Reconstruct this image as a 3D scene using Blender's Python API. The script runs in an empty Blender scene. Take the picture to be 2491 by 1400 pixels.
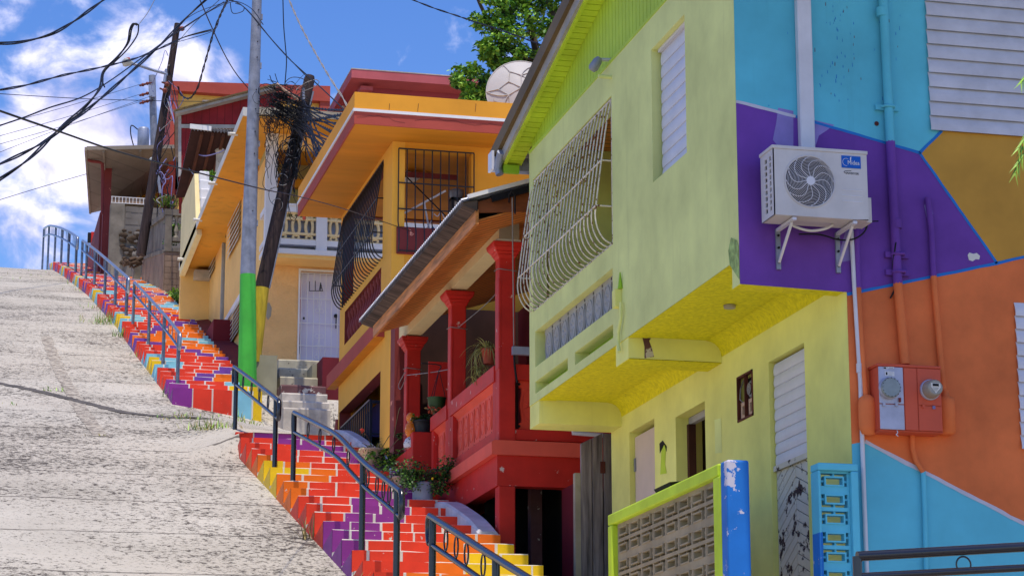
import bpy, bmesh, math, random
from mathutils import Vector, Matrix, noise
random.seed(7)
C = bpy.context.scene.collection
PI = math.pi
# ------------------------------------------------------------------ camera model (metres, camera at the origin)
FPX, CX, CY = 5800.0, 1245.5, 700.0
YAW, PITCH = math.radians(13.64), math.radians(13.0)
_sa, _ca, _st, _ct = math.sin(YAW), math.cos(YAW), math.sin(PITCH), math.cos(PITCH)
_R = (_ca, -_sa, 0); _F = (_sa*_ct, _ca*_ct, _st); _U = (-_sa*_st, -_ca*_st, _ct)
def ray(px, py):
    u = (px-CX)/FPX; v = (CY-py)/FPX
    return [_R[i]*u+_U[i]*v+_F[i] for i in range(3)]
def onY(px, py, Y):      # point of the sight line on the plane y = Y
    d = ray(px, py); k = Y/d[1]; return Vector((d[0]*k, Y, d[2]*k))
def onX(px, py, X):
    d = ray(px, py); k = X/d[0]; return Vector((X, d[1]*k, d[2]*k))
def onZ(px, py, Z):
    d = ray(px, py); k = Z/d[2]; return Vector((d[0]*k, d[1]*k, Z))
# street profile: height of the road along y
PROF = [(-60,-1.7),(10.65,-1.7),(27,2.95),(38,6.09),(44.9,8.02),(56,11.33),(60.9,12.85),(65.2,14.07),(74.5,16.72),
        (81.5,18.58),(90.3,20.93),(100,23.45),(106,24.75),(110,25.2),(115,25.2),(160,19),(400,-10)]
def prof(y):
    for (a,b),(c,d) in zip(PROF, PROF[1:]):
        if a <= y <= c: return b+(d-b)*(y-a)/(c-a)
    return PROF[-1][1]
def onS(px, py, off=0.0):   # point of the sight line on the street surface (+off)
    d = ray(px, py); y = 14.0; p = None
    while y < 112:
        q = d[2]/d[1]*y-prof(y)-off
        if p is not None and (p > 0) != (q > 0): break
        p = q; y += .02
    return Vector((d[0]/d[1]*y, y, prof(y)+off))

# ------------------------------------------------------------------ materials
def lin(h):
    if isinstance(h, str):
        h = h.lstrip('#'); r = [int(h[i:i+2],16)/255 for i in (0,2,4)]
        return tuple((c/12.92 if c <= .04045 else ((c+.055)/1.055)**2.4) for c in r)
    return h
MATS = {}
def mat(name, col, rough=.75, var=.12, vs=1.5, bump=.1, bs=40, streak=0, chip=None, chipthr=.68, chips=6, metal=0,
        spec=.3, stretch=(1,1,1), dirt=0, planks=None, bdist=.004):
    """painted / plastered / metal surface: base colour with slow variation, drips, chips and a fine relief"""
    m = bpy.data.materials.new(name); m.use_nodes = True; N = m.node_tree.nodes; L = m.node_tree.links
    b = N['Principled BSDF']; b.inputs['Roughness'].default_value = rough; b.inputs['Metallic'].default_value = metal
    b.inputs['Specular IOR Level'].default_value = spec
    c = lin(col)
    geo = N.new('ShaderNodeNewGeometry'); mp = N.new('ShaderNodeMapping'); mp.inputs['Scale'].default_value = stretch
    L.new(geo.outputs['Position'], mp.inputs['Vector'])
    P = mp.outputs['Vector']
    def nz(scale, detail=4, vec=None, rough_=.6):
        n = N.new('ShaderNodeTexNoise'); n.inputs['Scale'].default_value = scale; n.inputs['Detail'].default_value = detail
        n.inputs['Roughness'].default_value = rough_; L.new(vec or P, n.inputs['Vector']); return n.outputs['Fac']
    def rgbmix(f, a, bb, kind='MIX'):
        x = N.new('ShaderNodeMix'); x.data_type = 'RGBA'; x.blend_type = kind
        for s, v in ((0, f), (6, a), (7, bb)):
            if hasattr(v, 'is_linked'): L.new(v, x.inputs[s])
            elif isinstance(v, tuple): x.inputs[s].default_value = (*v[:3], 1)
            else: x.inputs[s].default_value = v
        return x.outputs[2]
    def ramp(f, lo, hi):
        r = N.new('ShaderNodeMapRange'); r.inputs[1].default_value = lo; r.inputs[2].default_value = hi
        L.new(f, r.inputs[0]); return r.outputs[0]
    dk = tuple(max(0, x*(1-var*1.6)) for x in c); lt = tuple(min(1, x*(1+var)+.01*var) for x in c)
    out = rgbmix(ramp(nz(vs, 5), .3, .7), dk, lt)
    if streak:
        m2 = N.new('ShaderNodeMapping'); m2.inputs['Scale'].default_value = (1,1,.06); L.new(geo.outputs['Position'], m2.inputs['Vector'])
        f = ramp(nz(9, 4, m2.outputs['Vector']), .58, .8)
        mu = N.new('ShaderNodeMath'); mu.operation = 'MULTIPLY'; mu.inputs[1].default_value = streak; L.new(f, mu.inputs[0])
        out = rgbmix(mu.outputs[0], out, tuple(x*.45 for x in c))
    if dirt:
        f = ramp(nz(3.3, 6), .55, .75); mu = N.new('ShaderNodeMath'); mu.operation = 'MULTIPLY'; mu.inputs[1].default_value = dirt
        L.new(f, mu.inputs[0]); out = rgbmix(mu.outputs[0], out, (.06,.05,.04))
    if chip:
        f = ramp(nz(chips, 6, None, .65), chipthr, chipthr+.02)
        out = rgbmix(f, out, lin(chip))
    if planks:          # (axis, width, darkness): painted board joints
        ax, w, dkn = planks[:3]
        sp = N.new('ShaderNodeSeparateXYZ'); L.new(geo.outputs['Position'], sp.inputs[0])
        d = N.new('ShaderNodeMath'); d.operation = 'DIVIDE'; d.inputs[1].default_value = w; L.new(sp.outputs[ax], d.inputs[0])
        fr = N.new('ShaderNodeMath'); fr.operation = 'FRACT'; L.new(d.outputs[0], fr.inputs[0])
        lt_ = N.new('ShaderNodeMath'); lt_.operation = 'LESS_THAN'; lt_.inputs[1].default_value = planks[3] if len(planks) > 3 else .09; L.new(fr.outputs[0], lt_.inputs[0])
        mu = N.new('ShaderNodeMath'); mu.operation = 'MULTIPLY'; mu.inputs[1].default_value = dkn; L.new(lt_.outputs[0], mu.inputs[0])
        out = rgbmix(mu.outputs[0], out, tuple(x*.15 for x in c))
    L.new(out, b.inputs['Base Color'])
    if bump:
        bp = N.new('ShaderNodeBump'); bp.inputs['Strength'].default_value = bump; bp.inputs['Distance'].default_value = bdist
        L.new(nz(bs, 5), bp.inputs['Height']); L.new(bp.outputs['Normal'], b.inputs['Normal'])
    MATS[name] = m
    return m

# ------------------------------------------------------------------ mesh builder
class MB:
    def __init__(s): s.v = []; s.f = []; s.m = []; s.sm = []; s.names = []
    def mi(s, name):
        if name not in s.names: s.names.append(name)
        return s.names.index(name)
    def add(s, vs, fs, m, smooth=False):
        o = len(s.v); s.v += [tuple(v) for v in vs]; k = s.mi(m)
        for f in fs: s.f.append([o+i for i in f]); s.m.append(k); s.sm.append(smooth)
        return s
    def box(s, x0, x1, y0, y1, z0, z1, m):
        vs = [(x,y,z) for z in (z0,z1) for y in (y0,y1) for x in (x0,x1)]
        return s.add(vs, [(0,2,3,1),(4,5,7,6),(0,1,5,4),(2,6,7,3),(0,4,6,2),(1,3,7,5)], m)
    def hexa(s, p, m):   # 8 points: bottom 4 ccw, top 4 ccw
        return s.add(p, [(3,2,1,0),(4,5,6,7),(0,1,5,4),(1,2,6,5),(2,3,7,6),(3,0,4,7)], m)
    def poly(s, pts, m): return s.add(pts, [tuple(range(len(pts)))], m)
    def prism(s, pts, d, m):   # polygon extruded by vector d
        n = len(pts); d = Vector(d); a = [Vector(p) for p in pts]; b = [p+d for p in a]
        return s.add(a+b, [tuple(range(n))[::-1], tuple(range(n, 2*n))]+[(i,(i+1)%n,n+(i+1)%n,n+i) for i in range(n)], m)
    def bar(s, p, q, w, h, m, up=(0,0,1)):
        p, q = Vector(p), Vector(q); d = (q-p).normalized(); u = Vector(up)
        if abs(d.dot(u)) > .98: u = Vector((0,1,0))
        r = d.cross(u).normalized(); u = r.cross(d)
        vs = [c+r*(a*w/2)+u*(b*h/2) for c in (p,q) for a,b in ((-1,-1),(1,-1),(1,1),(-1,1))]
        return s.add(vs, [(3,2,1,0),(4,5,6,7),(0,1,5,4),(1,2,6,5),(2,3,7,6),(3,0,4,7)], m)
    def tube(s, path, r, m, seg=8, cap=True, closed=False):
        path = [Vector(p) for p in path]; n = len(path); rs = r if isinstance(r, (list,tuple)) else [r]*n
        vs = []; u = None
        for i, p in enumerate(path):
            if closed: t = path[(i+1)%n]-path[i-1]
            else: t = path[min(i+1,n-1)]-path[max(i-1,0)]
            if t.length < 1e-9: t = Vector((0,0,1))
            t.normalize()
            if u is None:
                u = Vector((0,0,1)) if abs(t.z) < .9 else Vector((1,0,0))
            u = (u-t*u.dot(t))
            if u.length < 1e-6: u = t.orthogonal()
            u.normalize(); w = t.cross(u)
            vs += [p+(u*math.cos(2*PI*k/seg)+w*math.sin(2*PI*k/seg))*rs[i] for k in range(seg)]
        fs = []
        for i in range(n if closed else n-1):
            j = (i+1) % n
            fs += [(i*seg+k, i*seg+(k+1)%seg, j*seg+(k+1)%seg, j*seg+k) for k in range(seg)]
        s.add(vs, fs, m, True)
        if cap and not closed:
            s.add(vs[:seg], [tuple(range(seg))[::-1]], m); s.add(vs[-seg:], [tuple(range(seg))], m)
        return s
    def lathe(s, prof_, at, m, seg=24, axis=(0,0,1), sx=1, sy=1, smooth=True):
        a = Vector(axis).normalized(); x = a.orthogonal().normalized() if abs(a.z) < .99 else Vector((1,0,0)); y = a.cross(x)
        at = Vector(at); vs = []
        for r, h in prof_:
            vs += [at+a*h+x*(r*sx*math.cos(2*PI*k/seg))+y*(r*sy*math.sin(2*PI*k/seg)) for k in range(seg)]
        n = len(prof_)
        fs = [(i*seg+k, i*seg+(k+1)%seg, (i+1)*seg+(k+1)%seg, (i+1)*seg+k) for i in range(n-1) for k in range(seg)]
        s.add(vs, fs, m, smooth)
        s.add(vs[:seg], [tuple(range(seg))[::-1]], m); s.add(vs[-seg:], [tuple(range(seg))], m)
        return s
    def ball(s, c, r, m, nu=10, nv=7, sc=(1,1,1)):
        c = Vector(c); pr = []
        vs = []; 
        for j in range(nv+1):
            t = PI*j/nv
            for i in range(nu):
                a = 2*PI*i/nu; vs.append(c+Vector((math.sin(t)*math.cos(a)*r*sc[0], math.sin(t)*math.sin(a)*r*sc[1], math.cos(t)*r*sc[2])))
        return s.add(vs, [(j*nu+i, (j+1)*nu+i, (j+1)*nu+(i+1)%nu, j*nu+(i+1)%nu) for j in range(nv) for i in range(nu)], m, True)
    def wall(s, axis, pos, thick, u0, u1, v0, v1, holes, m, mrev=None, back=True):
        """upright wall, front face at pos, body behind it (towards pos+thick); u runs along the wall, v is height; holes = (u0,u1,v0,v1)"""
        mrev = mrev or m
        hs = [(max(a,u0),min(b,u1),max(c,v0),min(d,v1)) for a,b,c,d in holes]
        us = sorted(set([u0,u1]+[x for h in hs for x in h[:2]])); vv = sorted(set([v0,v1]+[x for h in hs for x in h[2:]]))
        P = (lambda u,v,d: (pos+d,u,v)) if axis == 'X' else (lambda u,v,d: (u,pos+d,v))
        def inh(u,v): return any(a < u < b and c < v < d for a,b,c,d in hs)
        for i in range(len(us)-1):
            for j in range(len(vv)-1):
                a,b,c,d = us[i],us[i+1],vv[j],vv[j+1]
                if inh((a+b)/2,(c+d)/2): continue
                s.add([P(a,c,0),P(b,c,0),P(b,d,0),P(a,d,0)], [(0,1,2,3)], m)
                if back: s.add([P(a,c,thick),P(b,c,thick),P(b,d,thick),P(a,d,thick)], [(3,2,1,0)], m)
        for a,b,c,d in hs+[(u0,u1,v0,v1)]:
            mm = m if (a,b,c,d) == (u0,u1,v0,v1) else mrev
            for (p,q) in (((a,c),(b,c)),((b,c),(b,d)),((b,d),(a,d)),((a,d),(a,c))):
                s.add([P(*p,0),P(*q,0),P(*q,thick),P(*p,thick)], [(0,1,2,3)], mm)
        return s
    def build(s, name, parent=None, bevel=0, seg=1):
        me = bpy.data.meshes.new(name); me.from_pydata(s.v, [], s.f)
        for n in s.names: me.materials.append(MATS[n])
        me.polygons.foreach_set('material_index', s.m); me.polygons.foreach_set('use_smooth', s.sm)
        me.update()
        o = bpy.data.objects.new(name, me); C.objects.link(o)
        if parent is not None: attach(o, parent)
        if bevel:
            w = o.modifiers.new('edge', 'BEVEL'); w.width = bevel; w.segments = seg; w.limit_method = 'ANGLE'; w.angle_limit = math.radians(40)
        return o
ORIGIN = {}
def worldloc(o): return ORIGIN.get(o.name, Vector((0,0,0)))
def attach(o, p):
    o.parent = p; o.matrix_parent_inverse = Matrix.Translation(-worldloc(p))
def tag(o, label, cat, group=None, kind=None):
    if label: o['label'] = label
    if cat: o['category'] = cat
    if group: o['group'] = group
    if kind: o['kind'] = kind
    return o
def thing(name, label, cat, loc=(0,0,0), group=None):
    o = bpy.data.objects.new(name, None); o.empty_display_size = .2; C.objects.link(o); o.location = loc
    ORIGIN[o.name] = Vector(loc); tag(o, label, cat, group); return o
def dup(root, delta, label, group=None):
    """a copy of a thing with copies of its parts and their sub-parts, moved by delta"""
    d = Vector(delta); r = root.copy(); C.objects.link(r); r.location = root.location+d
    ORIGIN[r.name] = worldloc(root)+d; r['label'] = label
    if group: r['group'] = group
    def kids(src, dst):
        for ch in list(src.children):
            c = ch.copy(); C.objects.link(c); c.parent = dst; kids(ch, c)
    kids(root, r); return r
def smooth_path(pts, n=8):
    pts = [Vector(p) for p in pts]
    if len(pts) < 3:
        return [pts[0].lerp(pts[1], i/n) for i in range(n+1)]
    out = []
    for i in range(len(pts)-1):
        p0 = pts[max(i-1,0)]; p1 = pts[i]; p2 = pts[i+1]; p3 = pts[min(i+2,len(pts)-1)]
        for k in range(n):
            t = k/n
            out.append(.5*((2*p1)+(p2-p0)*t+(2*p0-5*p1+4*p2-p3)*t*t+(3*p1-p0-3*p2+p3)*t*t*t))
    return out+[pts[-1]]
def text_mesh(txt, size, depth, at, m, name, parent, align='LEFT', shear=0, xdir=(1,0,0), zdir=(0,0,1), sx=1):
    cu = bpy.data.curves.new(name, 'FONT'); cu.body = txt; cu.size = size; cu.extrude = depth; cu.align_x = align; cu.shear = shear
    t = bpy.data.objects.new(name, cu); C.objects.link(t); bpy.context.view_layer.update()
    me = bpy.data.meshes.new_from_object(t.evaluated_get(bpy.context.evaluated_depsgraph_get()))
    C.objects.unlink(t); bpy.data.objects.remove(t)
    x, z = Vector(xdir), Vector(zdir); y = x.cross(z)*-1
    for v in me.vertices:
        c = v.co.copy(); v.co = Vector(at)+x*(c.x*sx)+z*c.y+(x.cross(z))*c.z
    me.materials.clear(); me.materials.append(MATS[m])
    o = bpy.data.objects.new(name, me); C.objects.link(o); attach(o, parent); return o
# ------------------------------------------------------------------ palette
mat('lime', '#e2e592', .8, .11, 1.1, .16, 30, streak=.22)
mat('lime_gable', '#b9d33c', .6, .08, 1.5, .05, 40)
mat('lime_dark', '#9cc62c', .6, .1, 2, .05, 40)
mat('lime_bright', '#c4dd33', .6, .12, 2, .06, 40, dirt=.1)
mat('lime_low', '#f2ee88', .8, .12, .9, .16, 30, streak=.16)
mat('gap_dark', '#3a4a10', .8, .1, 2, 0)
mat('stucco_yellow', '#ecdf20', .9, .13, 20, .4, 60, dirt=.10, chip='#b5a31a', chipthr=.63, chips=38, bdist=.008)
mat('stucco_green', '#a8bf72', .9, .35, 14, .9, 40, bdist=.02)
mat('louver_grey', '#cfccd4', .4, .1, 3, .03, 40, dirt=.12)
mat('louver_white', '#d9d6dc', .4, .05, 3, .03, 40, dirt=.06)
mat('dark_room', '#15120f', .9, .3, 2, 0)  # near-black colour standing in for the shade of unlit interiors
mat('teal', '#62c4d8', .75, .13, .8, .12, 30, streak=.22)
mat('purple', '#70409e', .75, .16, 1.3, .14, 30, streak=.12)
mat('purple_pale', '#8f7fbe', .75, .16, 2.3, .12, 30)
mat('ochre', '#d29a3c', .75, .17, .8, .12, 30)
mat('orange_wall', '#e87840', .75, .18, 1.1, .25, 18, streak=.10, bdist=.01)
mat('sky_paint', '#63c3d8', .75, .12, 1.0, .12, 30)
mat('blue_line', '#1d74c4', .6, .08, 4, .05, 40)
mat('white_line', '#c8c4d0', .6, .08, 4, .05, 40)
mat('white_plastic', '#d8d4d8', .4, .07, 3, .03, 40, spec=.5, streak=.12)
mat('cream_metal', '#cfc8c4', .45, .07, 3, .03, 60, dirt=.10, streak=.14)
mat('rusty_white', '#e2d6c2', .6, .12, 5, .1, 60, chip='#7a4a30', chipthr=.58, chips=22)
mat('grey_star', '#aaa7a2', .8, .08, 3, .1, 40)
mat('black_iron', '#17161c', .45, .2, 5, .05, 60, spec=.5)
mat('black_paint', '#20222c', .22, .15, 3, .03, 50, spec=.6)
mat('chrome', '#a3a6b2', .34, .2, 5, .03, 60, metal=.75)
mat('galv', '#8e909b', .5, .22, 5, .06, 40, metal=.25)
mat('galv_post', '#7a808c', .45, .3, 6, .06, 40, metal=.6, chip='#c6c6c6', chipthr=.66, chips=18)
mat('brown_roof', '#6a5632', .6, .15, 1.2, .05, 20)
mat('grey_board', '#a8a29a', .8, .15, 3, .15, 30, dirt=.2)
mat('conc', '#a59a86', .9, .15, 2, .3, 30, dirt=.3)
mat('conc_white', '#c4b9ac', .9, .2, 3, .3, 30, dirt=.3, chip='#7d6a66', chipthr=.66, chips=12)
mat('conc_dirty', '#b4ab94', .9, .16, 3, .3, 30, chip='#5c5350', chipthr=.62, chips=11, streak=.5)
mat('conc_maroon', '#6d4a4a', .9, .2, 3, .3, 30, chip='#c9bfb2', chipthr=.60, chips=5)
mat('conc_olive', '#9c957c', .9, .1, 2, .2, 30, dirt=.15)
mat('breeze', '#a8977a', .92, .14, 3, .35, 40, dirt=.25)
mat('block_brown', '#8a7260', .92, .22, 1.6, .4, 30, dirt=.35)
mat('block_grey', '#6e665f', .92, .25, 1.1, .4, 25, dirt=.5)
mat('mortar', '#b9afa2', .92, .15, 3, .3, 30)
mat('red', '#cf2a20', .5, .16, 1.3, .10, 30, dirt=.08, chip='#d8b9ad', chipthr=.655, chips=7)
mat('red_light', '#e2452f', .55, .1, 1.6, .06, 40, chip='#e3c4b4', chipthr=.66, chips=6)
mat('red_coral', '#f0604a', .6, .08, 1.6, .06, 40)
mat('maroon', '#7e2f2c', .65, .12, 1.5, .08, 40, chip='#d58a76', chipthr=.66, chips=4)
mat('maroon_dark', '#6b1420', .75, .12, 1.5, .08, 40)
mat('rust_red', '#b04a3c', .75, .1, 1.2, .1, 40, streak=.1)
mat('orange_house', '#e79b2a', .75, .09, .8, .1, 30, streak=.06)
mat('orange_soffit', '#d98a1e', .7, .12, .9, .12, 20, chip='#eab76a', chipthr=.72, chips=5, stretch=(.4,2,1))
mat('orange_low', '#f0ae3e', .75, .08, .8, .1, 30, streak=.05)
mat('yellow_house', '#f8c678', .8, .1, .8, .12, 25, streak=.12)
mat('yellow_stucco', '#f4bd7a', .9, .1, .9, 1.0, 14, dirt=.08, bdist=.03, stretch=(1,1,1.6))
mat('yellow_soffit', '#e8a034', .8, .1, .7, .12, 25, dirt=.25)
mat('cream', '#efd9a0', .8, .08, 1, .1, 30, streak=.25)
mat('white_wall', '#dcd6cc', .8, .08, 1.5, .12, 30, dirt=.12)
mat('white_paint', '#e4e0de', .7, .06, 2, .08, 30)
mat('white_curb', '#cfcbd0', .7, .16, 3, .15, 25, dirt=.12)
mat('balus_yellow', '#ecd09a', .75, .08, 2, .08, 30)
mat('far_yellow', '#eabf66', .8, .08, 1, .1, 30)
mat('olive_wall', '#b3a873', .8, .08, 1, .1, 30)
mat('pink', '#c25f63', .8, .1, .9, .1, 25, streak=.12)
mat('pink_wall', '#a84a58', .8, .08, .9, .08, 25)
mat('wood_varnish', '#d8843c', .5, .22, 2.2, .15, 14, stretch=(.5,6,6), planks=(1,.15,.8,.2))
mat('wood_beam', '#d88a48', .5, .35, 2.4, .12, 10, stretch=(5,.6,7))
mat('plywood', '#8a4a25', .6, .35, 1.6, .1, 10, stretch=(.8,4,3))
mat('dark_plank', '#5a4c45', .85, .5, 2.2, .5, 14, stretch=(.5,5,2), streak=.4, planks=(1,.095,.6))
mat('grey_wood', '#857a7a', .9, .42, 2.4, .5, 16, stretch=(7,7,.5), streak=.25, bdist=.01)
mat('pole_wood', '#3a2b29', .85, .4, 2.6, .5, 16, stretch=(7,7,.5), bdist=.012)
mat('pole_yellow', '#c8a92c', .8, .2, 3, .3, 20, stretch=(5,5,.6), dirt=.3)
mat('pole_green', '#4ab43c', .5, .12, 1.6, .08, 40, streak=.35, dirt=.12)
mat('zinc', '#9aa0b2', .5, .15, 3, .05, 40, metal=.4)
mat('rust_dark', '#5a2a22', .8, .25, 3, .2, 30)
mat('red_wood', '#8a1f24', .8, .18, 1.6, .15, 30, streak=.25, planks=(0,.22,.5))
mat('brown_beam', '#5a3222', .8, .3, 1.2, .1, 20)
mat('conc_old', '#7c7266', .92, .3, 1.4, .4, 22, dirt=.5)
mat('dark_brown', '#3c201b', .85, .3, 1.2, .1, 20)
mat('roof_metal', '#938474', .5, .1, 1.2, .04, 30, metal=.2, planks=(2,.11,.25))
mat('dish', '#b9b2ae', .55, .06, 2, .05, 30, dirt=.08)
mat('cable', '#121116', .5, .2, 4, 0)
mat('cable_grey', '#8f8a88', .5, .2, 4, 0)
mat('cable_lilac', '#7d78a8', .5, .15, 4, 0)
mat('blue_pier', '#1f74c8', .6, .1, 2, .12, 30, chip='#cfc6cf', chipthr=.60, chips=5)
mat('door_white', '#d5cfe0', .6, .04, 1.2, .04, 30)
mat('door_pink', '#d8c2b0', .7, .06, 1.2, .06, 30, chip='#5b5048', chipthr=.80, chips=14)
mat('door_old', '#d8cfbc', .8, .1, 2, .15, 30, chip='#3c2a2c', chipthr=.555, chips=6)
mat('curtain', '#2a1a52', .9, .3, 3, 0, stretch=(8,8,.4))
mat('dark_glass', '#181c20', .1, .2, 2, 0, spec=.6)
mat('navy_iron', '#1b2036', .4, .15, 3, .04, 50, spec=.5)
mat('blue_plate', '#0c59b8', .35, .02, 3, 0)
mat('orange_box', '#d1583c', .5, .06, 2, .04, 40)
mat('steel_plate', '#b4b2c2', .4, .12, 5, .04, 40, metal=.35)
mat('glass_grey', '#8d9492', .15, .12, 9, 0, spec=.6)
mat('glass_warm', '#9a8f80', .15, .1, 4, 0, spec=.6)
mat('pot_black', '#22242a', .5, .15, 4, .05, 30)
mat('pot_grey', '#8e97aa', .6, .12, 3, .08, 30)
mat('pot_clay', '#c8a68e', .85, .18, 4, .3, 25, chip='#8a4640', chipthr=.6, chips=6)
mat('pot_terra', '#b0503a', .8, .15, 4, .2, 25)
mat('dry_ground', '#a08f78', .95, .25, .6, .4, 6, dirt=.2)
mat('soil', '#4a3a2c', .95, .3, 3, .4, 20)
mat('leaf', '#5c8f30', .55, .35, 5, 0, spec=.4)
mat('leaf_light', '#9cc442', .55, .3, 5, 0, spec=.4)
mat('leaf_dark', '#2c4a22', .55, .35, 5, 0, spec=.4)
mat('leaf_spider', '#a8a860', .6, .25, 8, 0)
mat('leaf_dry', '#9a8a58', .8, .3, 6, 0)
mat('stem', '#5a4638', .85, .25, 5, .2, 30)
mat('bark', '#55483e', .9, .3, 3, .5, 20)
mat('flower_red', '#d84a3c', .6, .2, 6, 0)
mat('flower_yellow', '#e5c81c', .6, .2, 6, 0)
mat('glaze_orange', '#e67a1c', .3, .1, 6, .02, 30, chip='#e8dccf', chipthr=.60, chips=28)
mat('glaze_white', '#dcd6d2', .35, .1, 6, .02, 30, chip='#1f1c22', chipthr=.56, chips=26)
mat('ceramic', '#b9aaa0', .5, .1, 4, 0)
mat('insulator', '#7a3a2c', .35, .1, 4, 0)
mat('lamp_shell', '#b9b9b4', .4, .1, 4, 0)
mat('lamp_orange', '#d2562c', .5, .1, 4, 0)
mat('blue_cloth', '#3c86b4', .8, .2, 6, .1, 30)
mat('black_mat', '#141318', .8, .1, 4, 0)
# stair paints
STEPC = {}
for k, h in dict(R='#e43a20', O='#f0700f', Y='#efc212', B='#86c4d4', P='#73409a', V='#8a2f88').items():
    mat('step_'+k, h, .55, .1, 2.4, .12, 30, dirt=.10, chip='#cfc2b6', chipthr=.67, chips=9); STEPC[k] = 'step_'+k
mat('step_white', '#ded6cc', .75, .08, 3, .1, 30, dirt=.08)
mat('road_crack', '#5c5652', .95, .3, 4, .5, 30)
mat('tyre_mark', '#857b70', .95, .25, 5, .3, 30, chip='#b0a697', chipthr=.49, chips=8)
mat('road_dark', '#8f857c', .95, .25, 5, .4, 25)

def road_material():
    m = bpy.data.materials.new('road_concrete'); m.use_nodes = True; N = m.node_tree.nodes; L = m.node_tree.links
    b = N['Principled BSDF']; b.inputs['Roughness'].default_value = .95; b.inputs['Specular IOR Level'].default_value = .15
    g = N.new('ShaderNodeNewGeometry')
    def nz(scale, det=6, rough=.6, st=(1,1,1)):
        mp = N.new('ShaderNodeMapping'); mp.inputs['Scale'].default_value = st; L.new(g.outputs['Position'], mp.inputs[0])
        n = N.new('ShaderNodeTexNoise'); n.inputs['Scale'].default_value = scale; n.inputs['Detail'].default_value = det
        n.inputs['Roughness'].default_value = rough; L.new(mp.outputs[0], n.inputs['Vector']); return n.outputs['Fac']
    def rng(f, a, bb, c=0, d=1):
        r = N.new('ShaderNodeMapRange'); r.inputs[1].default_value = a; r.inputs[2].default_value = bb; r.inputs[3].default_value = c; r.inputs[4].default_value = d
        L.new(f, r.inputs[0]); return r.outputs[0]
    def math_(op, a, bb):
        n = N.new('ShaderNodeMath'); n.operation = op
        for i, v in enumerate((a, bb)):
            if hasattr(v, 'is_linked'): L.new(v, n.inputs[i])
            else: n.inputs[i].default_value = v
        return n.outputs[0]
    def mixc(f, a, bb):
        x = N.new('ShaderNodeMix'); x.data_type = 'RGBA'
        L.new(f, x.inputs[0])
        for s, v in ((6, a), (7, bb)):
            if hasattr(v, 'is_linked'): L.new(v, x.inputs[s])
            else: x.inputs[s].default_value = (*lin(v), 1)
        return x.outputs[2]
    base = mixc(rng(nz(.5, 5), .3, .7), '#aca497', '#c3bbae')
    base = mixc(rng(nz(.25, 4, .6, (.3,1,1)), .45, .75), base, '#bab0a2')
    # worn pits: dense in patches
    dens = rng(nz(.35, 4), .3, .7, -.02, .10)
    pit = nz(7.5, 9, .78, (1.35,1.0,1))
    f = rng(math_('ADD', pit, dens), .575, .625)
    base = mixc(math_('MULTIPLY', f, .9), base, '#3d3633')
    fine = rng(nz(22, 5, .7), .58, .72)
    fine2 = rng(math_('ADD', nz(15, 8, .74, (1.3,1.1,1)), math_('MULTIPLY', dens, .7)), .575, .63)
    base = mixc(math_('MULTIPLY', fine2, .75), base, '#4a433e')
    base = mixc(math_('MULTIPLY', fine, .35), base, '#6a6058')
    # joints across the road
    sp = N.new('ShaderNodeSeparateXYZ'); L.new(g.outputs['Position'], sp.inputs[0])
    yy = math_('ADD', sp.outputs[1], math_('MULTIPLY', nz(.6, 5), .5))
    fr = math_('FRACT', math_('DIVIDE', yy, 2.7), 0)
    j = math_('LESS_THAN', fr, .024)
    base = mixc(math_('MULTIPLY', math_('MULTIPLY', j, rng(nz(1.2, 4), .3, .5)), .8), base, '#453e3a')
    L.new(base, b.inputs['Base Color'])
    bp = N.new('ShaderNodeBump'); bp.inputs['Strength'].default_value = .5; bp.inputs['Distance'].default_value = .012
    L.new(math_('SUBTRACT', nz(18, 6), math_('MULTIPLY', f, .8)), bp.inputs['Height']); L.new(bp.outputs[0], b.inputs['Normal'])
    MATS['road_concrete'] = m
road_material()
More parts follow.
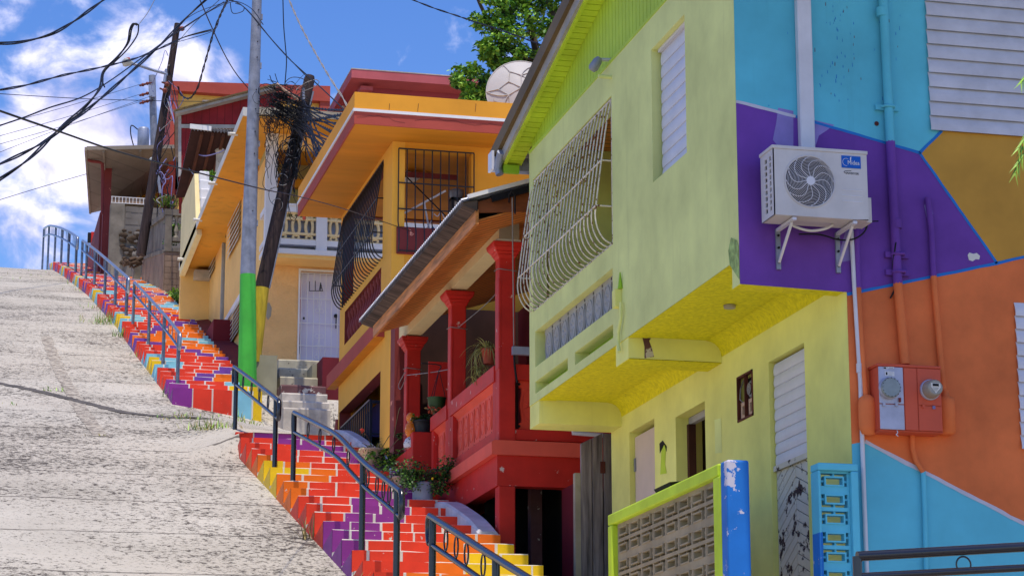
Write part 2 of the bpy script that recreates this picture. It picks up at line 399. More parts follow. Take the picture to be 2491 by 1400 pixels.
# ------------------------------------------------------------------ world, sun, camera
SUN_EL, SUN_AZ = math.radians(74), math.radians(8)      # azimuth from -y (towards the camera) turned to -x
sun_dir = Vector((-math.sin(SUN_AZ)*math.cos(SUN_EL), -math.cos(SUN_AZ)*math.cos(SUN_EL), math.sin(SUN_EL)))
def make_world():
    w = bpy.data.worlds.new('World'); bpy.context.scene.world = w; w.use_nodes = True
    N = w.node_tree.nodes; L = w.node_tree.links; bg = N['Background']
    sky = N.new('ShaderNodeTexSky'); sky.sky_type = 'NISHITA'; sky.sun_disc = False
    sky.sun_elevation = SUN_EL; sky.sun_rotation = math.atan2(sun_dir.x, sun_dir.y)
    sky.air_density = 1.0; sky.dust_density = .3; sky.ozone_density = 2.0
    hs = N.new('ShaderNodeHueSaturation'); hs.inputs['Saturation'].default_value = 1.33; hs.inputs['Value'].default_value = .80; hs.inputs['Hue'].default_value = .517
    L.new(sky.outputs[0], hs.inputs['Color'])
    g = N.new('ShaderNodeTexCoord')
    def cloudnoise(scale, off, det=9, rough=.58):
        mp = N.new('ShaderNodeMapping'); mp.inputs['Location'].default_value = off; mp.inputs['Scale'].default_value = (1,1,1.35)
        L.new(g.outputs['Generated'], mp.inputs[0])
        n = N.new('ShaderNodeTexNoise'); n.inputs['Scale'].default_value = scale; n.inputs['Detail'].default_value = det
        n.inputs['Roughness'].default_value = rough; n.inputs['Distortion'].default_value = .3; L.new(mp.outputs[0], n.inputs['Vector']); return n.outputs['Fac']
    def m(op, a, b=None):
        n = N.new('ShaderNodeMath'); n.operation = op
        for i, v in enumerate((a, b)):
            if v is None: continue
            if hasattr(v, 'is_linked'): L.new(v, n.inputs[i])
            else: n.inputs[i].default_value = v
        return n.outputs[0]
    def rng(f, a, b, c=0, d=1):
        r = N.new('ShaderNodeMapRange'); r.interpolation_type = 'SMOOTHSTEP'
        r.inputs[1].default_value = a; r.inputs[2].default_value = b; r.inputs[3].default_value = c; r.inputs[4].default_value = d
        L.new(f, r.inputs[0]); return r.outputs[0]
    # cumulus banks: directions of their centres and angular sizes
    banks = None
    for px, py, rad, amp in CLOUDS:
        d = Vector(ray(px, py)).normalized()
        vn = N.new('ShaderNodeVectorMath'); vn.operation = 'DISTANCE'; vn.inputs[1].default_value = d; L.new(g.outputs['Generated'], vn.inputs[0])
        v = rng(vn.outputs['Value'], 0, rad, amp, 0)
        banks = v if banks is None else m('MAXIMUM', banks, v)
    n1 = cloudnoise(30, (.3,.1,.7)); n2 = cloudnoise(9, (4.1,.6,2.2), 6)
    wide = rng(n2, .5, .75, 0, .35)
    dens = m('ADD', m('MULTIPLY', m('SUBTRACT', n1, .5), 1.5), m('MAXIMUM', banks, m('MULTIPLY', wide, .0)))
    dens = m('ADD', dens, m('MULTIPLY', m('SUBTRACT', n2, .5), .5))
    cov = rng(dens, .16, .60)
    # elsewhere in the sky (never in this view) a scattered fair-weather cover
    mixn = N.new('ShaderNodeMix'); mixn.data_type = 'RGBA'; L.new(cov, mixn.inputs[0]); L.new(hs.outputs[0], mixn.inputs[6])
    sh = N.new('ShaderNodeMix'); sh.data_type = 'RGBA'
    L.new(rng(n1, .35, .7), sh.inputs[0]); sh.inputs[6].default_value = (2.8,2.8,4.3,1); sh.inputs[7].default_value = (5.8,5.6,6.7,1)
    L.new(sh.outputs[2], mixn.inputs[7])
    L.new(mixn.outputs[2], bg.inputs['Color']); bg.inputs['Strength'].default_value = SKY_STRENGTH
    s = bpy.data.lights.new('sun', 'SUN'); s.energy = SUN_STRENGTH; s.angle = math.radians(.5); s.color = (1,.93,.80)
    so = bpy.data.objects.new('sun', s); C.objects.link(so); so.rotation_euler = (-sun_dir).to_track_quat('-Z', 'Y').to_euler(); so.location = (0,20,60)
CLOUDS = [(200,330,.062,.75),(90,120,.03,.42),(440,190,.035,.62),(60,560,.05,.5),(560,170,.02,.5),(330,90,.03,.4),(60,30,.05,.33),(-100,300,.06,.4),(800,240,.016,.4),(700,190,.012,.3),(300,480,.05,.55)]
SKY_STRENGTH, SUN_STRENGTH = .15, 2.7
make_world()
sc = bpy.context.scene
sc.view_settings.view_transform = 'Standard'; sc.view_settings.look = 'None'; sc.view_settings.exposure = .63; sc.view_settings.gamma = 1
sc.cycles.max_bounces = 6; sc.cycles.diffuse_bounces = 3
cam = bpy.data.cameras.new('camera'); co = bpy.data.objects.new('camera', cam); C.objects.link(co); sc.camera = co
co.rotation_euler = (PI/2+PITCH, 0, -YAW); cam.sensor_width = 36; cam.lens = 36*FPX/2491; cam.clip_start = .1; cam.clip_end = 4000

# ------------------------------------------------------------------ ground, road
def grid_mesh(xs, ys, zf, m, mb):
    vs = [(x,y,zf(x,y)) for y in ys for x in xs]; n = len(xs)
    return mb.add(vs, [(j*n+i,j*n+i+1,(j+1)*n+i+1,(j+1)*n+i) for j in range(len(ys)-1) for i in range(n-1)], m, True)
def frange(a, b, s):
    n = max(1, int(round((b-a)/s))); return [a+(b-a)*i/n for i in range(n+1)]
XL, XR = 4.585, 6.634          # lower flight, left and right edge
g = MB(); ys = [-60,-20,5,10.65]+frange(12,115,3)+[125,140,160,250,400]
grid_mesh([-1500,-400,-100,-30,-9,0,4,9,20,60,200,600,1500], ys, lambda x,y: prof(y)-.9, 'dry_ground', g)
ground = tag(g.build('ground'), None, None, kind='structure')
def roadz(x, y):
    z = prof(y)
    if 37.5 < y < 46 and x > 3.9:                 # the landing between the two flights swings out to the right
        t = min(1, max(0, (x-3.9)/.8)); s = (y-37.6)/(45.2-37.6)
        zl = 6.33+(8.05-6.33)*max(0,min(1,s))-.16*max(0,x-4.4)*min(1,max(0,s*1.6))
        if y > 45.2: zl = z-.16*max(0,x-4.4)
        z = z*(1-t)+zl*t
    return z+.014*noise.noise((x*.5,y*.35,0))+.006*noise.noise((x*2.2,y*1.6,3))
r = MB()
r.add([(x,y,-1.73) for x,y in ((4.7,-60),(60,-60),(60,9.9),(4.7,9.9))]+[(x,y,-1.73) for x,y in ((-70,-60),(-17.1,-60),(-17.1,10.0),(-70,10.0))], [(0,1,2,3),(4,5,6,7)], 'road_concrete')  # unseen wide concrete areas, added to bounce light onto the facades
xs = frange(-17, -9.4, 1.2)+frange(-9, 4.63, .4)  # unseen left strip widened for the same bounce light
grid_mesh(xs, [-60,-50,-40,-30,-20,-10,0]+frange(1, 37.56, .5)+frange(37.6,46,.3)+frange(46.4,110,.6)+frange(111,150,3), roadz, 'road_concrete', r)
grid_mesh(frange(4.63,8.6,.25), frange(37.58, 49.5, .3), roadz, 'road_concrete', r)
road = tag(r.build('road'), None, None, kind='structure')
# asphalt-filled seam and tyre rubber, thin sheets on the road
def ribbon(name, px, w, m, lift=.006, jag=.3, n=10):
    pts = smooth_path([onS(*p) for p in px], n); mb = MB(); vs = []
    for i, p in enumerate(pts):
        t = (pts[min(i+1,len(pts)-1)]-pts[max(i-1,0)]); nrm = Vector((-t.y,t.x,0)).normalized()
        ww = w*(1+jag*noise.noise((i*.6,1,2)))*.5
        for s in (-1,-.33,.33,1):
            q = p+nrm*(ww*s); q.z = roadz(q.x,q.y)+lift; vs.append(q)
    mb.add(vs, [(i*4+k,i*4+k+1,i*4+k+5,i*4+k+4) for i in range(len(pts)-1) for k in range(3)], m)
    return mb
rb = ribbon('x', [(-40,925),(60,945),(150,965),(230,985),(300,1003),(380,1012),(470,1024),(530,1030)], .24, 'road_crack', .012, .6)
tag(rb.build('road_seam'), None, None, kind='structure')
rb = ribbon('x', [(112,818),(128,862),(150,912),(178,962),(205,1008),(246,1062)], .26, 'tyre_mark', .007, .35)
tag(rb.build('road_mark'), None, None, kind='structure')

# ------------------------------------------------------------------ painted stairs
def cellcol_lower(k, x):
    d = abs(k-11)+4.2*x
    for lim, c in ((1.6,'Y'),(3.6,'O'),(7.6,'R'),(10.3,'V'),(14.2,'R'),(16.2,'O'),(24,'Y')):
        if d < lim: return c
    return 'B'
def cellcol_upper(k, x):
    t = abs((k % 15)-7.5); d = t+3.3*x
    if k < 3:
        for lim, c in ((.40,'V'),(1.12,'R'),(1.53,'BYB'[k]),(9,'Y')):
            if x < lim: return c
    for lim, c in ((1.2,'Y'),(2.9,'B'),(6.1,'R'),(7.7,'P'),(11.8,'O'),(13.4,'B'),(15.0,'Y')):
        if d < lim: return c
    return 'B' if d < 17.5 else 'O'
def step_mesh(k, xl, xr, y0, y1, z, zlow, rise, colf, bw=.385, flush=()):
    mb = MB(); rnd = random.Random(k*7+int(xl*100))
    j = lambda a=.012: rnd.uniform(-a, a)
    c0 = colf(k, .05)
    # the concrete body: nose edge slightly uneven
    n = 7; top = []; 
    xs_ = [xl+(xr-xl)*i/n for i in range(n+1)]
    zt = [z+j(.008) for _ in xs_]; yn = [y0+j(.008) for _ in xs_]
    vs = []
    xs_[1] = xl+.14
    for i_, (x, zz, yy) in enumerate(zip(xs_, zt, yn)): vs += [(x,yy,zlow),(x,yy,zz-.006),(x,yy+.006,zz),(x,y1,zz-(.13 if i_ == 0 else 0))]
    fs = []
    for i in range(n):
        a, b = i*4, (i+1)*4
        fs += [(a,b,b+1,a+1),(a+1,b+1,b+2,a+2),(a+2,b+2,b+3,a+3)]
    mb.add(vs, fs, 'step_white')
    e = len(vs)-4
    # end faces: painted like the outer brick
    for X, base, col, flip in ((xl,0,STEPC[c0],0),(xr,e,STEPC[colf(k, xr-xl-.05)],1)):
        q = [vs[base],vs[base+1],vs[base+2],vs[base+3],(X,y1,zlow)]
        mb.poly(q if flip else q[::-1], col)
    # bricks on the riser
    zb, zc = z-rise+.004, z-.005
    if k % 100 == 0 and rise > .3: zb = z-rise
    off = bw*(.0,.46,.2,.4,.1)[k % 5]
    x = xl-off-.02*rnd.random(); 
    if k in flush: x = xl
    while x < xr:
        a, b = max(x, xl), min(x+bw-.018+j(.008), xr)
        if b-a > .04:
            m = STEPC[colf(k, (a+b)/2-xl)]
            lz = [zb+j(.006), zb+j(.006), zc+j(.006), zc+j(.006)]
            if a <= xl+.001: lz[0] -= .12*min(1,(b-a)/.3)
            aa = a if a <= xl+.001 else a+.012; bb = b if b >= xr-.001 else b
            f0 = y0-.010
            mb.hexa([(aa,f0,lz[0]),(bb,f0,lz[1]),(bb,y0+.02,lz[1]),(aa,y0+.02,lz[0]),(aa,f0,lz[2]),(bb,f0,lz[3]),(bb,y0+.02,lz[3]),(aa,y0+.02,lz[2])], m)
        x += bw
    return mb
TREAD, RISE = .6925, .1973
stair_low = thing('painted_staircase', 'lower flight of painted steps, mostly red and purple bricks, with the black handrails', 'staircase', (5.6,32,4.7))
def nose_low(y): return 2.983+(y-25.862)*RISE/TREAD
for k in range(-9, 18):
    y0 = 25.862+TREAD*k; z = 2.983+RISE*k
    xr = XR-.0 if k < 5 else XR-.02-.008*(k-4)
    step_mesh(k, XL, xr, y0, y0+TREAD+.02, z, z-.75, RISE, cellcol_lower).build('step', stair_low)
stair_up = thing('painted_staircase', 'upper flight of painted steps climbing to the crest, with blue, yellow and orange bricks', 'staircase', (5.2,60,12))
def lerp_tab(tab, y):
    for (a,b),(c,d) in zip(tab, tab[1:]):
        if y <= c: return b+(d-b)*(y-a)/(c-a)
    return tab[-1][1]
XRU = [(45.2,6.0),(46.0,6.0),(46.6,5.72),(48,5.84),(51,6.06),(57,6.15),(64,6.33),(74,6.6),(87,6.9),(105,7.0)]
XLU = 4.28
NUP = 86
def nose_up(y): return prof(y)+.31+.05*min(1,(y-45)/10)
zprev = None
for k in range(NUP):
    y0 = 45.2+.6925*k; z = nose_up(y0); rise = (z-zprev) if zprev is not None else .62; zprev = z
    step_mesh(k, XLU, lerp_tab(XRU, y0), y0, y0+.6925+.02, z, z-.8, rise, cellcol_upper, flush=(0,1,2)).build('step', stair_up)

# white kerbs on the right of the lower flight
def kerb(pts, w, h, label, name='white_kerb'):
    mb = MB(); vs = []
    for x,y,z in smooth_path(pts, 4):
        vs += [(x,y,z-h),(x+w,y,z-h),(x+w,y,z-.03),(x+w-.03,y,z),(x+.03,y,z),(x,y,z-.03)]
    n = len(vs)//6
    mb.add(vs, [(i*6+k,(i+1)*6+k,(i+1)*6+(k+1)%6,i*6+(k+1)%6) for i in range(n-1) for k in range(6)]+[(5,4,3,2,1,0),tuple((n-1)*6+k for k in range(6))], 'white_curb')
    return tag(mb.build(name), label, 'kerb')
kerb([(6.44,28.3,nose_low(28.3)-.02),(6.42,28.8,nose_low(28.8)+.05),(6.40,29.5,nose_low(29.5)+.07),(6.40,30.2,nose_low(30.2)+.05),(6.40,30.7,nose_low(30.7)-.02)], .26, .5, 'white painted sloping kerb at the foot of the red porch pillar')
kerb([(6.38,33.6,nose_low(33.6)-.04),(6.38,34.4,nose_low(34.4)+.02),(6.36,35.4,nose_low(35.4)+.05),(6.35,36.6,nose_low(36.6)+.08),(6.30,37.7,nose_low(37.7)+.08),(6.2,38.2,nose_low(38.0)+.08)], .2, .5, 'white painted sloping kerb under the dark barred ground floor opening')

# ------------------------------------------------------------------ handrails
def rail_section(label, group, X, top, posts, mt, rt, drop, floor, picket='ring', endloops=(True,True), npk=4, postw=.066):
    """top: pixel polyline of the upper tube on the plane x = X; posts: pixel x of each post"""
    P3 = [onX(px,py,X) for px,py in top]
    h = thing('handrail', label, 'handrail', (X,P3[-1].y,floor(P3[-1].y)), group)
    path = smooth_path(P3, 6)
    low = [p-Vector((0,0,drop)) for p in path]
    mb = MB(); mb.tube(path, rt, mt, 10)
    for e, on in ((0,endloops[0]),(-1,endloops[1])):
        if on:
            p = path[e]; q = path[1] if e == 0 else path[-2]; d = (p-q).normalized()*.07
            mb.tube([p, p+d*.7-Vector((0,0,.02)), p+d-Vector((0,0,.07)), p+d-Vector((0,0,drop-.08)), p+d*.6-Vector((0,0,drop-.02)), p-Vector((0,0,drop))], rt, mt, 10)
    mb.build('top_rail', h)
    MB().tube(low, rt*.8, mt, 8).build('lower_rail', h)
    def at_px(px):
        best = None
        for p in path:
            # project on the picture column
            w = Vector(p); cx_ = sum(w[i]*_R[i] for i in range(3)); cz = sum(w[i]*_F[i] for i in range(3)); q = CX+FPX*cx_/cz
            if best is None or abs(q-px) < best[0]: best = (abs(q-px), p)
        return best[1]
    pp = sorted([at_px(px) for px in posts], key=lambda v: -v.y)
    for p in pp:
        MB().tube([(X,p.y,floor(p.y)-.25),(X,p.y,p.z-.01)], postw*.55, mt if mt != 'chrome' else 'galv_post', 10).build('post', h)
    for a, b in zip(pp, pp[1:]):
        n = npk
        for i in range(n):
            t = (i+1)/(n+1); y = a.y+(b.y-a.y)*t
            q = min(path, key=lambda v: abs(v.y-y)); zc = q.z-drop/2
            if picket == 'ring':
                rr = drop/2-rt
                MB().tube([(X, q.y+rr*.8*math.cos(2*PI*k/16), zc+rr*math.sin(2*PI*k/16)) for k in range(16)], .009, mt, 6, closed=True).build('ring', h)
            else:
                MB().tube([(X,q.y,q.z),(X,q.y,q.z-drop)], .010, 'galv', 6).build('picket', h)
    return h
GR = 'black handrails along the lower flight'
rail_section('short black handrail section at the top of the lower flight', GR, 4.72, [(570,892),(622,930),(678,974)], (573,672), 'black_paint', .034, .27, nose_low)
rail_section('long bent black handrail section in the middle of the lower flight', GR, 4.72, [(716,1003),(770,1030),(820,1058),(860,1098),(895,1132),(940,1166),(975,1194)], (718,884,968), 'black_paint', .034, .27, nose_low)
rail_section('lowest black handrail section, running out of the bottom of the picture', GR, 4.72, [(1046,1254),(1110,1294),(1190,1346),(1290,1408)], (1050,1210), 'black_paint', .034, .27, nose_low)
GU = 'galvanised handrails along the upper flight'
rail_section('curved galvanised handrail section at the crest of the hill', GU, 4.5, [(107,556),(120,549),(136,551),(152,556),(172,566),(189,578)], (107,121,137,151,169,188), 'chrome', .05, .42, nose_up, 'picket', npk=3, postw=.09)
rail_section('long galvanised handrail section halfway up the upper flight', GU, 4.5, [(201,585),(228,604),(258,629),(288,655),(313,677)], (201,213,235,256,283,311), 'chrome', .042, .36, nose_up, 'picket', npk=3, postw=.08)
rail_section('galvanised handrail section at the foot of the upper flight', GU, 4.5, [(327,686),(355,715),(385,748),(415,782),(438,812)], (328,364,401,436), 'chrome', .034, .30, nose_up, 'picket', npk=3, postw=.07)
# black rail of the footpath close to the camera
hb = thing('handrail', 'black handrail with one ring in the near right corner before the light blue wall', 'handrail', (5,14.2,1))
a, b = onY(2085,1352,14.2), onY(2560,1325,14.2)
MB().tube([a,b], .032, 'black_paint', 12).build('top_rail', hb)
a2, b2 = onY(2092,1401,14.2), onY(2560,1376,14.2)
MB().tube([a2,b2], .024, 'black_paint', 10).build('lower_rail', hb)
MB().tube([(a.x,a.y,a.z-1.1),(a.x,a.y,a.z+.0)], .03, 'black_paint', 12).build('post', hb)
MB().tube([(b.x,b.y,b.z-1.1),(b.x,b.y,b.z)], .03, 'black_paint', 12).build('post', hb)
cr = onY(2344,1372,14.2)
MB().tube([(cr.x+.05*math.cos(t*PI/12), cr.y, cr.z+.052*math.sin(t*PI/12)) for t in range(24)], .006, 'black_paint', 6, closed=True).build('ring', hb)
# ------------------------------------------------------------------ lime green corner house
Y0, XF, XG = 19.0, 6.634, 7.614        # street corner plane, upper facade plane, recessed ground floor plane
gh = thing('green_house', 'lime green corner house with overhanging upper floor and multicoloured side wall', 'house', (9,22,3))
ZU = 4.89                               # underside of the overhang
YE = 26.47
# upper facade (faces the stairs): window hole, barred balcony hole, parapet panel and slots
w = MB()
wz0 = 6.0
w.wall('X', XF, .2, Y0+.2, 22.93, 4.89, 7.95, [(20.42,21.50,6.24,7.60)], 'lime')
w.wall('X', XF, .2, 22.93, YE, 7.57, 7.95, [], 'lime')
w.wall('X', XF, .2, 22.93, YE, 4.89, 5.97, [(22.95,26.2,5.30,5.72),(22.95,24.45,4.99,5.13),(24.75,26.2,4.99,5.13)], 'lime')
# return of the corner towards the side wall
w.box(XF, XF+.2, Y0+.006, Y0+.2, 4.66, 9.3, 'lime')
w.box(XF, XF+.17, YE-.17, YE, 5.97, 7.57, 'lime')
w.build('facade_wall', gh)
# overhang: underside, down-stand beams
u = MB()
u.poly([(XF+.2,Y0+.24,ZU+.003),(XG+.02,Y0+.24,ZU+.003),(XG+.02,YE,ZU+.003),(XF+.2,YE,ZU+.003)], 'stucco_yellow')
u.box(XF+.201, XG+.02, Y0+.003, Y0+.24, 4.665, ZU+.1, 'stucco_yellow')
u.box(XF+.004, XG+.02, 22.42, 22.87, 4.67, ZU+.05, 'lime_low')
u.box(XF+.012, XG+.02, 22.42, 22.87, 4.665, 4.675, 'stucco_yellow')
u.box(XF+.004, XG+.02, 26.03, YE-.003, 4.62, ZU+.05, 'lime_low')
u.poly([(XF,Y0+.2,4.885),(XF+.2,Y0+.2,4.885),(XF+.2,YE,4.885),(XF,YE,4.885)], 'stucco_yellow')
for (a,b) in ((Y0+.25,22.42),(22.87,26.03)):
    # curved plaster cove where the soffit meets the lower wall
    n = 5; vs = []
    for i in range(n+1):
        t = PI/2*i/n; x = XG-.16*(1-math.sin(t)); z = ZU-.16*(1-math.cos(t))
        vs += [(x,a,z),(x,b,z)]
    u.add(vs, [(i*2,i*2+1,i*2+3,i*2+2) for i in range(n)], 'stucco_yellow', True)
lampx, lampy = onZ(1775,742,ZU)[0], onZ(1775,742,ZU)[1]
u.lathe([(.055,0),(.06,.03),(.03,.035)], (lampx,lampy,ZU-.03), 'conc_white', 12)
u.poly([(XF-.004,Y0+.006,4.70),(XF-.004,Y0+.25,4.885),(XF-.004,Y0+.28,5.02),(XF-.004,Y0+.20,5.12),(XF-.004,Y0+.05,5.06),(XF-.004,Y0+.006,5.0)], 'stucco_green')
u.poly([(XF+.17,22.416,4.68),(XF+.27,22.416,4.70),(XF+.25,22.416,4.78),(XF+.22,22.416,4.86),(XF+.24,22.416,4.888),(XF+.15,22.416,4.888),(XF+.17,22.416,4.8)], 'conc_maroon')
u.build('overhang_soffit', gh)
# gable boards, soffit boards, rake
def rz(y): return 7.95+(27.0-y)*.212            # underside of the rake soffit along y
gm = MB(); y = 17.6; bw = .125
yy = YE
while yy > 16.8:
    a, b = yy-bw+.011, yy
    if rz(b) > 7.96:
        gm.prism([(XF+.03,a,7.952),(XF+.03,b,7.952),(XF+.03,b,rz(b)+.02),(XF+.03,a,rz(a)+.02)], (.02,0,0), 'lime_gable')
    yy -= bw
gm.prism([(XF+.05,17.6,7.95),(XF+.05,YE,7.95),(XF+.05,YE,rz(YE)),(XF+.05,17.6,rz(17.6))], (.05,0,0), 'gap_dark')
gm.box(XF-.008, XF+.03, 17.6, YE, 7.93, 7.965, 'lime_gable')
gm.build('gable_boards', gh)
sf = MB(); XO = 6.44
yy = 27.02
while yy > 16.6:
    a, b = yy-.118+.012, yy
    sf.hexa([(XO+.04,a,rz(a)),(XF+.04,a,rz(a)),(XF+.04,b,rz(b)),(XO+.04,b,rz(b)),(XO+.04,a,rz(a)+.02),(XF+.04,a,rz(a)+.02),(XF+.04,b,rz(b)+.02),(XO+.04,b,rz(b)+.02)], 'lime_bright')
    yy -= .118
sf.hexa([(XO+.04,17.3,rz(17.3)+.03),(XF+.04,17.3,rz(17.3)+.03),(XF+.04,27.02,rz(27.02)+.03),(XO+.04,27.02,rz(27.02)+.03)]+[(x,y,rz(y)+.05) for x,y in ((XO+.04,17.3),(XF+.04,17.3),(XF+.04,27.02),(XO+.04,27.02))], 'gap_dark')
sf.build('rake_soffit', gh)
def rake(x0, x1, zlo, zhi, m, mb, y0=16.45, y1=27.04):
    return mb.hexa([(x0,y0,rz(y0)+zlo),(x1,y0,rz(y0)+zlo),(x1,y1,rz(y1)+zlo),(x0,y1,rz(y1)+zlo),(x0,y0,rz(y0)+zhi),(x1,y0,rz(y0)+zhi),(x1,y1,rz(y1)+zhi),(x0,y1,rz(y1)+zhi)], m)
rk = MB(); rake(XO, XO+.04, -.03, .08, 'lime_bright', rk); rk.build('rake_board', gh)
rk = MB(); rake(XO-.035, XO, .0, .14, 'grey_board', rk); rk.build('fascia_board', gh)
rf = MB(); rake(XO-.085, XO-.035, .13, .31, 'brown_roof', rf, 16.4, 27.35)
rake(XO-.035, 14.5, .22, .30, 'brown_roof', rf, 16.4, 27.35)  # unseen near overhang, lengthened to keep the side wall in shade
rf.build('roof', gh)
gt = MB()     # eave gutter end
ge = onX(1222,395,XO-.05)
gt.box(XO-.1, 8.5, 27.06, 27.20, rz(27)-.06, rz(27)+.1, 'zinc')
gt.box(XO-.13, XO-.1, 27.04, 27.24, rz(27)-.06, rz(27)+.17, 'white_plastic')
gt.tube([(XO-.06,26.85,rz(27)+.1),(XO-.06,27.02,rz(27)-.05),(XO-.04,27.0,rz(27)-.14)], .05, 'zinc', 8)
gt.box(XO+.0, XF, 26.96, 27.02, rz(27)-.12, rz(27)-.02, 'lime_dark')
gt.build('gutter', gh)
# rest of the house body: far wall, inner floor, back wall of the balcony, ceiling
bd = MB()
bd.box(XF+.2, 14, YE-.2, YE-.004, ZU+.02, 8.4, 'lime_low')
bd.box(XF+.2, 14, Y0+.21, YE-.2, ZU+.06, ZU+.2, 'conc')
bd.box(8.2, 8.3, Y0+.21, YE-.2, ZU+.2, 8.4, 'lime_dark')
bd.box(XF+.2, 8.2, 22.72, 22.9, ZU+.2, 8.3, 'lime_dark')
bd.poly([(XF+.2,Y0+.1,7.97),(14,Y0+.1,7.97),(14,YE,7.97),(XF+.2,YE,7.97)], 'wood_varnish')
bd.box(XG+.2, 14, YE-.2, YE-.01, 1.5, ZU+.02, 'lime_low')
bd.build('inner_walls', gh)
# jalousie in the balcony back wall
jb = MB()
for i in range(9): jb.hexa([(8.12,23.4,6.2+i*.14),(8.17,23.4,6.2+i*.14),(8.17,25.6,6.2+i*.14),(8.12,25.6,6.2+i*.14),(8.17,23.4,6.33+i*.14),(8.19,23.4,6.33+i*.14),(8.19,25.6,6.33+i*.14),(8.17,25.6,6.33+i*.14)], 'grey_star')
jb.build('inner_shutter', gh)

# louvred window with bowed slats; wall plane X or Y, slats tilted outwards at the bottom
def louvers(name, parent, axis, pos, u0, u1, z0, z1, n, m='louver_white', sign=-1, depth=.010, frame=.03, back='dark_room'):
    mb = MB(); h = (z1-z0)/n
    P = (lambda u,d,z: (pos+sign*d,u,z)) if axis == 'X' else (lambda u,d,z: (u,pos+sign*d,z))
    mb.add([P(u0,-.03,z0),P(u1,-.03,z0),P(u1,-.03,z1),P(u0,-.03,z1)], [(0,1,2,3)], back)
    k = 6
    for i in range(n):
        zb, zt = z0+h*i+.002, z0+h*(i+1)+h*.06
        pr = [(depth*(1-t)+.009*math.sin(PI*t)+.006, zb+(zt-zb)*t) for t in [j/k for j in range(k+1)]]
        vs = []
        for d, z in pr: vs += [P(u0,d,z), P(u1,d,z)]
        for d, z in pr[::-1]: vs += [P(u0,d-.008,z), P(u1,d-.008,z)]
        q = len(pr)*2
        mb.add(vs, [(j*2,j*2+1,(j*2+3)%(2*q),(j*2+2)%(2*q)) for j in range(q)]+[tuple(j*2 for j in range(q)), tuple(j*2+1 for j in range(q))[::-1]], m)
    o = mb.build(name, parent)
    return o
wn = louvers('louver_window', gh, 'X', XF+.105, 20.43, 21.46, 6.25, 7.56, 10)
MB().box(XF+.06, XF+.11, 20.421, 20.45, 6.242, 7.598, 'louver_white').box(XF+.06,XF+.11,20.45,21.47,7.565,7.598,'louver_white').build('window_frame', wn)

# balcony parapet panel of cast blocks with a star, and the balcony floor slots
def star_panel(parent, name, axis, pos, u0, u1, z0, z1, n, m, sign=-1, mback='dark_room'):
    mb = MB(); P = (lambda u,d,z: (pos+sign*d,u,z)) if axis == 'X' else (lambda u,d,z: (u,pos+sign*d,z))
    bw_ = (u1-u0)/n; th = .05
    H = z1-z0
    # each block: plate with waisted sides -> gaps between blocks are spindle-shaped; two holes painted as dark discs
    for i in range(n):
        a, b = u0+bw_*i, u0+bw_*(i+1); g_ = bw_*.11
        prof_ = [(0,0),(.10,0),(.14,.55),(.2,.9),(.35,1.0),(.5,.55),(.65,1.0),(.8,.9),(.86,.55),(.90,0),(1,0)]
        prof_ = [(0,0),(.13,0),(.15,.9),(.24,1.0),(.42,.45),(.5,.3),(.58,.45),(.76,1.0),(.85,.9),(.87,0),(1,0)]
        L_ = [(a+g_*t, z0+H*s) for s, t in prof_]; R_ = [(b-g_*t, z0+H*s) for s, t in prof_]
        k = len(prof_)
        vs = [P(u,0,z) for u,z in L_]+[P(u,0,z) for u,z in R_]+[P(u,-th,z) for u,z in L_]+[P(u,-th,z) for u,z in R_]
        fs = [(j,k+j,k+j+1,j+1) for j in range(k-1)]+[(j,j+1,2*k+j+1,2*k+j) for j in range(k-1)]+[(k+j,3*k+j,3*k+j+1,k+j+1) for j in range(k-1)]
        mb.add(vs, fs, m)
        c = (a+b)/2; zc = (z0+z1)/2
        for t in range(6):        # star leaves in relief
            an = PI/2+t*PI/3; r0, r1 = bw_*.05, min(bw_*.30, H*.22)
            q = lambda r,da,d: P(c+r*math.cos(an+da), d, zc+r*math.sin(an+da))
            mb.add([q(r0,0,.001),q((r0+r1)/2,.28,.001),q(r1,0,.001),q((r0+r1)/2,-.28,.001),q((r0+r1)/2,0,.013)], [(0,1,4),(1,2,4),(2,3,4),(3,0,4)], m)
        for s in (-1,1):          # raised oval rim
            pts = [P(c+s*(bw_*.38*math.cos(t)), .004, zc+H*.34*math.sin(t)) for t in [(-.42+.84*j/8)*PI for j in range(9)]]
            mb.tube(pts, .006, m, 5)
        for zz in (z0+H*.07, z1-H*.07):
            mb.add([P(a+.018*math.cos(t*PI/4),.003,zz+.018*math.sin(t*PI/4)) for t in range(8)], [tuple(range(8))], mback)
    o = mb.build(name, parent)
    return o
star_panel(gh, 'block_panel', 'X', XF+.09, 22.95, 26.1, 5.30, 5.72, 9, 'grey_star')
MB().box(XF+.16, XF+.19, 22.95, 26.2, 4.99, 5.13, 'lime_dark').box(XF+.17,XF+.19,22.95,26.2,5.3,5.72,'dark_room').build('parapet_back', gh)

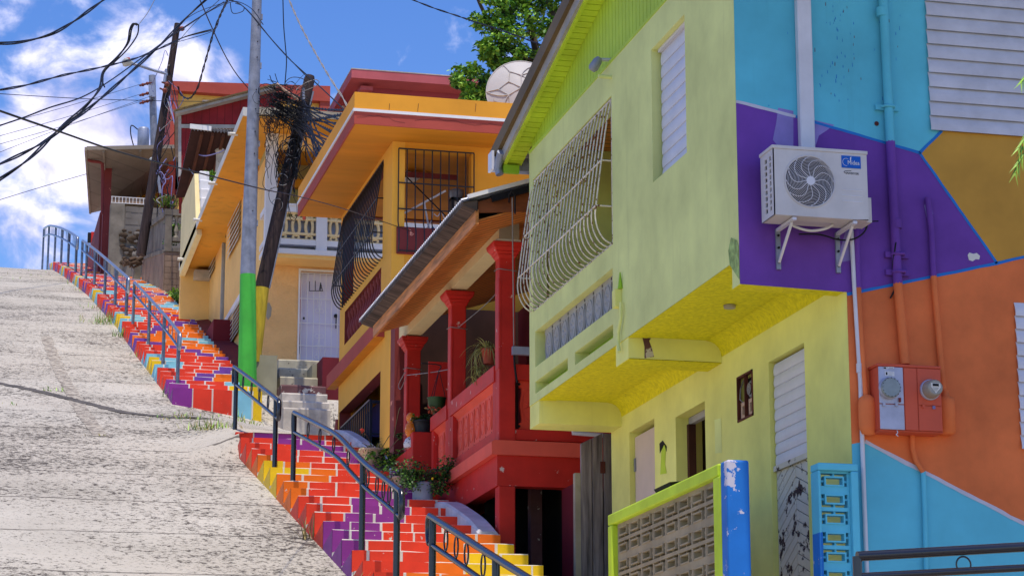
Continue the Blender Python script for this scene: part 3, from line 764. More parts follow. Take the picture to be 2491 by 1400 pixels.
# belly grille
def belly(parent, name, X, y0, y1, zb, zt, n, bulge, m, r, hb_at=(.35,.62), vertical_until=.25, out=-1, sides=True):
    mb = MB()
    H = zt-zb
    def barpath(y):
        h = .20*H
        pts = [(X-bulge*(.02+.98*t**.8), y, zt-(H-h)*t) for t in (0,.15,.3,.5,.75)]
        pts += [(X-bulge*math.cos(t), y, zb+h*(1-math.sin(t))) for t in [j*PI/2/9 for j in range(10)]]
        return pts
    for i in range(n):
        mb.tube(barpath(y0+(y1-y0)*i/(n-1)), r, m, 6)
    for f in hb_at:
        p = barpath(0); tgt = zt-H*f
        q = min(smooth_path(p, 6), key=lambda v: abs(v.z-tgt) + (0 if v.x < X-.02 or f < .3 else 9))
        mb.tube([(q.x, y0-.01, q.z), (q.x, y1+.01, q.z)], r*1.1, m, 6)
    for z in (zb, zt): mb.tube([(X, y0-.02, z), (X, y1+.02, z)], r*1.3, m, 6)
    if sides:
        for y in (y0, y1):
            for f in hb_at:
                q = min(smooth_path(barpath(y), 6), key=lambda v: abs(v.z-(zt-H*f)) + (0 if v.x < X-.02 or f < .3 else 9))
                mb.tube([(X,y,q.z),(q.x,y,q.z)], r, m, 6)
            mb.tube([(X,y,zb),(X,y,zt)], r*1.2, m, 6)
    return mb.build(name, parent)
belly(gh, 'window_grille', XF+.02, 22.99, 26.36, 5.99, 7.55, 24, .19, 'rusty_white', .009, hb_at=(.42,.76))

# small things on the facade
fx = MB()
p = onX(1487,150,XF+.03); fx.tube([p+Vector((0,0,.02)), p+Vector((-.10,.02,.02)), p+Vector((-.12,.02,0))], .02, 'lamp_shell', 8)
fx.lathe([(.03,0),(.05,.04),(.055,.13),(.035,.16)], p+Vector((-.12,.02,.04)), 'galv', 12, axis=(-.5,.25,-.85))
fx.build('spot_lamp', gh)
p = onX(1487,188,XF); MB().tube([p, p+Vector((-.14,.0,.0))], .022, 'lime', 8).build('drain_spout', gh)
cb = MB()       # painted-over conduit, junction box
q = [onX(1513,662,XF),onX(1511,700,XF),onX(1509,740,XF)]
cb.lathe([(.006,0),(.022,-.14),(.028,-.17)], q[0]+Vector((-.02,0,0)), 'lime_dark', 10)
jb0 = onX(1509,720,XF); cb.box(XF-.07, XF-.002, jb0.y-.06, jb0.y+.06, jb0.z-.12, jb0.z+.06, 'lime_low')
pts = [onX(px,py,XF-.035) for px,py in ((1510,735),(1510,770),(1507,790),(1504,810),(1504,835),(1507,855))]
cb.tube(smooth_path(pts,5), .018, 'lime', 8)
cb.build('conduit', gh)

# ------------------------------------------------ side wall with the colour fields
def YP(px, py, off=0): v = onY(px,py,Y0-off); return (v.x, v.y, v.z)
sw = MB()
XE = 14.2
zt = 9.5
def ylim(px): return YP(px, 0)
K = {n: onY(*p, Y0) for n, p in dict(a=(1787,246), b=(1935,284), c=(2237,372), d=(2291,318), e=(2425,640), o1=(2066,716), lb1=(2074,1079), lb2=(2104,1073), lb3=(2491,1273)).items()}
def P2(v): return (v[0], Y0, v[1])
def ext(p, q, X): t = (X-p.x)/(q.x-p.x); return (X, p.z+(q.z-p.z)*t)
xc = XF
A = (xc, K['a'].z); B_ = (K['b'].x,K['b'].z); Cc = (K['c'].x,K['c'].z); D = (K['d'].x,K['d'].z); E_ = (K['e'].x,K['e'].z)
Dx = (XE, D[1]+.0); 
o2 = ext(onY(2425,640,Y0), onY(2491,625,Y0), XE)
O1 = (XG, onY(2066,716,Y0).z)
ZB = 4.66
sw.poly([P2(v) for v in [A,B_,Cc,D,Dx,(XE,zt),(xc,zt)]], 'teal')
sw.poly([P2(v) for v in [(xc,ZB),(XG,ZB-.02),O1,E_,Cc,B_,A]], 'purple')
sw.poly([P2(v) for v in [Cc,E_,o2,Dx,D]], 'ochre')
L1 = (XG, K['lb1'].z); L2 = (K['lb2'].x, K['lb2'].z); L3 = ext(onY(2104,1073,Y0), onY(2491,1273,Y0), XE)
sw.poly([P2(v) for v in [L1,L2,L3,o2,E_,O1]], 'orange_wall')
sw.poly([P2(v) for v in [(XG,-.5),(XE,-.5),L3,L2,L1]], 'sky_paint')
sw.box(XG+.002, XE, Y0+.006, Y0+.2, -.5, ZB, 'orange_wall'); sw.box(XF+.2, XE, Y0+.006, Y0+.2, ZB+.05, zt, 'teal')
sw.box(XF+.004, XG, Y0+.004, Y0+.236, ZB-.004, ZB+.04, 'stucco_yellow')
def line(p, q, w_, m, jit=.25):
    p, q = Vector((p[0],Y0-.003,p[1])), Vector((q[0],Y0-.003,q[1])); d = (q-p); n = max(2,int(d.length/.08)); nrm = Vector((-d.z,0,d.x)).normalized()
    vs = []
    for i in range(n+1):
        c = p+d*i/n; ww = w_*(1+jit*noise.noise((c.x*9,c.z*9,1)))*.5; s = w_*.2*noise.noise((c.x*7,c.z*7,5))
        vs += [c+nrm*(ww+s), c-nrm*(ww-s)]
    sw.add(vs, [(2*i,2*i+1,2*i+3,2*i+2) for i in range(n)], m)
line(A, B_, .028, 'white_line'); line(B_, Cc, .026, 'blue_line'); line(Cc, D, .026, 'blue_line'); line(Cc, E_, .024, 'blue_line')
line(O1, E_, .026, 'blue_line'); line(E_, o2, .026, 'blue_line'); line(L2, L3, .034, 'white_line')
# drips, scratches and a patch of bare plaster
for i in range(70):
    px = random.gauss(2030,26) if random.random() < .75 else random.uniform(1840,2200); py = random.uniform(10,300)
    if py > 250 and px > 1960: continue
    c = onY(px,py,Y0-.002); h_ = random.uniform(.01,.04); w2 = random.uniform(.002,.004)
    sw.add([(c.x-w2,c.y,c.z),(c.x+w2,c.y,c.z),(c.x+w2*.6,c.y,c.z+h_),(c.x-w2*.6,c.y,c.z+h_)], [(0,1,2,3)], 'maroon_dark' if random.random()<.2 else 'blue_line')
for poly_ in ([(1893,262),(1930,270),(1930,360),(1905,372),(1880,340),(1888,300)],[(1972,290),(2030,304),(2010,318),(1992,330),(1985,352),(1972,356)],[(2058,558),(2068,555),(2076,632),(2040,638),(2046,600)],[(2248,500),(2262,480),(2270,520),(2258,545)]):
    sw.poly([YP(a_,b_,.0025) for a_,b_ in poly_], 'purple_pale')
pp = [(2354,620),(2358,614),(2368,617),(2376,615),(2384,622),(2382,631),(2374,630),(2366,635),(2357,632)]
sw.poly([YP(a_,b_,.003) for a_,b_ in pp], 'white_wall')
sw.lathe([(.02,0),(.022,.006)], onY(2132,301,Y0), 'rust_dark', 10, axis=(0,-1,0))
sw.build('side_wall', gh)
# side windows
a_, b_ = onY(2250,-60,Y0), onY(2262,318,Y0)
lw = louvers('louver_window', gh, 'Y', Y0, b_.x-.0, XE-.1, b_.z, a_.z+.15, 12, 'louver_grey', depth=.03)
a_, b_ = onY(2459,737,Y0), onY(2484,1092,Y0)
louvers('louver_window', gh, 'Y', Y0-.0, onY(2466,737,Y0).x, XE-.1, b_.z, a_.z, 11, depth=.024)

# wiring on the side wall: white duct, pvc water pipe, painted conduits (all screwed to the house)
d0, d1 = onY(1930,0,Y0), onY(1966,0,Y0); dz = onY(1950,360,Y0)
MB().box(d0.x+.005, d1.x-.002, Y0-.08, Y0-.001, dz.z-.1, 9.0, 'white_plastic').build('line_duct', gh, .008)
def pipe(name, pts, r, mats_, off=None, parent=gh, seg=10):
    off = r+.012 if off is None else off; mb = MB()
    P3 = [onY(px,py,Y0-off) for px,py in pts]
    for i in range(len(P3)-1):
        mb.tube([P3[i],P3[i+1]], r, mats_[min(i,len(mats_)-1)], seg)
        if i: mb.ball(P3[i], r*1.02, mats_[min(i,len(mats_)-1)], 8, 6)
    return mb, P3, name
def fin(t, parent=gh): return t[0].build(t[2], parent)
t = pipe('conduit', [(2143,-80),(2150,30),(2166,345),(2176,540),(2184,690),(2202,885)], .042, ['teal','teal','purple','purple','orange_wall'])
for px,py in ((2158,262),(2182,620),(2184,663)):
    c = onY(px,py,Y0-.03); mm = 'teal' if py < 300 else 'purple'
    t[0].box(c.x-.11,c.x+.11,Y0-.035,Y0-.002,c.z-.025,c.z+.025,mm); t[0].tube([c+Vector((-.055,-.02,0)),c+Vector((-.04,-.065,0)),c+Vector((.04,-.065,0)),c+Vector((.055,-.02,0))], .014, mm, 6)
for px,py in ((2145,30),(2180,545)):
    c = onY(px,py,Y0-.054); t[0].lathe([(.05,-.04),(.05,.04)], c, 'teal' if py < 300 else 'purple', 12)
fin(t)
t = pipe('conduit', [(2257,480),(2266,560),(2271,672),(2282,800),(2296,960)], .028, ['purple','purple','orange_wall','orange_wall']); 
c = onY(2302,1010,Y0-.05); t[0].lathe([(.03,.22),(.035,.17),(.075,.15),(.08,.12),(.08,-.15),(.05,-.17)], c, 'orange_wall', 14); fin(t)
t = pipe('conduit', [(2083,560),(2088,700),(2096,850),(2107,985)], .026, ['purple','orange_wall','orange_wall'])
c = onY(2111,1010,Y0-.06); t[0].lathe([(.03,.18),(.075,.15),(.085,.1),(.085,-.1),(.06,-.16),(.02,-.17)], c, 'orange_wall', 14, sy=.7); fin(t)
t = pipe('conduit', [(2219,1045),(2220,1090),(2228,1120),(2246,1148),(2250,1250),(2254,1420)], .022, ['orange_wall','orange_wall','orange_wall','sky_paint']); fin(t)
t = pipe('water_pipe', [(2071,560),(2078,690),(2088,850),(2093,930),(2100,1150),(2110,1420)], .020, ['white_plastic'], .034)
for px, py in ((2090,895),): t[0].lathe([(.026,-.04),(.026,.04)], onY(px,py,Y0-.034), 'white_plastic', 10)
fin(t)
# recessed ground floor facade
lf = MB()
lf.wall('X', XG, .2, Y0+.006, 26.46, 1.0, ZU, [(24.75,25.72,1.0,4.50),(22.98,23.98,2.3,4.38),(21.49,21.95,3.98,4.43),(20.08,21.04,1.0,4.41)], 'lime_low')
lf.build('ground_floor_wall', gh)
# stroke of fresh paint, patches
for poly, m in (([(1610,1085),(1620,1080),(1618,1130),(1622,1150),(1606,1153),(1608,1110)],'lime_bright'),([(1738,1020),(1754,1016),(1756,1100),(1740,1102)],'lime'),
                ([(1604,1078),(1612,1070),(1622,1085),(1621,1098),(1616,1080),(1605,1102)],'black_mat')):
    MB().poly([onX(a,b,XG-.003) for a,b in poly], m).build('paint_stroke', gh)
dr = MB().box(XG+.06, XG+.09, 24.76, 25.70, 1.2, 4.44, 'door_pink'); dob = dr.build('door', gh)
MB().box(XG+.045, XG+.06, 25.66, 25.70, 4.05, 4.2, 'galv').build('hinge', dob)
wf = MB().box(XG+.12, XG+.2, 23.90, 23.965, 2.3, 4.3, 'brown_beam').box(XG+.14,XG+.2,22.99,23.96,4.3,4.372,'grey_board').box(XG+.5, XG+.55, 22.2, 24.6, 1.5, ZU, 'dark_brown')  # last box: dark sheet, interior shade put into its colour
wf.build('window_frame', gh)
mbx = MB()     # open meter niche
mbx.box(XG+.10, XG+.12, 21.5, 21.94, 3.99, 4.42, 'black_mat')
for py_, y_ in ((4.24,21.60),): mbx.lathe([(.085,0),(.085,.1),(.07,.11)], (XG+.12,21.61,4.26), 'galv', 16, axis=(-1,0,0))
mbx.lathe([(.06,.0),(.06,.012)], (XG+.01,21.61,4.26), 'dark_glass', 16, axis=(-1,0,0))
for y_ in (21.60,21.83):
    mbx.wall('X', XG+.02, .03, y_-.085, y_+.085, 4.0, 4.17, [(y_-.045,y_+.045,4.04,4.13)], 'pot_clay')
mbx.tube([(XG+.05,21.9,4.4),(XG+.0,21.86,4.3),(XG+.0,21.88,4.2),(XG+.05,21.8,4.12)], .006, 'cable_grey', 5)
for a,b,c,d in ((21.49,21.51,3.98,4.43),(21.93,21.95,3.98,4.43),(21.49,21.95,3.98,4.0),(21.49,21.95,4.41,4.43),(21.715,21.725,3.98,4.43)): mbx.box(XG-.01,XG+.03,a,b,c,d,'rust_dark')
mbx.build('meter_niche', gh)
lv = louvers('louver_door', gh, 'X', XG+.06, 20.10, 21.02, 3.41, 4.38, 9)
# old chevron-board door leaf below the louvres
def zclip(pts, zc):
    out = []
    for i, p in enumerate(pts):
        q = pts[(i+1)%len(pts)]
        if p[2] <= zc: out.append(p)
        if (p[2] <= zc) != (q[2] <= zc):
            t = (zc-p[2])/(q[2]-p[2]); out.append(tuple(p[k]+(q[k]-p[k])*t for k in range(3)))
    return out if len(out) > 2 else None
ch = MB()
yA, yM, yB = 20.10, 20.52, 21.03
zz = 1.0
while zz < 3.60:
    for (p, q, s0, s1) in ((yA,yM,0,-.12),(yM,yB,.28,0)):
        a0, a1 = zz+s0, zz+(.0 if p == yA else 0)
        lo = [(XG+.05,p+.004,zz+(.0 if p==yA else .14)),(XG+.05,q-.004,zz+(.14 if p==yA else -.12))]
        pts = [(lo[0][0],lo[0][1],lo[0][2]+.006),(lo[1][0],lo[1][1],lo[1][2]+.006),(lo[1][0],lo[1][1],lo[1][2]+.096),(lo[0][0],lo[0][1],lo[0][2]+.096)]
        pts = zclip(pts, 3.40)
        if pts: ch.prism(pts, (.02,0,0), 'door_old')
    zz += .1
ch.box(XG+.072, XG+.09, yA, yB, 1.0, 3.40, 'dark_plank')
ch.box(XG+.02, XG+.09, yA, yB, 3.36, 3.41, 'door_old')
ch.build('board_door', gh)
# ------------------------------------------------------------------ red porch house
XC = 6.72                                  # front of its columns and balustrade
YN, YFAR = 28.38, 34.95
rh = thing('red_house', 'red painted house with a columned porch, cast balustrade and varnished wooden eaves', 'house', (8,31,4))
SZ = 4.80                                   # porch floor
pb = MB()
pb.prism([(6.62,YN-.04,SZ-.02),(6.66,YN-.04,SZ),(10.5,YN-.04,SZ),(10.5,YN-.04,SZ-.18),(6.62,YN-.04,SZ-.18)], (0,YFAR-YN,0), 'red_coral')
pb.build('porch_floor', rh)
bm = MB()
bm.box(XC-.02, XC+.18, YN+.0, YFAR, SZ-.56, SZ-.182, 'red')            # edge beam below the floor
bm.box(XC+.18, 8.62, YN+.0, YN+.2, SZ-.56, SZ-.182, 'red')
bm.build('edge_beam', rh)
def column(y, x, z0, z1, w, m, name, cap=True, foot=True):
    mb = MB(); c = .03
    pts = [(x,y),(x+w,y),(x+w,y+w),(x,y+w)]
    mb.prism([(x,y,z0),(x+w,y,z0),(x+w,y+w,z0),(x,y+w,z0)], (0,0,z1-z0), m)
    if cap:
        st = [(.0,-.0),(.03,.05),(.05,.09),(.09,.14),(.10,.20)]
        for (e0,h0),(e1,h1) in zip(st, st[1:]):
            a = [(x-e0,y-e0),(x+w+e0,y-e0),(x+w+e0,y+w+e0),(x-e0,y+w+e0)]; b = [(x-e1,y-e1),(x+w+e1,y-e1),(x+w+e1,y+w+e1),(x-e1,y+w+e1)]
            mb.hexa([(*p,z1-.2+h0) for p in a]+[(*p,z1-.2+h1) for p in b], m)
        for zc in (z1-.42, z0+.95):   # chamfer stops: small proud corner strips
            pass
        mb.hexa([(x-.008,y-.008,z0+.9),(x+.03,y-.008,z0+.9),(x+.03,y+w*.9,z0+.9),(x-.008,y+w*.9,z0+.9),(x-.008,y-.008,z1-.45),(x+.03,y-.008,z1-.45),(x+.03,y+w*.9,z1-.45),(x-.008,y+w*.9,z1-.45)], m)
    return mb.build(name, rh, .012, 2)
CT = 7.32
for y in (YN, 31.22, 34.35): column(y, XC, SZ, CT, .21, 'red', 'column')
lowc = column(YN+.0, XC, 1.8, SZ-.56, .21, 'red', 'pillar', cap=False)
MB().box(XC+.02,XC+.2, 31.2, 31.42, 2.0, SZ-.56, 'maroon').build('pillar', rh)
# balustrade between near and middle column, short ones beyond
def balus(y0, y1, n):
    mb = MB()
    zr = SZ+.98
    mb.box(XC-.02, XC+.14, y0, y1, zr-.20, zr, 'red'); mb.box(XC-.0, XC+.14, y0, y1, SZ+.02, SZ+.16, 'red')
    mb.box(XC+.001, XC+.12, y0, y0+.13, SZ+.161, zr-.201, 'red'); mb.box(XC+.001, XC+.12, y1-.13, y1, SZ+.161, zr-.201, 'red')
    mb.prism([(XC+.0,y0+.13,zr-.2),(XC+.0,y1-.13,zr-.2),(XC+.09,y1-.13,zr-.28),(XC+.09,y0+.13,zr-.28)], (0,0,.004), 'red_coral')
    mb.build('balustrade', rh, .008)
    star_panel(rh, 'block_panel', 'X', XC+.07, y0+.135, y1-.135, SZ+.162, zr-.202, n, 'red_coral')
    MB().box(XC+.15, XC+.16, y0+.13, y1-.13, SZ+.16, zr-.2, 'maroon').build('panel_back', rh)
balus(YN+.21, 31.22, 7); balus(31.43, 32.5, 2)
# railing towards the camera (its end face, next to the corner column)
eb = MB()
eb.box(XC+.21, 8.6, YN+.03, YN+.15, SZ+.78, SZ+.98, 'red'); eb.box(XC+.21, 8.6, YN+.03, YN+.15, SZ+.02, SZ+.16, 'red')
eb.build('balustrade', rh, .008)
star_panel(rh, 'block_panel', 'Y', YN+.09, XC+.28, 8.5, SZ+.162, SZ+.778, 5, 'red_light')
# stair side: lower stepped parapet with a pot on it
pp_ = MB(); pp_.box(XC-.28, XC+.0, 33.05, 34.2, 4.2, 5.27, 'red').box(XC-.28,XC+.0,32.4,33.05,4.2,5.60,'red'); 
pp_ = MB(); pp_.hexa([(6.50,32.75,4.3),(6.95,32.75,4.3),(6.95,33.2,4.3),(6.5,33.2,4.3),(6.50,32.75,5.62),(6.95,32.75,5.62),(6.95,33.2,5.62),(6.5,33.2,5.62)], 'red')
pp_.box(6.5,6.62,33.2,34.6,5.2,5.42,'red')
pp_.build('parapet', rh, .01)
# cream beam over the columns, grey end block
cb_ = MB(); cb_.box(XC-.02, XC+.2, YN-.06, YFAR, CT+.02, CT+.38, 'cream'); cb_.box(XC-.05, XC+.26, YN-.08, YN+.25, CT+.003, CT+.03, 'white_wall'); cb_.build('roof_beam', rh)
MB().box(XC-.015, XC+.24, YN-.085, YN-.061, CT+.03, CT+.36, 'conc').build('beam_end', rh)
# eaves: boards run across, planks under a rising roof; fascia plank and dark edge boards
EX = 6.12; ZE = 7.30; SL = .33                  # outer eave edge, its underside height and roof pitch towards +x
YA, YB = 27.35, 34.25
so = MB()
def rs(x, d=0): return ZE+(x-EX)*SL*.55+d
so.hexa([(EX+.1,YA+.05,rs(EX+.1)),(9.6,YA+.05,rs(9.6)+.5),(9.6,YB-.02,rs(9.6)+.5),(EX+.1,YB-.02,rs(EX+.1)),(EX+.1,YA+.05,rs(EX+.1,.02)),(9.6,YA+.05,rs(9.6,.52)),(9.6,YB-.02,rs(9.6,.52)),(EX+.1,YB-.02,rs(EX+.1,.02))], 'wood_varnish')
so.build('soffit_boards', rh)
fb = MB(); fb.hexa([(EX+.06,YA,ZE-.03),(EX+.10,YA,ZE-.03),(EX+.10,YB,ZE-.03),(EX+.06,YB,ZE-.03),(EX+.06,YA,ZE+.15),(EX+.10,YA,ZE+.15),(EX+.10,YB,ZE+.15),(EX+.06,YB,ZE+.15)], 'wood_beam'); fb.build('fascia_board', rh)
db = MB(); db.hexa([(EX-.10,YA-.02,ZE+.19),(EX+.08,YA-.02,ZE+.13),(EX+.08,YB+.12,ZE+.13),(EX-.10,YB+.12,ZE+.19),(EX-.10,YA-.02,ZE+.23),(EX+.08,YA-.02,ZE+.26),(EX+.08,YB+.12,ZE+.26),(EX-.10,YB+.12,ZE+.23)], 'dark_plank'); db.build('eave_board', rh)
# corrugated zinc roof
cz = MB(); n = int((YB-YA+.25)/.0475); vs = []
for i in range(n+1):
    y = YA-.06+.0475*i; dz = .014*(1 if i%2 else -1)
    vs += [(EX-.125,y,ZE+.235+dz),(9.8,y,ZE+.235+(9.8-EX)*SL+dz)]
cz.add(vs, [(2*i,2*i+1,2*i+3,2*i+2) for i in range(n)], 'zinc')
vs2 = [(x,y,z+.02) for x,y,z in vs]; cz.add(vs2, [(2*i+2,2*i+3,2*i+1,2*i) for i in range(n)], 'white_paint')
cz.add([v for i in range(n+1) for v in (vs[2*i], vs2[2*i])], [(2*i,2*i+1,2*i+3,2*i+2) for i in range(n)], 'white_paint')
cz.build('zinc_roof', rh)
# gable side towards the camera: plywood board under the sloping roof, white verge strip
gb = MB(); gb.prism([(EX+.1,YA+.03,ZE+.12),(9.6,YA+.03,ZE+.42),(9.6,YA+.03,ZE+.23+(9.6-EX)*SL-.03),(EX+.1,YA+.03,ZE+.26)], (0,.03,0), 'plywood'); gb.build('verge_board', rh)
vg = MB(); p, q = Vector((EX-.05,YA-.07,ZE+.285)), Vector((9.7,YA-.07,ZE+.285+(9.75-EX)*SL)); vg.bar(p,q,.04,.05,'white_paint'); vg.bar(p-Vector((-.3,-.02,.0)),q-Vector((0,-.02,.07)),.05,.08,'black_mat'); vg.build('verge_strip', rh)
hk = MB(); c = onY(1244,470,YA-.12); hk.tube([c+Vector((.0,.12,-.08)),c+Vector((-.03,.0,-.02)),c+Vector((-.0,-.02,.03)),c+Vector((.05,.02,-.02)),c+Vector((.05,.02,-.25))], .012, 'cable', 6); hk.build('cable_hook', rh)
# house wall behind the porch with door, porch and cellar shade put into dark wall colours
bw_ = MB()
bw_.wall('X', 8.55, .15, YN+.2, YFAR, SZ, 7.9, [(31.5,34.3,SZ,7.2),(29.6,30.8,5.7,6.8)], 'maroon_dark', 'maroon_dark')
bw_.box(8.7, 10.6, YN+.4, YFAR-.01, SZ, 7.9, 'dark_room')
bw_.box(XC+.2, 10.6, YFAR-.12, YFAR, 1.8, 7.9, 'dark_brown')
bw_.box(8.56, 10.6, YN+.2, YN+.3, SZ, 8.2, 'red')
bw_.build('back_wall', rh)
MB().box(XC+1.0, XC+1.05, YN+.25, YFAR-.15, 1.5, SZ-.2, 'dark_room').box(7.35, 7.5, YN+.9, YN+1.05, 1.8, SZ-.2, 'conc_maroon').box(7.0,7.3,YN+1.4,YN+1.5,1.8,3.4,'zinc').box(XC+.2, 8.6, YN+1.6, YN+1.65, 1.8, SZ-.2,'dark_room').build('cellar_void', rh)  # near-black sheets paint the shade of the void; pillar and panel stand before them
MB().box(8.50, 8.54, 29.1, 29.5, SZ+.1, 6.9, 'white_wall').build('door_frame', rh)
# loose cables strung between the columns
def wire(mb, pts, r, m, n=10, seg=5): mb.tube(smooth_path(pts, n), r, m, seg); return mb
wr = MB()
wire(wr, [onX(990,912,XC-.02)+Vector((0,0,0)), onX(1050,905,XC+.0), onX(1090,898,XC-.01)], .006, 'cable_grey')
wire(wr, [onX(985,905,XC-.03), onX(970,935,XC-.04), onX(975,945,XC-.04), onX(988,915,XC-.03)], .006, 'cable_grey')
for y in (34.35, 31.22, YN):
    z = {34.35:6.85, 31.22:6.82, YN:6.98}[y]; wr.tube([(XC-.012,y-.012,z),(XC+.222,y-.012,z-.02),(XC+.222,y+.222,z),(XC-.012,y+.222,z+.02)], .006, 'cable_grey', 5, closed=True)
wire(wr, [(XC+.1,31.2,6.82),(XC+.3,29.8,7.0),(XC+.2,YN+.2,7.2)], .006, 'cable_grey')
tag(wr.build('clothes_line'), 'thin grey clothes line knotted around the red porch columns', 'clothes line')
hw = MB(); c0 = onY(1246,480,YA-.1); c1 = onY(1250,840,YN-.1); wire(hw, [c0, c0.lerp(c1,.5)+Vector((.0,0,0)), c1], .008, 'cable_grey'); wire(hw, [c1, c1+Vector((.01,0,-.25)), onY(1258,930,YN-.08)], .014, 'cable')
hw.box(c1.x-.03,c1.x+.35,YN-.16,YN-.1,c1.z-.12,c1.z-.02,'zinc')
tag(hw.build('hanging_cable'), 'grey cable hanging from the zinc roof down past the nearest red column', 'cable')

# weathered grey plank door between the red and the lime house
pd = thing('plank_door', 'weathered grey plank door between the red porch and the lime house', 'door', (7.3,27.2,1.5))
pl = MB(); Yd = 27.0
def pz(px,py): v = onY(px,py,Yd); return (v.x,Yd,v.z)
a = pz(1413,1078); b = pz(1467,1052); c = pz(1506,1056)
for (x0,x1,z0,z1) in ((a[0],(a[0]+b[0])/2-.004,a[2],(a[2]+b[2])/2),((a[0]+b[0])/2+.004,b[0]-.006,(a[2]+b[2])/2,b[2]),(b[0]+.006,c[0]+.02,b[2]+.0,c[2])):
    pl.hexa([(x0,Yd,1.2),(x1,Yd,1.2),(x1,Yd+.04,1.2),(x0,Yd+.04,1.2),(x0,Yd,z0),(x1,Yd,z1),(x1,Yd+.04,z1),(x0,Yd+.04,z0)], 'grey_wood')
pl.build('boards', pd, .006)
h1 = onY(1466,1136,Yd); MB().box(h1.x-.03,h1.x+.03,Yd-.012,Yd+.001,h1.z-.07,h1.z+.07,'rust_dark').build('hinge', pd)
MB().box(a[0]-.07, a[0]-.003, Yd+.01, Yd+.1, 1.2, a[2]-.35, 'conc').build('door_jamb', pd)
vp = MB(); q0 = onY(1393,1052,YN-.1); vp.tube([q0+Vector((0,0,.1)),q0+Vector((0,0,.0)),q0+Vector((.5,0,-.02))], .028, 'white_plastic', 8)
tag(vp.build('drain_pipe'), 'short white elbow drain pipe sticking out above the grey plank door', 'pipe')
MB().box(7.5, 7.6, 27.06, 28.3, 1, 4.2, 'maroon_dark').build('side_wall', pd)
# ------------------------------------------------------------------ orange house
oh = thing('orange_house', 'orange two-storey house with black barred balcony and wide flat roof banded in red', 'house', (8.5,38,5))
OY0, OY1 = 35.25, 40.0; XO_ = 6.634
ZS = 8.0                                     # balcony floor / ledge
EV = 5.88                                    # roof edge towards the stairs
# main facade with openings: grille hole, baluster strip, ground floor barred bay
fw = MB()
gz0 = onX(934,628,XO_).z; gz1 = onX(934,372,XO_).z
bx0 = onX(934,660,XO_); 
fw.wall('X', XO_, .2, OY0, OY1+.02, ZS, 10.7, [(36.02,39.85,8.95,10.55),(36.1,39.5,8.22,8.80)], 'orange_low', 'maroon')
fw.wall('X', XO_, .2, OY0, OY1+.02, 3.5, ZS, [(36.05,39.9,4.2,7.12)], 'orange_low', 'maroon')
fw.build('facade_wall', oh)
# maroon ground floor pier at the near corner
MB().box(XO_+.004, XO_+.30, OY0-.35, OY0-.004, 3.5, 7.9, 'maroon').build('corner_pier', oh)
# near wall (towards the camera) with barred window
nw = MB()
wa = onY(966,362,OY0); wb = onY(1154,640,OY0)
nw.wall('Y', OY0, .2, XO_+.2, 11.5, ZS-.3, 10.9, [(wa.x+.05,onY(1150,380,OY0).x-.02,onY(970,612,OY0).z,onY(970,362,OY0).z)], 'orange_house', 'orange_house')
nw.build('side_wall', oh)
# inside of the balcony room
ir = MB()
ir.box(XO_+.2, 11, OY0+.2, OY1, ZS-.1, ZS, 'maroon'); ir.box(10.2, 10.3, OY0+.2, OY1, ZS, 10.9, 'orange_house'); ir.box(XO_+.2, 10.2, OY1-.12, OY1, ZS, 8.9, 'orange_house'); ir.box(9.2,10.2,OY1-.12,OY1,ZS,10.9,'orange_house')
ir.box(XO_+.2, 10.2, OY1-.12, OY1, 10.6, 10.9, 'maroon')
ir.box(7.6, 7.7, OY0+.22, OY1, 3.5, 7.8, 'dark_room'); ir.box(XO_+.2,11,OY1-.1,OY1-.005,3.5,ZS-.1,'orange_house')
ir.build('inner_walls', oh)
la = onY(992,432,OY0+1.6); lp = MB(); lp.lathe([(.02,.12),(.06,.1),(.19,.03),(.2,0),(.15,-.04),(.02,-.06)], la, 'white_plastic', 20); lp.box(la.x-.03,la.x+.4,la.y-.03,la.y+.03,la.z+.08,la.z+.13,'wood_beam'); lp.build('ceiling_lamp', oh)
# ledge between the floors
lg = MB(); lg.box(XO_-.16, XO_, OY0+.5, OY1+.35, 7.60, 7.84, 'rust_red'); lg.box(XO_-.155,XO_,OY0+.5,OY1+.34,7.595,7.601,'orange_soffit'); lg.build('ledge', oh, .01)
for (a,b) in ((36.6,36.9),(37.05,37.15)): pass
# turned balusters
for i in range(13):
    y = 36.22+i*(39.4-36.22)/12; mb = MB()
    mb.lathe([(.055,0),(.055,.04),(.03,.07),(.055,.16),(.065,.22),(.05,.30),(.03,.40),(.035,.46),(.055,.50),(.055,.58)], (XO_+.09,y,8.22), 'maroon', 10); mb.build('baluster', oh)
MB().box(XO_+.17,XO_+.19,36.1,39.5,8.22,8.80,'maroon').build('parapet_back', oh)
belly(oh, 'balcony_grille', XO_+.02, 36.0, 39.85, 8.92, 10.55, 22, .20, 'black_iron', .011, hb_at=(.40,.74))
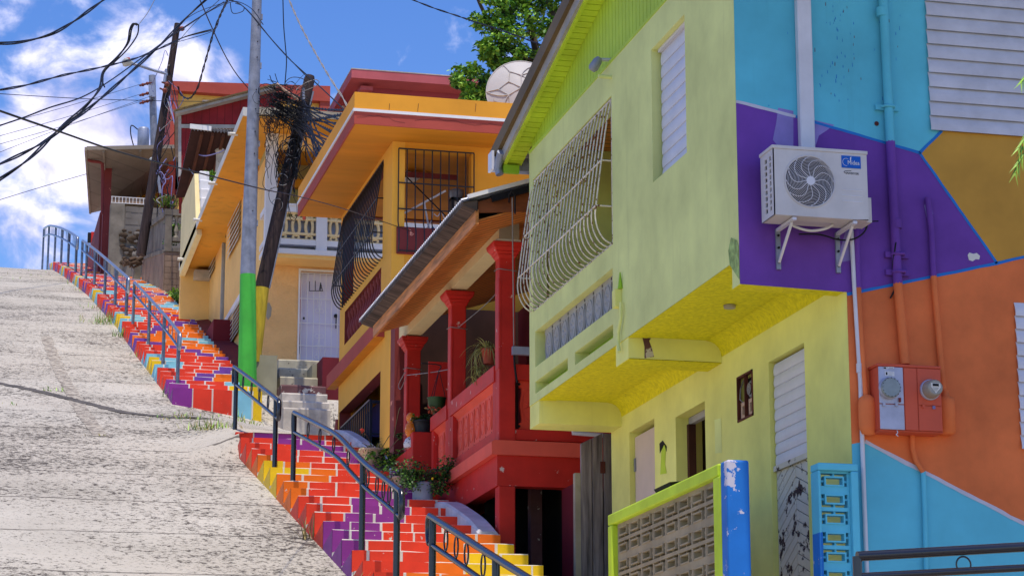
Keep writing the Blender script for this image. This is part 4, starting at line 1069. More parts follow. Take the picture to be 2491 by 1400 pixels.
# barred window grille of the near wall: flat bars with a bellied foot in front of a maroon sill box
wg = MB(); x0, x1 = wa.x+.02, onY(1152,380,OY0).x; zt_ = onY(966,362,OY0).z; zb_ = onY(966,612,OY0).z-.02
Yg = OY0-.04
for i in range(10):
    x = x0+(x1-x0)*i/9
    wg.tube([(x,Yg,zt_),(x,Yg,zb_+.5),(x,Yg-.08,zb_+.35),(x,Yg-.10,zb_+.12),(x,Yg-.04,zb_)], .010, 'black_iron', 6)
for f in (0,.33,.58,.985): 
    z = zt_-(zt_-zb_)*f; wg.tube([(x0,Yg-(.04 if f > .9 else 0),z),(x1,Yg-(.04 if f > .9 else 0),z)], .012, 'black_iron', 6)
wg.build('window_grille', oh)
MB().box(x0-.02,x1,Yg+.0,Yg+.03,zb_-.02,zb_+.42,'maroon').build('window_sill', oh, .02)
MB().box(x0+.1,x1-.06,OY0+.9,OY0+.95,zt_-.18,zt_-.1,'maroon').build('inner_beam', oh)
# roof slab: soffit, red fascia, white line, orange parapet
rs_ = MB()
RY0, RY1 = OY0-.82, 40.15
ZF = 10.62
rs_.box(EV+.024, 12.5, RY0+.024, RY1, ZF, ZF+.25, 'orange_soffit')
rs_.build('soffit', oh)
fz = MB(); fz.wall('X', EV-.001, .025, RY0+.0245, RY1+.002, ZF-.006, ZF+.19, [], 'rust_red'); fz.wall('Y', RY0-.001, .025, EV-.001, 12.5, ZF-.006, ZF+.19, [], 'rust_red'); fz.build('fascia', oh)
fl = MB(); fl.wall('X', EV-.02, .1, RY0+.08, RY1, ZF+.19, ZF+.235, [], 'white_paint'); fl.wall('Y', RY0-.02, .1, EV-.02, 12.5, ZF+.19, ZF+.235, [], 'white_paint'); fl.build('drip_line', oh)
pf = MB(); pf.wall('X', EV, .15, RY0+.15, RY1, ZF+.235, ZF+.50, [], 'orange_house'); pf.wall('Y', RY0, .15, EV, 12.5, ZF+.235, ZF+.50, [], 'orange_house')
pf.box(EV+.05, 12.4, RY0+.05, RY1-.05, ZF+.2, ZF+.44, 'orange_house'); pf.build('parapet', oh, .006)
# hairline cracks in the fascia and parapet
ck = MB()
def crack(pts, Y=RY0-.004, w=.006):
    P3 = [onY(px,py,Y) for px,py in pts]; vs = []
    for i in range(len(P3)-1):
        for t in range(6):
            p = P3[i].lerp(P3[i+1], t/6); p += Vector((noise.noise(p*9)*.02,0,noise.noise(p*11+Vector((3,0,0)))*.02)); vs.append(p)
    vs.append(P3[-1]); q = []
    for p in vs: q += [p+Vector((0,0,w*.5)), p-Vector((0,0,w*.5))]
    ck.add(q, [(2*i,2*i+1,2*i+3,2*i+2) for i in range(len(vs)-1)], 'rust_dark')
crack([(1010,292),(1060,290),(1110,296),(1155,305),(1190,300),(1235,308)]); crack([(870,285),(905,281),(945,285)]); crack([(945,285),(960,296),(985,299)])
for x_ in (948,1018,1158):
    a_, b_ = onY(x_,252,RY0-.004), onY(x_+(-2),272,RY0-.004); ck.add([a_-Vector((.004,0,0)),a_+Vector((.004,0,0)),b_+Vector((.003,0,0)),b_-Vector((.003,0,0))], [(0,1,2,3)], 'rust_dark')
ck.build('crack', oh)
# ground floor barred bay: iron gate and curtain behind
bg_ = MB()
y0, y1, z0, z1 = 37.1, 39.88, 4.4, 6.85
for i in range(15): y = y0+(y1-y0)*i/14; bg_.bar((XO_+.03,y,z0),(XO_+.03,y,z1),.022,.022,'navy_iron',up=(1,0,0))
for z in (z0,(z0+z1)/2,z1): bg_.bar((XO_+.03,y0,z),(XO_+.03,y1,z),.03,.03,'navy_iron')
bg_.wall('Y', y0, .03, XO_+.03, XO_+.5, z0, z1, [(XO_+.07,XO_+.46,z0+.05,z1-.05)], 'navy_iron')
for z in (z0+.6, z0+1.25, z0+1.9): bg_.bar((XO_+.05,y0,z),(XO_+.48,y0,z),.025,.025,'navy_iron')
bg_.bar((XO_+.26,y0,z0),(XO_+.26,y0,z1),.02,.02,'navy_iron',up=(1,0,0))
bg_.build('bay_grille', oh)
MB().box(XO_+.45, XO_+.5, 37.2, 39.8, 4.2, 7.1, 'curtain').build('curtain', oh)
MB().box(XO_+.2,XO_+.45,36.06,36.1,4.2,7.1,'maroon').build('bay_jamb', oh)
# rounded side buttress by the concrete steps
bt = MB(); by = 40.05
yz = [(by,5.2),(by,7.0),(by+.1,7.05),(by+.25,6.9),(by+.36,6.6),(by+.4,6.2),(by+.4,5.2)]
bt.prism([(XO_-.02,y,z) for y,z in yz], (.25,0,0), 'rust_red'); bt.build('buttress', oh)
sp_ = MB(); p = onX(740,526,EV+.15); sp_.tube([p+Vector((0,0,.1)),p-Vector((0,0,.06))], .03, 'rust_red', 8); sp_.build('roof_spout', oh)

# things kept on the balcony behind the grille
bk = MB(); A_, B_ = onY(984,518,OY0+.5), onY(1084,464,OY0+.5); bk.tube([A_,B_], .018, 'white_plastic', 8); C_ = onY(1032,492,OY0+.5); bk.tube([C_, onY(1044,560,OY0+.45)], .016, 'white_plastic', 8)
bk.tube(smooth_path([onY(1052,505,OY0+.4),onY(1050,535,OY0+.4),onY(1028,568,OY0+.4)],5), .008, 'white_plastic', 5); bk.tube(smooth_path([onY(1056,520,OY0+.4),onY(1065,526,OY0+.4),onY(1074,515,OY0+.4),onY(1084,545,OY0+.4)],5), .008, 'white_plastic', 5)
tag(bk.build('clothes_rack'), 'white tube clothes rack leaning behind the window bars of the orange house', 'clothes rack')
cp = MB(); c = onY(1045,552,OY0+.42); cp.add([c+Vector((random.uniform(-.08,.12),random.uniform(-.02,.02),random.uniform(-.16,.05))) for _ in range(12)], [(0,1,2),(2,3,4),(4,5,6),(6,7,8),(8,9,10),(10,11,0),(1,4,7),(3,8,11)], 'blue_cloth'); tag(cp.build('cloth'), 'scrap of blue cloth tied to the white clothes rack', 'cloth')
sh = thing('storage_shelf', 'dark metal shelf with a grey pot and boxes behind the window bars', 'shelf', onY(1115,520,OY0+.7))
c = onY(1118,480,OY0+.7); MB().box(c.x-.13,c.x+.13,c.y,c.y+.2,c.z-.75,c.z-.72,'black_iron').box(c.x-.13,c.x+.13,c.y,c.y+.2,c.z-.04,c.z,'black_iron').box(c.x-.13,c.x-.09,c.y,c.y+.2,c.z-.75,c.z,'black_iron').box(c.x+.1,c.x+.13,c.y,c.y+.2,c.z-.75,c.z,'black_iron').build('rack', sh)
MB().lathe([(.09,0),(.12,.06),(.12,.13),(.06,.16)], (c.x-.03,c.y+.1,c.z+.002), 'galv', 14).build('pot', sh)
MB().box(c.x-.08,c.x+.09,c.y+.03,c.y+.17,c.z-.32,c.z-.06,'white_wall').build('carton', sh)
# second window grille seen through the balcony
MB().box(8.2,8.9,OY1-.16,OY1-.13,8.7,8.95,'galv').build('far_window', oh)

# satellite dish on the roof, its ribbed back to the camera
dh = thing('satellite_dish', 'large off-white satellite dish with a ribbed back, standing on the orange roof', 'satellite dish', onY(1250,275,38.2))
dc = onY(1268,218,38.2); Rr = .60
nrm = Vector((-.20,-1,.25)).normalized(); ux = nrm.cross(Vector((0,0,1))).normalized(); uz = ux.cross(nrm)
ds = MB()
def dpt(r, t, d=0): return dc+ux*(r*Rr*math.cos(t))+uz*(r*Rr*1.06*math.sin(t))+nrm*(.16*(1-r*r)-.10+d)
rings = [0.001,.25,.5,.75,.92,1.0]; sg = 40; vs = [dpt(r,2*PI*k/sg) for r in rings for k in range(sg)]
ds.add(vs, [(i*sg+k,i*sg+(k+1)%sg,(i+1)*sg+(k+1)%sg,(i+1)*sg+k) for i in range(5) for k in range(sg)], 'dish', True)
ds.tube([dpt(1.0,2*PI*k/sg) for k in range(sg)], .012, 'dish', 6, closed=True); ds.build('reflector', dh)
rb_ = MB()
inner = [(.42,PI/2+k*PI/3) for k in range(6)]; outer = [(1,PI/2+k*PI/3+PI/6) for k in range(6)]
for k in range(6):
    a_, b_, c_ = inner[k], outer[k], outer[k-1]
    for q in (b_, c_):
        if k % 2: continue
        rb_.tube([dpt(a_[0]+(q[0]-a_[0])*t, a_[1]+(q[1]-a_[1])*t, .012) for t in (0,.25,.5,.75,1)], .009, 'dish', 5)
    rb_.tube([dpt(.02,a_[1],.012), dpt(.42,a_[1],.012)], .009, 'dish', 5); 
    n_ = inner[(k+1)%6]; aa = n_[1]+(2*PI if n_[1] < a_[1] else 0)
    rb_.tube([dpt(.42,a_[1],.012), dpt(.66,(a_[1]+aa)/2,.012), dpt(.42,aa,.012)], .009, 'dish', 5)
    rb_.tube([dpt(.66,(a_[1]+aa)/2,.012), dpt(1,(a_[1]+aa)/2,.012)], .009, 'dish', 5)
rb_.build('ribs', dh)
MB().tube([dc-nrm*.05-Vector((0,0,.2)),Vector((dc.x,dc.y+.1,ZF+.44))], .04, 'galv', 10).build('mast', dh)
# ------------------------------------------------------------------ yellow house above the landing
yh = thing('yellow_house', 'yellow stucco house with white balcony balustrade and long overhanging flat roof', 'house', (8,54,9))
YY0 = 50.0
w = MB(); dz0, dz1 = 9.95, 12.0
dxa, dxb = onY(729,760,YY0).x, onY(729,760,YY0).x+.98
w.wall('Y', YY0, .2, XF, 11.5, 7.5, 12.16, [(dxa,dxb,dz0,dz1)], 'yellow_stucco')
w.build('side_wall', yh)
f2 = MB()
f2.wall('X', XF-.004, .2, YY0+.004, 61.2, 8.0, 14.6, [(57.42,58.25,12.3,14.9)], 'yellow_house', 'white_wall')
f2.wall('X', XF-.004, .2, 53.0, 61.2, 14.6, 15.9, [(57.42,58.25,14.4,14.93)], 'yellow_house', 'white_wall')
f2.build('facade_wall', yh)
MB().box(XF+.1,XF+.14,57.44,58.23,12.3,14.9,'white_wall').box(XF+.0,XF+.05,58.18,58.26,12.3,14.92,'grey_board').build('door', yh)
# trim ledge, lower annex plane
MB().box(XF-.05,XF,53.0,57.9,12.2,12.34,'white_paint').build('trim', yh)
for nm, y0, y1, z0, z1 in (('shutter',54.4,56.6,13.75,15.3),('shutter',59.6,61.0,14.2,15.1),('shutter',54.1,55.5,11.45,12.19)):
    louvers(nm, yh, 'X', XF-.006, y0, y1, z0, z1, 11 if z1-z0 > 1 else 7, 'white_wall', depth=.06)
# roof slab with overhang
rz_ = MB(); EYX = 5.86
ZR = 14.78
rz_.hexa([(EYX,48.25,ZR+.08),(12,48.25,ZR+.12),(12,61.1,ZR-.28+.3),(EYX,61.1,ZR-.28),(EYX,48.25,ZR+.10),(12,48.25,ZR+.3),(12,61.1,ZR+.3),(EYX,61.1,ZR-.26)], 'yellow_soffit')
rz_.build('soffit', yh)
fe = MB()
fe.hexa([(EYX-.01,48.2,ZR+.085),(EYX+.14,48.2,ZR+.085),(EYX+.14,61.15,ZR-.275),(EYX-.01,61.15,ZR-.275),(EYX-.01,48.2,ZR+.27),(EYX+.14,48.2,ZR+.27),(EYX+.14,61.15,ZR-.09),(EYX-.01,61.15,ZR-.09)], 'white_wall')
fe.hexa([(EYX+.14,48.2,ZR+.14),(12,48.2,ZR+.16),(12,48.35,ZR+.16),(EYX+.14,48.35,ZR+.14),(EYX+.14,48.2,ZR+.30),(12,48.2,ZR+.32),(12,48.35,ZR+.32),(EYX+.14,48.35,ZR+.30)], 'conc')
fe.hexa([(EYX+.1,48.3,ZR+.12),(12,48.3,ZR+.3),(12,61,ZR+.3),(EYX+.1,61,ZR-.2),(EYX+.1,48.3,ZR+.25),(12,48.3,ZR+.35),(12,61,ZR+.35),(EYX+.1,61,ZR-.12)], 'conc')
fe.build('roof', yh)
sp = MB()
for y in (49.5, 53.2, 56.3, 60.0):
    z = ZR+.03-(y-48.2)*.028; sp.tube([(EYX+.05,y,z+.06),(EYX-.16,y,z+.06)], .04, 'white_wall', 8)
sp.build('roof_spouts', yh)
# end fin wall with concrete corbel, stained
fn = MB(); fn.box(EYX+.02, XF-.006, 60.9, 61.15, 10.0, ZR-.20, 'yellow_house'); fn.box(EYX+.35, XF-.01, 60.55, 60.9, 14.2, 14.42, 'conc_white'); fn.build('end_wall', yh)
# roof terrace parapet of the far end, stepped white blocks at its near end
cp_ = MB(); cp_.prism([(5.85,57.0,14.45),(5.85,60.95,14.3),(5.85,60.95,16.25),(5.85,57.9,16.25)], (.14,0,0), 'cream'); cp_.build('roof_parapet', yh)
bl = MB()
for i in range(6):
    z = 14.66+i*.27; y = 57.0+i*.16-.14; bl.box(5.95+.02*(5-i)/5, 6.2+.035*(5-i), y, y+.3, z, z+.255, 'white_paint')
bl.build('parapet_blocks', yh, .02)
# balcony over the door: slab, corner column, balustrade with interlaced ovals, posts
BY = 49.25
bs = MB(); bs.box(6.50, 11.5, BY-.05, YY0, 12.18, 12.29, 'white_paint'); bs.box(6.55,11.5,BY+.02,YY0-.002,12.10,12.179,'yellow_house'); bs.build('balcony_slab', yh)
cl = MB(); cl.box(6.52, 6.76, BY, BY+.24, 12.291, 14.9, 'white_paint'); cl.build('column', yh)
br = MB(); br.box(6.77, 11.4, BY+.02, BY+.2, 13.12, 13.25, 'white_paint'); br.box(6.77, 11.4, BY+.02, BY+.2, 12.40, 12.52, 'white_paint')
br.box(6.77,11.4,BY+.0,BY+.22,13.25,13.30,'white_paint')
p0, p1 = onY(770,550,BY).x, onY(797,550,BY).x
for x in (p0, p0+1.75): br.box(x, x+.235, BY-.0, BY+.2, 12.30, 13.119, 'white_paint')
br.box(6.52,6.70,BY+.24,BY+.9,13.12,13.25,'white_paint'); br.box(6.52,6.7,BY+.24,BY+.9,12.40,12.52,'white_paint')
br.box(p0+.235+1.75,11.4,BY+.05,BY+.15,12.52,13.12,'white_paint')
br.build('balustrade', yh)
ov = MB()
def oval(x, z, rx, rz, r, y=BY+.1): ov.tube([(x+rx*math.cos(2*PI*k/20), y, z+rz*math.sin(2*PI*k/20)) for k in range(20)], r, 'balus_yellow', 6, closed=True)
for a, b in ((6.77,p0),(p0+.235,p0+1.75)):
    n = 3 if b-a < 1 else 5; st = (b-a)/n
    for i in range(n):
        x = a+st*(i+.5); oval(x, 12.82, st*.27, .20, .035); oval(x, 13.06, st*.22, .055, .03); oval(x, 12.58, st*.22, .055, .03)
    ov.box(a, b, BY+.06, BY+.14, 12.96, 13.01, 'balus_yellow'); ov.box(a, b, BY+.06, BY+.14, 12.63, 12.68, 'balus_yellow')
    ov.box(a, b, BY+.07, BY+.13, 12.52, 12.55, 'balus_yellow'); ov.box(a, b, BY+.07, BY+.13, 13.09, 13.119, 'balus_yellow')
ov.build('balustrade_ovals', yh)
MB().box(6.8,11.4,BY+.25,BY+.3,12.3,13.0,'zinc').build('balcony_screen', yh)
bb = MB(); bb.box(6.53, 11.5, BY+.003, BY+.237, 14.55, 14.88, 'yellow_house'); bb.box(6.9, 11.5, 51.2, 51.35, 14.2, 14.4, 'orange_house'); bb.box(6.85, 11.5, 51.4, 51.6, 12.2, 15.0, 'olive_wall'); bb.box(6.64,6.84,YY0+.2,51.4,12.2,15,'olive_wall'); bb.build('balcony_back', yh)
# white door with its iron gate
dd = MB().box(dxa+.03, dxb-.02, YY0+.09, YY0+.12, dz0, dz1-.03, 'door_white'); dob2 = dd.build('door', yh)
kn = MB(); k = onY(817,768,YY0+.07); kn.lathe([(.045,0),(.045,.01),(.02,.012),(.02,.04)], k, 'black_iron', 12, axis=(0,-1,0)); kn.tube([k+Vector((0,-.03,-.02)),k+Vector((0,-.04,-.12)),k+Vector((0,-.03,-.28))], .012, 'black_iron', 6); kn.build('handle', dob2)
gtg = MB()
for i in range(8): x = dxa+.03+i*(dxb-dxa-.05)/7; gtg.tube([(x,YY0-.02,dz0+.02),(x,YY0-.02,dz1-.05)], .008, 'white_paint', 5)
for z in (dz0+.40, dz0+.90, dz0+1.44, dz1-.04): gtg.tube([(dxa,YY0-.02,z),(dxb,YY0-.02,z)], .010, 'white_paint', 5)
xc_ = dxa+.03+3*(dxb-dxa-.05)/7
for zc in (dz0+1.66, dz0+1.18, dz0+.62, dz0+.38, dz0+.16):
    for s in (-1,1): gtg.tube([(xc_+s*.05+.045*math.cos(2*PI*t/12), YY0-.022, zc+.045*math.sin(2*PI*t/12)) for t in range(12)], .005, 'white_paint', 4, closed=True)
for s in (-1,1): gtg.tube([(xc_+s*.05,YY0-.022,dz0+1.42),(xc_,YY0-.022,dz0+1.15)], .005,'white_paint',4); gtg.tube([(xc_,YY0-.022,dz0+.62),(xc_+s*.05,YY0-.022,dz0+.2)], .005,'white_paint',4)
gtg.wall('Y', YY0-.03, .03, dxa-.04, dxb+.04, dz0, dz1+.05, [(dxa,dxb,dz0-.1,dz1)], 'white_paint')
gtg.build('iron_gate', yh)
pdl = MB(); pz_ = onY(739,773,YY0-.05); pdl.box(pz_.x-.02,pz_.x+.02,pz_.y-.01,pz_.y+.01,pz_.z-.03,pz_.z+.02,'black_iron'); pdl.build('padlock', yh)
# the iron letters on the gate
lt = MB(); Yl = YY0-.035
def L(px,py): return onY(px,py,Yl)
for a_, b_ in (((753,684),(753,706)),((767,683),(767,706)),((752,707),(786,707)),((780,687),(776.5,707)),((780,687),(784.5,707)),((777.5,700),(783.5,700)),((780,687),(780,707))):
    lt.tube([L(*a_),L(*b_)], .008, 'black_iron', 5)
lt.build('gate_letters', yh)
# stains on the stucco
st_ = MB()
for poly in ([(643,742),(655,735),(661,748),(659,768),(652,778),(645,765)],[(640,730),(648,725),(652,736),(645,744)]):
    pts = [onY(a,b,YY0-.004) for a,b in poly]; st_.poly(pts, 'conc')
st_.build('wall_stain', yh)
# ------------------------------------------------ concrete steps to the white door
cs = thing('concrete_steps', 'worn unpainted concrete steps leading up to the white gated door', 'steps', (6.9,45,7.5))
rows = [(1003,958,'conc_white'),(965,950,'conc_white'),(0,0,'')]
ytop = [(44.35,7.98,'conc_white'),(45.1,8.25,'conc_white'),(45.9,8.55,'conc_white'),(46.7,8.86,'conc_maroon'),(47.5,9.18,'conc_dirty'),(48.3,9.52,'conc_dirty'),(49.1,9.86,'conc_dirty')]
for i, (y, z, m) in enumerate(ytop):
    xa = onY(692-3*i+(0 if i < 3 else -2),0,y).x; xb = onY(806-5.2*i,0,y).x
    v = onY(700,960,y)
    sm = MB(); n = 6; vs = []
    d = ray(692-2.5*i, 900); xa = d[0]/d[1]*y; d = ray(806-4.2*i, 900); xb = d[0]/d[1]*y
    for k in range(n+1):
        x = xa+(xb-xa)*k/n; j = .012*noise.noise((x*3,i,1)); vs += [(x,y+j,z-.6),(x,y+j,z-.03+j),(x,y+.03+j,z+j),(x,y+.82,z)]
    sm.add(vs, [(a*4+q,(a+1)*4+q,(a+1)*4+q+1,a*4+q+1) for a in range(n) for q in range(3)], m)
    sm.poly([vs[3],vs[2],vs[1],vs[0],(xa,y+.82,z-.6)], m); e = len(vs)-4; sm.poly([vs[e],vs[e+1],vs[e+2],vs[e+3],(xb,y+.82,z-.6)], m)
    sm.build('step', cs)
MB().box(6.72,8.5,49.85,YY0+.0,9.0,9.955,'conc_dirty').build('threshold', cs)
tw = MB(); a_ = onY(625,862,47.3); b_ = onY(675,862,47.3); tw.box(a_.x,b_.x,47.3,49.9,7.6,a_.z,'conc_olive'); tag(tw.build('parapet_wall'), 'low grey-olive concrete side wall left of the concrete steps', 'low wall')
tw = MB(); a_ = onY(783,870,47.0); b_ = onY(830,870,47.0); tw.box(a_.x,b_.x+.5,46.9,49.9,7.4,a_.z,'maroon_dark'); tw.box(a_.x-.1,a_.x-.003,47.6,49.9,7.4,a_.z-.02,'conc_olive'); tag(tw.build('parapet_wall'), 'dark maroon side wall right of the concrete steps', 'low wall')
# maroon ramp along the yellow facade and its step block
rp = MB()
ys_ = frange(49.5, 60.8, .8)
vs = []
for y in ys_:
    z = nose_up(y)-.06; xr = lerp_tab(XRU, y); vs += [(xr+.01,y,z),(XF-.01,y,z+.05)]
rp.add(vs, [(2*i,2*i+1,2*i+3,2*i+2) for i in range(len(ys_)-1)], 'maroon_dark')
a_, b_ = onX(505,800,6.3), onX(555,800,6.45)
rp.box(6.18, XF-.01, 55.6, 57.4, 10.5, nose_up(56.2)+.30, 'maroon_dark')
rp.build('x'); bpy.data.objects['x'].name = 'ramp'; tag(bpy.data.objects['ramp'], 'dark maroon painted ramp between the steps and the yellow facade', 'ramp')
# ------------------------------------------------------------------ red boarded house behind the yellow one
dh2 = thing('wooden_house', 'dark red boarded house with pitched roof and brown porch, above the yellow house', 'house', (8,66,18))
YW = 66.0
def W(px,py,Y=YW): v = onY(px,py,Y); return (v.x,v.y,v.z)
sb = MB(); sb.prism([W(441,300),W(672,306),W(672,212),W(441,274)], (0,.15,0), 'red_wood'); sb.prism([W(441,430),W(494,410),W(494,312),W(441,312)], (0,.15,0), 'red_wood'); sb.build('boarded_wall', dh2)
tb = MB(); tb.prism([W(441,311,YW-.03),W(640,313,YW-.03),W(640,304,YW-.03),W(441,302,YW-.03)], (0,.03,0), 'grey_board'); tb.prism([W(434,430,YW-.03),W(441,425,YW-.03),W(441,272,YW-.03),W(434,274,YW-.03)], (0,.05,0), 'grey_board'); tb.build('trim_boards', dh2)
rv = MB(); rv.prism([W(426,277,YW-.3),W(672,215,YW-.3),W(672,206,YW-.3),W(426,270,YW-.3)], (.46,4.5,0), 'grey_board'); rv.prism([W(424,270,YW-.36),W(672,206,YW-.36),W(672,202,YW-.36),W(424,266,YW-.36)], (.48,4.7,0), 'brown_roof'); rv.build('roof', dh2)
sdw = MB(); p = Vector(W(436,430)); sdw.prism([(p.x,YW+.1,p.z),(p.x+.1,YW+.1,p.z),(p.x+.1,YW+.1,Vector(W(436,276)).z-.1),(p.x,YW+.1,Vector(W(436,276)).z-.1)], (.41,4,0), 'red_wood'); sdw.box(6.9,11,YW+.14,YW+4,14,18.3,'red_wood'); sdw.build('side_wall', dh2)
# its porch roof: brown boards seen from below, corrugated sheet edge, turned plaster column
pr = MB(); a = Vector(W(465,318,62.6)); b = Vector(W(570,327,62.6)); c = Vector(W(428,482,65.9)); d = Vector(W(530,470,65.9))
pr.hexa([a,b,d,c]+[v+Vector((0,0,.05)) for v in (a,b,d,c)], 'dark_brown')
for t in (.25,.5,.75): 
    p, q = a.lerp(b,t), c.lerp(d,t); pr.bar(p-Vector((0,0,.05)), q-Vector((0,0,.05)), .08, .1, 'brown_beam')
pr.build('porch_ceiling', dh2)
cr_ = MB(); n = 26; vs = []
for i in range(n+1):
    p = a.lerp(b, i/n)+Vector((0,-.12,.06+.025*(1 if i%2 else -1))); q = c.lerp(d, i/n)+Vector((0,.1,.08+.025*(1 if i%2 else -1))); vs += [p,q]
cr_.add(vs, [(2*i,2*i+1,2*i+3,2*i+2) for i in range(n)], 'zinc'); cr_.add([p+Vector((0,0,.03)) for p in vs], [(2*i+2,2*i+3,2*i+1,2*i) for i in range(n)], 'white_paint')
cr_.prism([a+Vector((-.05,-.16,.02)),a.lerp(b,.45)+Vector((0,-.16,-.0)),a.lerp(b,.45)+Vector((0,-.16,.13)),a+Vector((-.05,-.16,.15))], (0,.04,0), 'white_paint'); cr_.build('zinc_roof', dh2)
pc = MB(); c0 = onY(532,470,63.4); top = onY(532,345,63.4).z
pc.lathe([(.16,0),(.16,.1),(.11,.16),(.12,.3),(.10,1.0),(.11,top-c0.z-.3),(.14,top-c0.z-.26),(.12,top-c0.z-.2),(.18,top-c0.z-.08),(.2,top-c0.z)], c0, 'conc_white', 12); pc.build('column', dh2)
MB().box(6.85, 8.6, 66.0, 66.1, 15.5, 18.0, 'dark_room').box(7.0,7.9,64.6,64.9,15.5,17.3,'conc').build('porch_wall', dh2)

# ------------------------------------------------------------------ yellow house with the red roof band, at the very top
th = thing('hilltop_house', 'small yellow house with thick brick-red roof band on the skyline', 'house', (10,86,22))
YT = 86.0
a, b = onY(432,205,YT), onY(800,216,YT)
MB().wall('Y', YT, .2, onY(432,250,YT).x, onY(790,250,YT).x, 20, a.z-.3, [(onY(492,250,YT).x,onY(560,250,YT).x,25.6,onY(492,240,YT).z)], 'far_yellow').build('wall', th)
tr = MB(); tr.hexa([(a.x-.25,YT-.35,a.z-.36),(b.x,YT-.35,a.z-.36),(b.x,YT+4,a.z-.36),(a.x-.25,YT+4,a.z-.36),(a.x-.25,YT-.35,a.z),(b.x,YT-.35,b.z),(b.x,YT+4,b.z),(a.x-.25,YT+4,a.z)], 'rust_red')
tr.build('roof', th)
MB().box(a.x-.25, a.x-.0, YT-.3, YT+4, 20, a.z-.361, 'rust_red').build('end_pier', th)
MB().box(onY(776,250,YT).x,onY(800,250,YT).x,YT-.3,YT+4,20,a.z-.361,'rust_red').build('end_pier', th)
wn_ = onY(520,252,YT); MB().box(onY(492,250,YT).x,onY(560,250,YT).x,YT+.1,YT+.12,25.4,onY(492,240,YT).z,'louver_white').build('window', th)

# ------------------------------------------------------------------ pink building behind the orange roof
pk = thing('pink_building', 'dusty pink flat-roofed building behind the orange house', 'building', (12.5,66,15))
YP_ = 66.0
def pk_(px,py,Y=YP_): return onY(px,py,Y)
a, b = pk_(857,168,YP_-.8), pk_(1140,168,YP_-.8)
pwall = MB(); x0 = pk_(872,250).x; x1 = pk_(1138,250).x
wz = (pk_(940,252).z, pk_(940,235).z)
pwall.wall('Y', YP_, .2, x0, x1, 14, a.z-.2, [(pk_(942,250).x,pk_(1020,250).x,wz[0]-.12,wz[1])], 'pink_wall')
pwall.box(x0+.0, x0+.2, YP_+.2, YP_+6, 14, a.z-.2, 'pink_wall')
pwall.build('wall', pk)
MB().box(a.x-.02, b.x+.3, YP_-.8, YP_+7, a.z-.26, a.z, 'pink').box(a.x-.03,b.x+.31,YP_-.81,YP_+7,a.z+.001,a.z+.03,'conc_white').build('roof', pk)
pwn = MB(); pwn.wall('Y', YP_-.02, .06, pk_(940,250).x, pk_(1021,250).x, wz[0]-.12, wz[1]+.02, [(pk_(943,250).x,pk_(980,250).x,wz[0]-.1,wz[1]-.005),(pk_(983,250).x,pk_(1018,250).x,wz[0]-.1,wz[1]-.005)], 'white_paint')
for z in (wz[0]-.03, wz[0]+.07): pwn.box(pk_(942,250).x, pk_(1019,250).x, YP_-.02, YP_+.05, z, z+.03, 'white_paint')
pwn.box(pk_(942,250).x,pk_(1019,250).x,YP_+.1,YP_+.12,wz[0]-.2,wz[1],'dark_room'); pwn.build('window', pk)
q = pk_(884,225); MB().box(q.x-.15,q.x+.2,YP_-.45,YP_-.01,q.z-.06,q.z+.06,'pink').box(q.x-.05,q.x+.1,YP_-.3,YP_-.01,q.z-.5,q.z-.061,'pink').build('ledge', pk)
bl_ = MB()
for i in range(6): z = pk_(1150,265).z+i*.13; bl_.box(pk_(1137,250).x,pk_(1185,250).x,YP_+1.0,YP_+1.05,z,z+.06,'white_paint')
bl_.box(pk_(1137,250).x,pk_(1190,250).x,YP_+1.2,YP_+1.3,14,21.6,'dark_room'); bl_.build('side_louver', pk)
MB().tube([pk_(845,205,YP_+2),pk_(835,262,YP_+2)], .06, 'white_paint', 8).build('downpipe', pk)

# ------------------------------------------------------------------ grey baluster wall beside the steps
bw2 = thing('baluster_wall', 'grey concrete block wall with balusters and dead render beside the upper flight', 'wall', (6.6,74,16))
YB_ = 73.0
def B(px,py,Y=YB_): return onY(px,py,Y)
xl = B(400,600).x; xr = xl+2.0; zt2 = B(400,508).z; zrail = B(400,522).z; zs = B(400,590).z; zb2 = B(400,603).z
blk = MB(); blk.box(xl+.02, xr, YB_+.02, YB_+.25, 14.5, zb2-.1, 'block_brown')
# block courses: proud blocks with raked joints
z = 15.9; row = 0
while z < zb2-.13:
    x = xl+.02-(.2 if row%2 else 0)
    while x < xr:
        blk.box(max(x,xl+.02)+.008, min(x+.385,xr), YB_+.003, YB_+.02, z+.006, min(z+.185,zb2-.11), 'block_brown'); x += .39
    z += .19; row += 1
blk.build('block_wall', bw2)
cpz = MB(); cpz.box(xl, xr, YB_-.03, YB_+.3, zb2-.1, zb2+.02, 'conc_old'); cpz.box(xl-.03, xr, YB_-.03, YB_+.25, zrail, zt2, 'conc_old'); cpz.box(xl, xl+.22, YB_-.02, YB_+.24, zb2+.021, zrail-.001, 'conc_old'); cpz.box(xl+.22, xr, YB_, YB_+.2, zb2+.25, zb2+.36, 'conc_old'); cpz.build('coping', bw2)
for i in range(5):
    x = xl+.36+i*.25; h = zrail-zb2-.36
    MB().lathe([(.07,0),(.07,.06),(.04,.1),(.075,.25*h),(.08,.33*h),(.05,.5*h),(.035,.7*h),(.05,.85*h),(.07,.92*h),(.07,h)], (x,YB_+.1,zb2+.361), 'conc', 10).build('baluster', bw2)
sd = MB(); 
def S(y): return nose_up(y)-.3
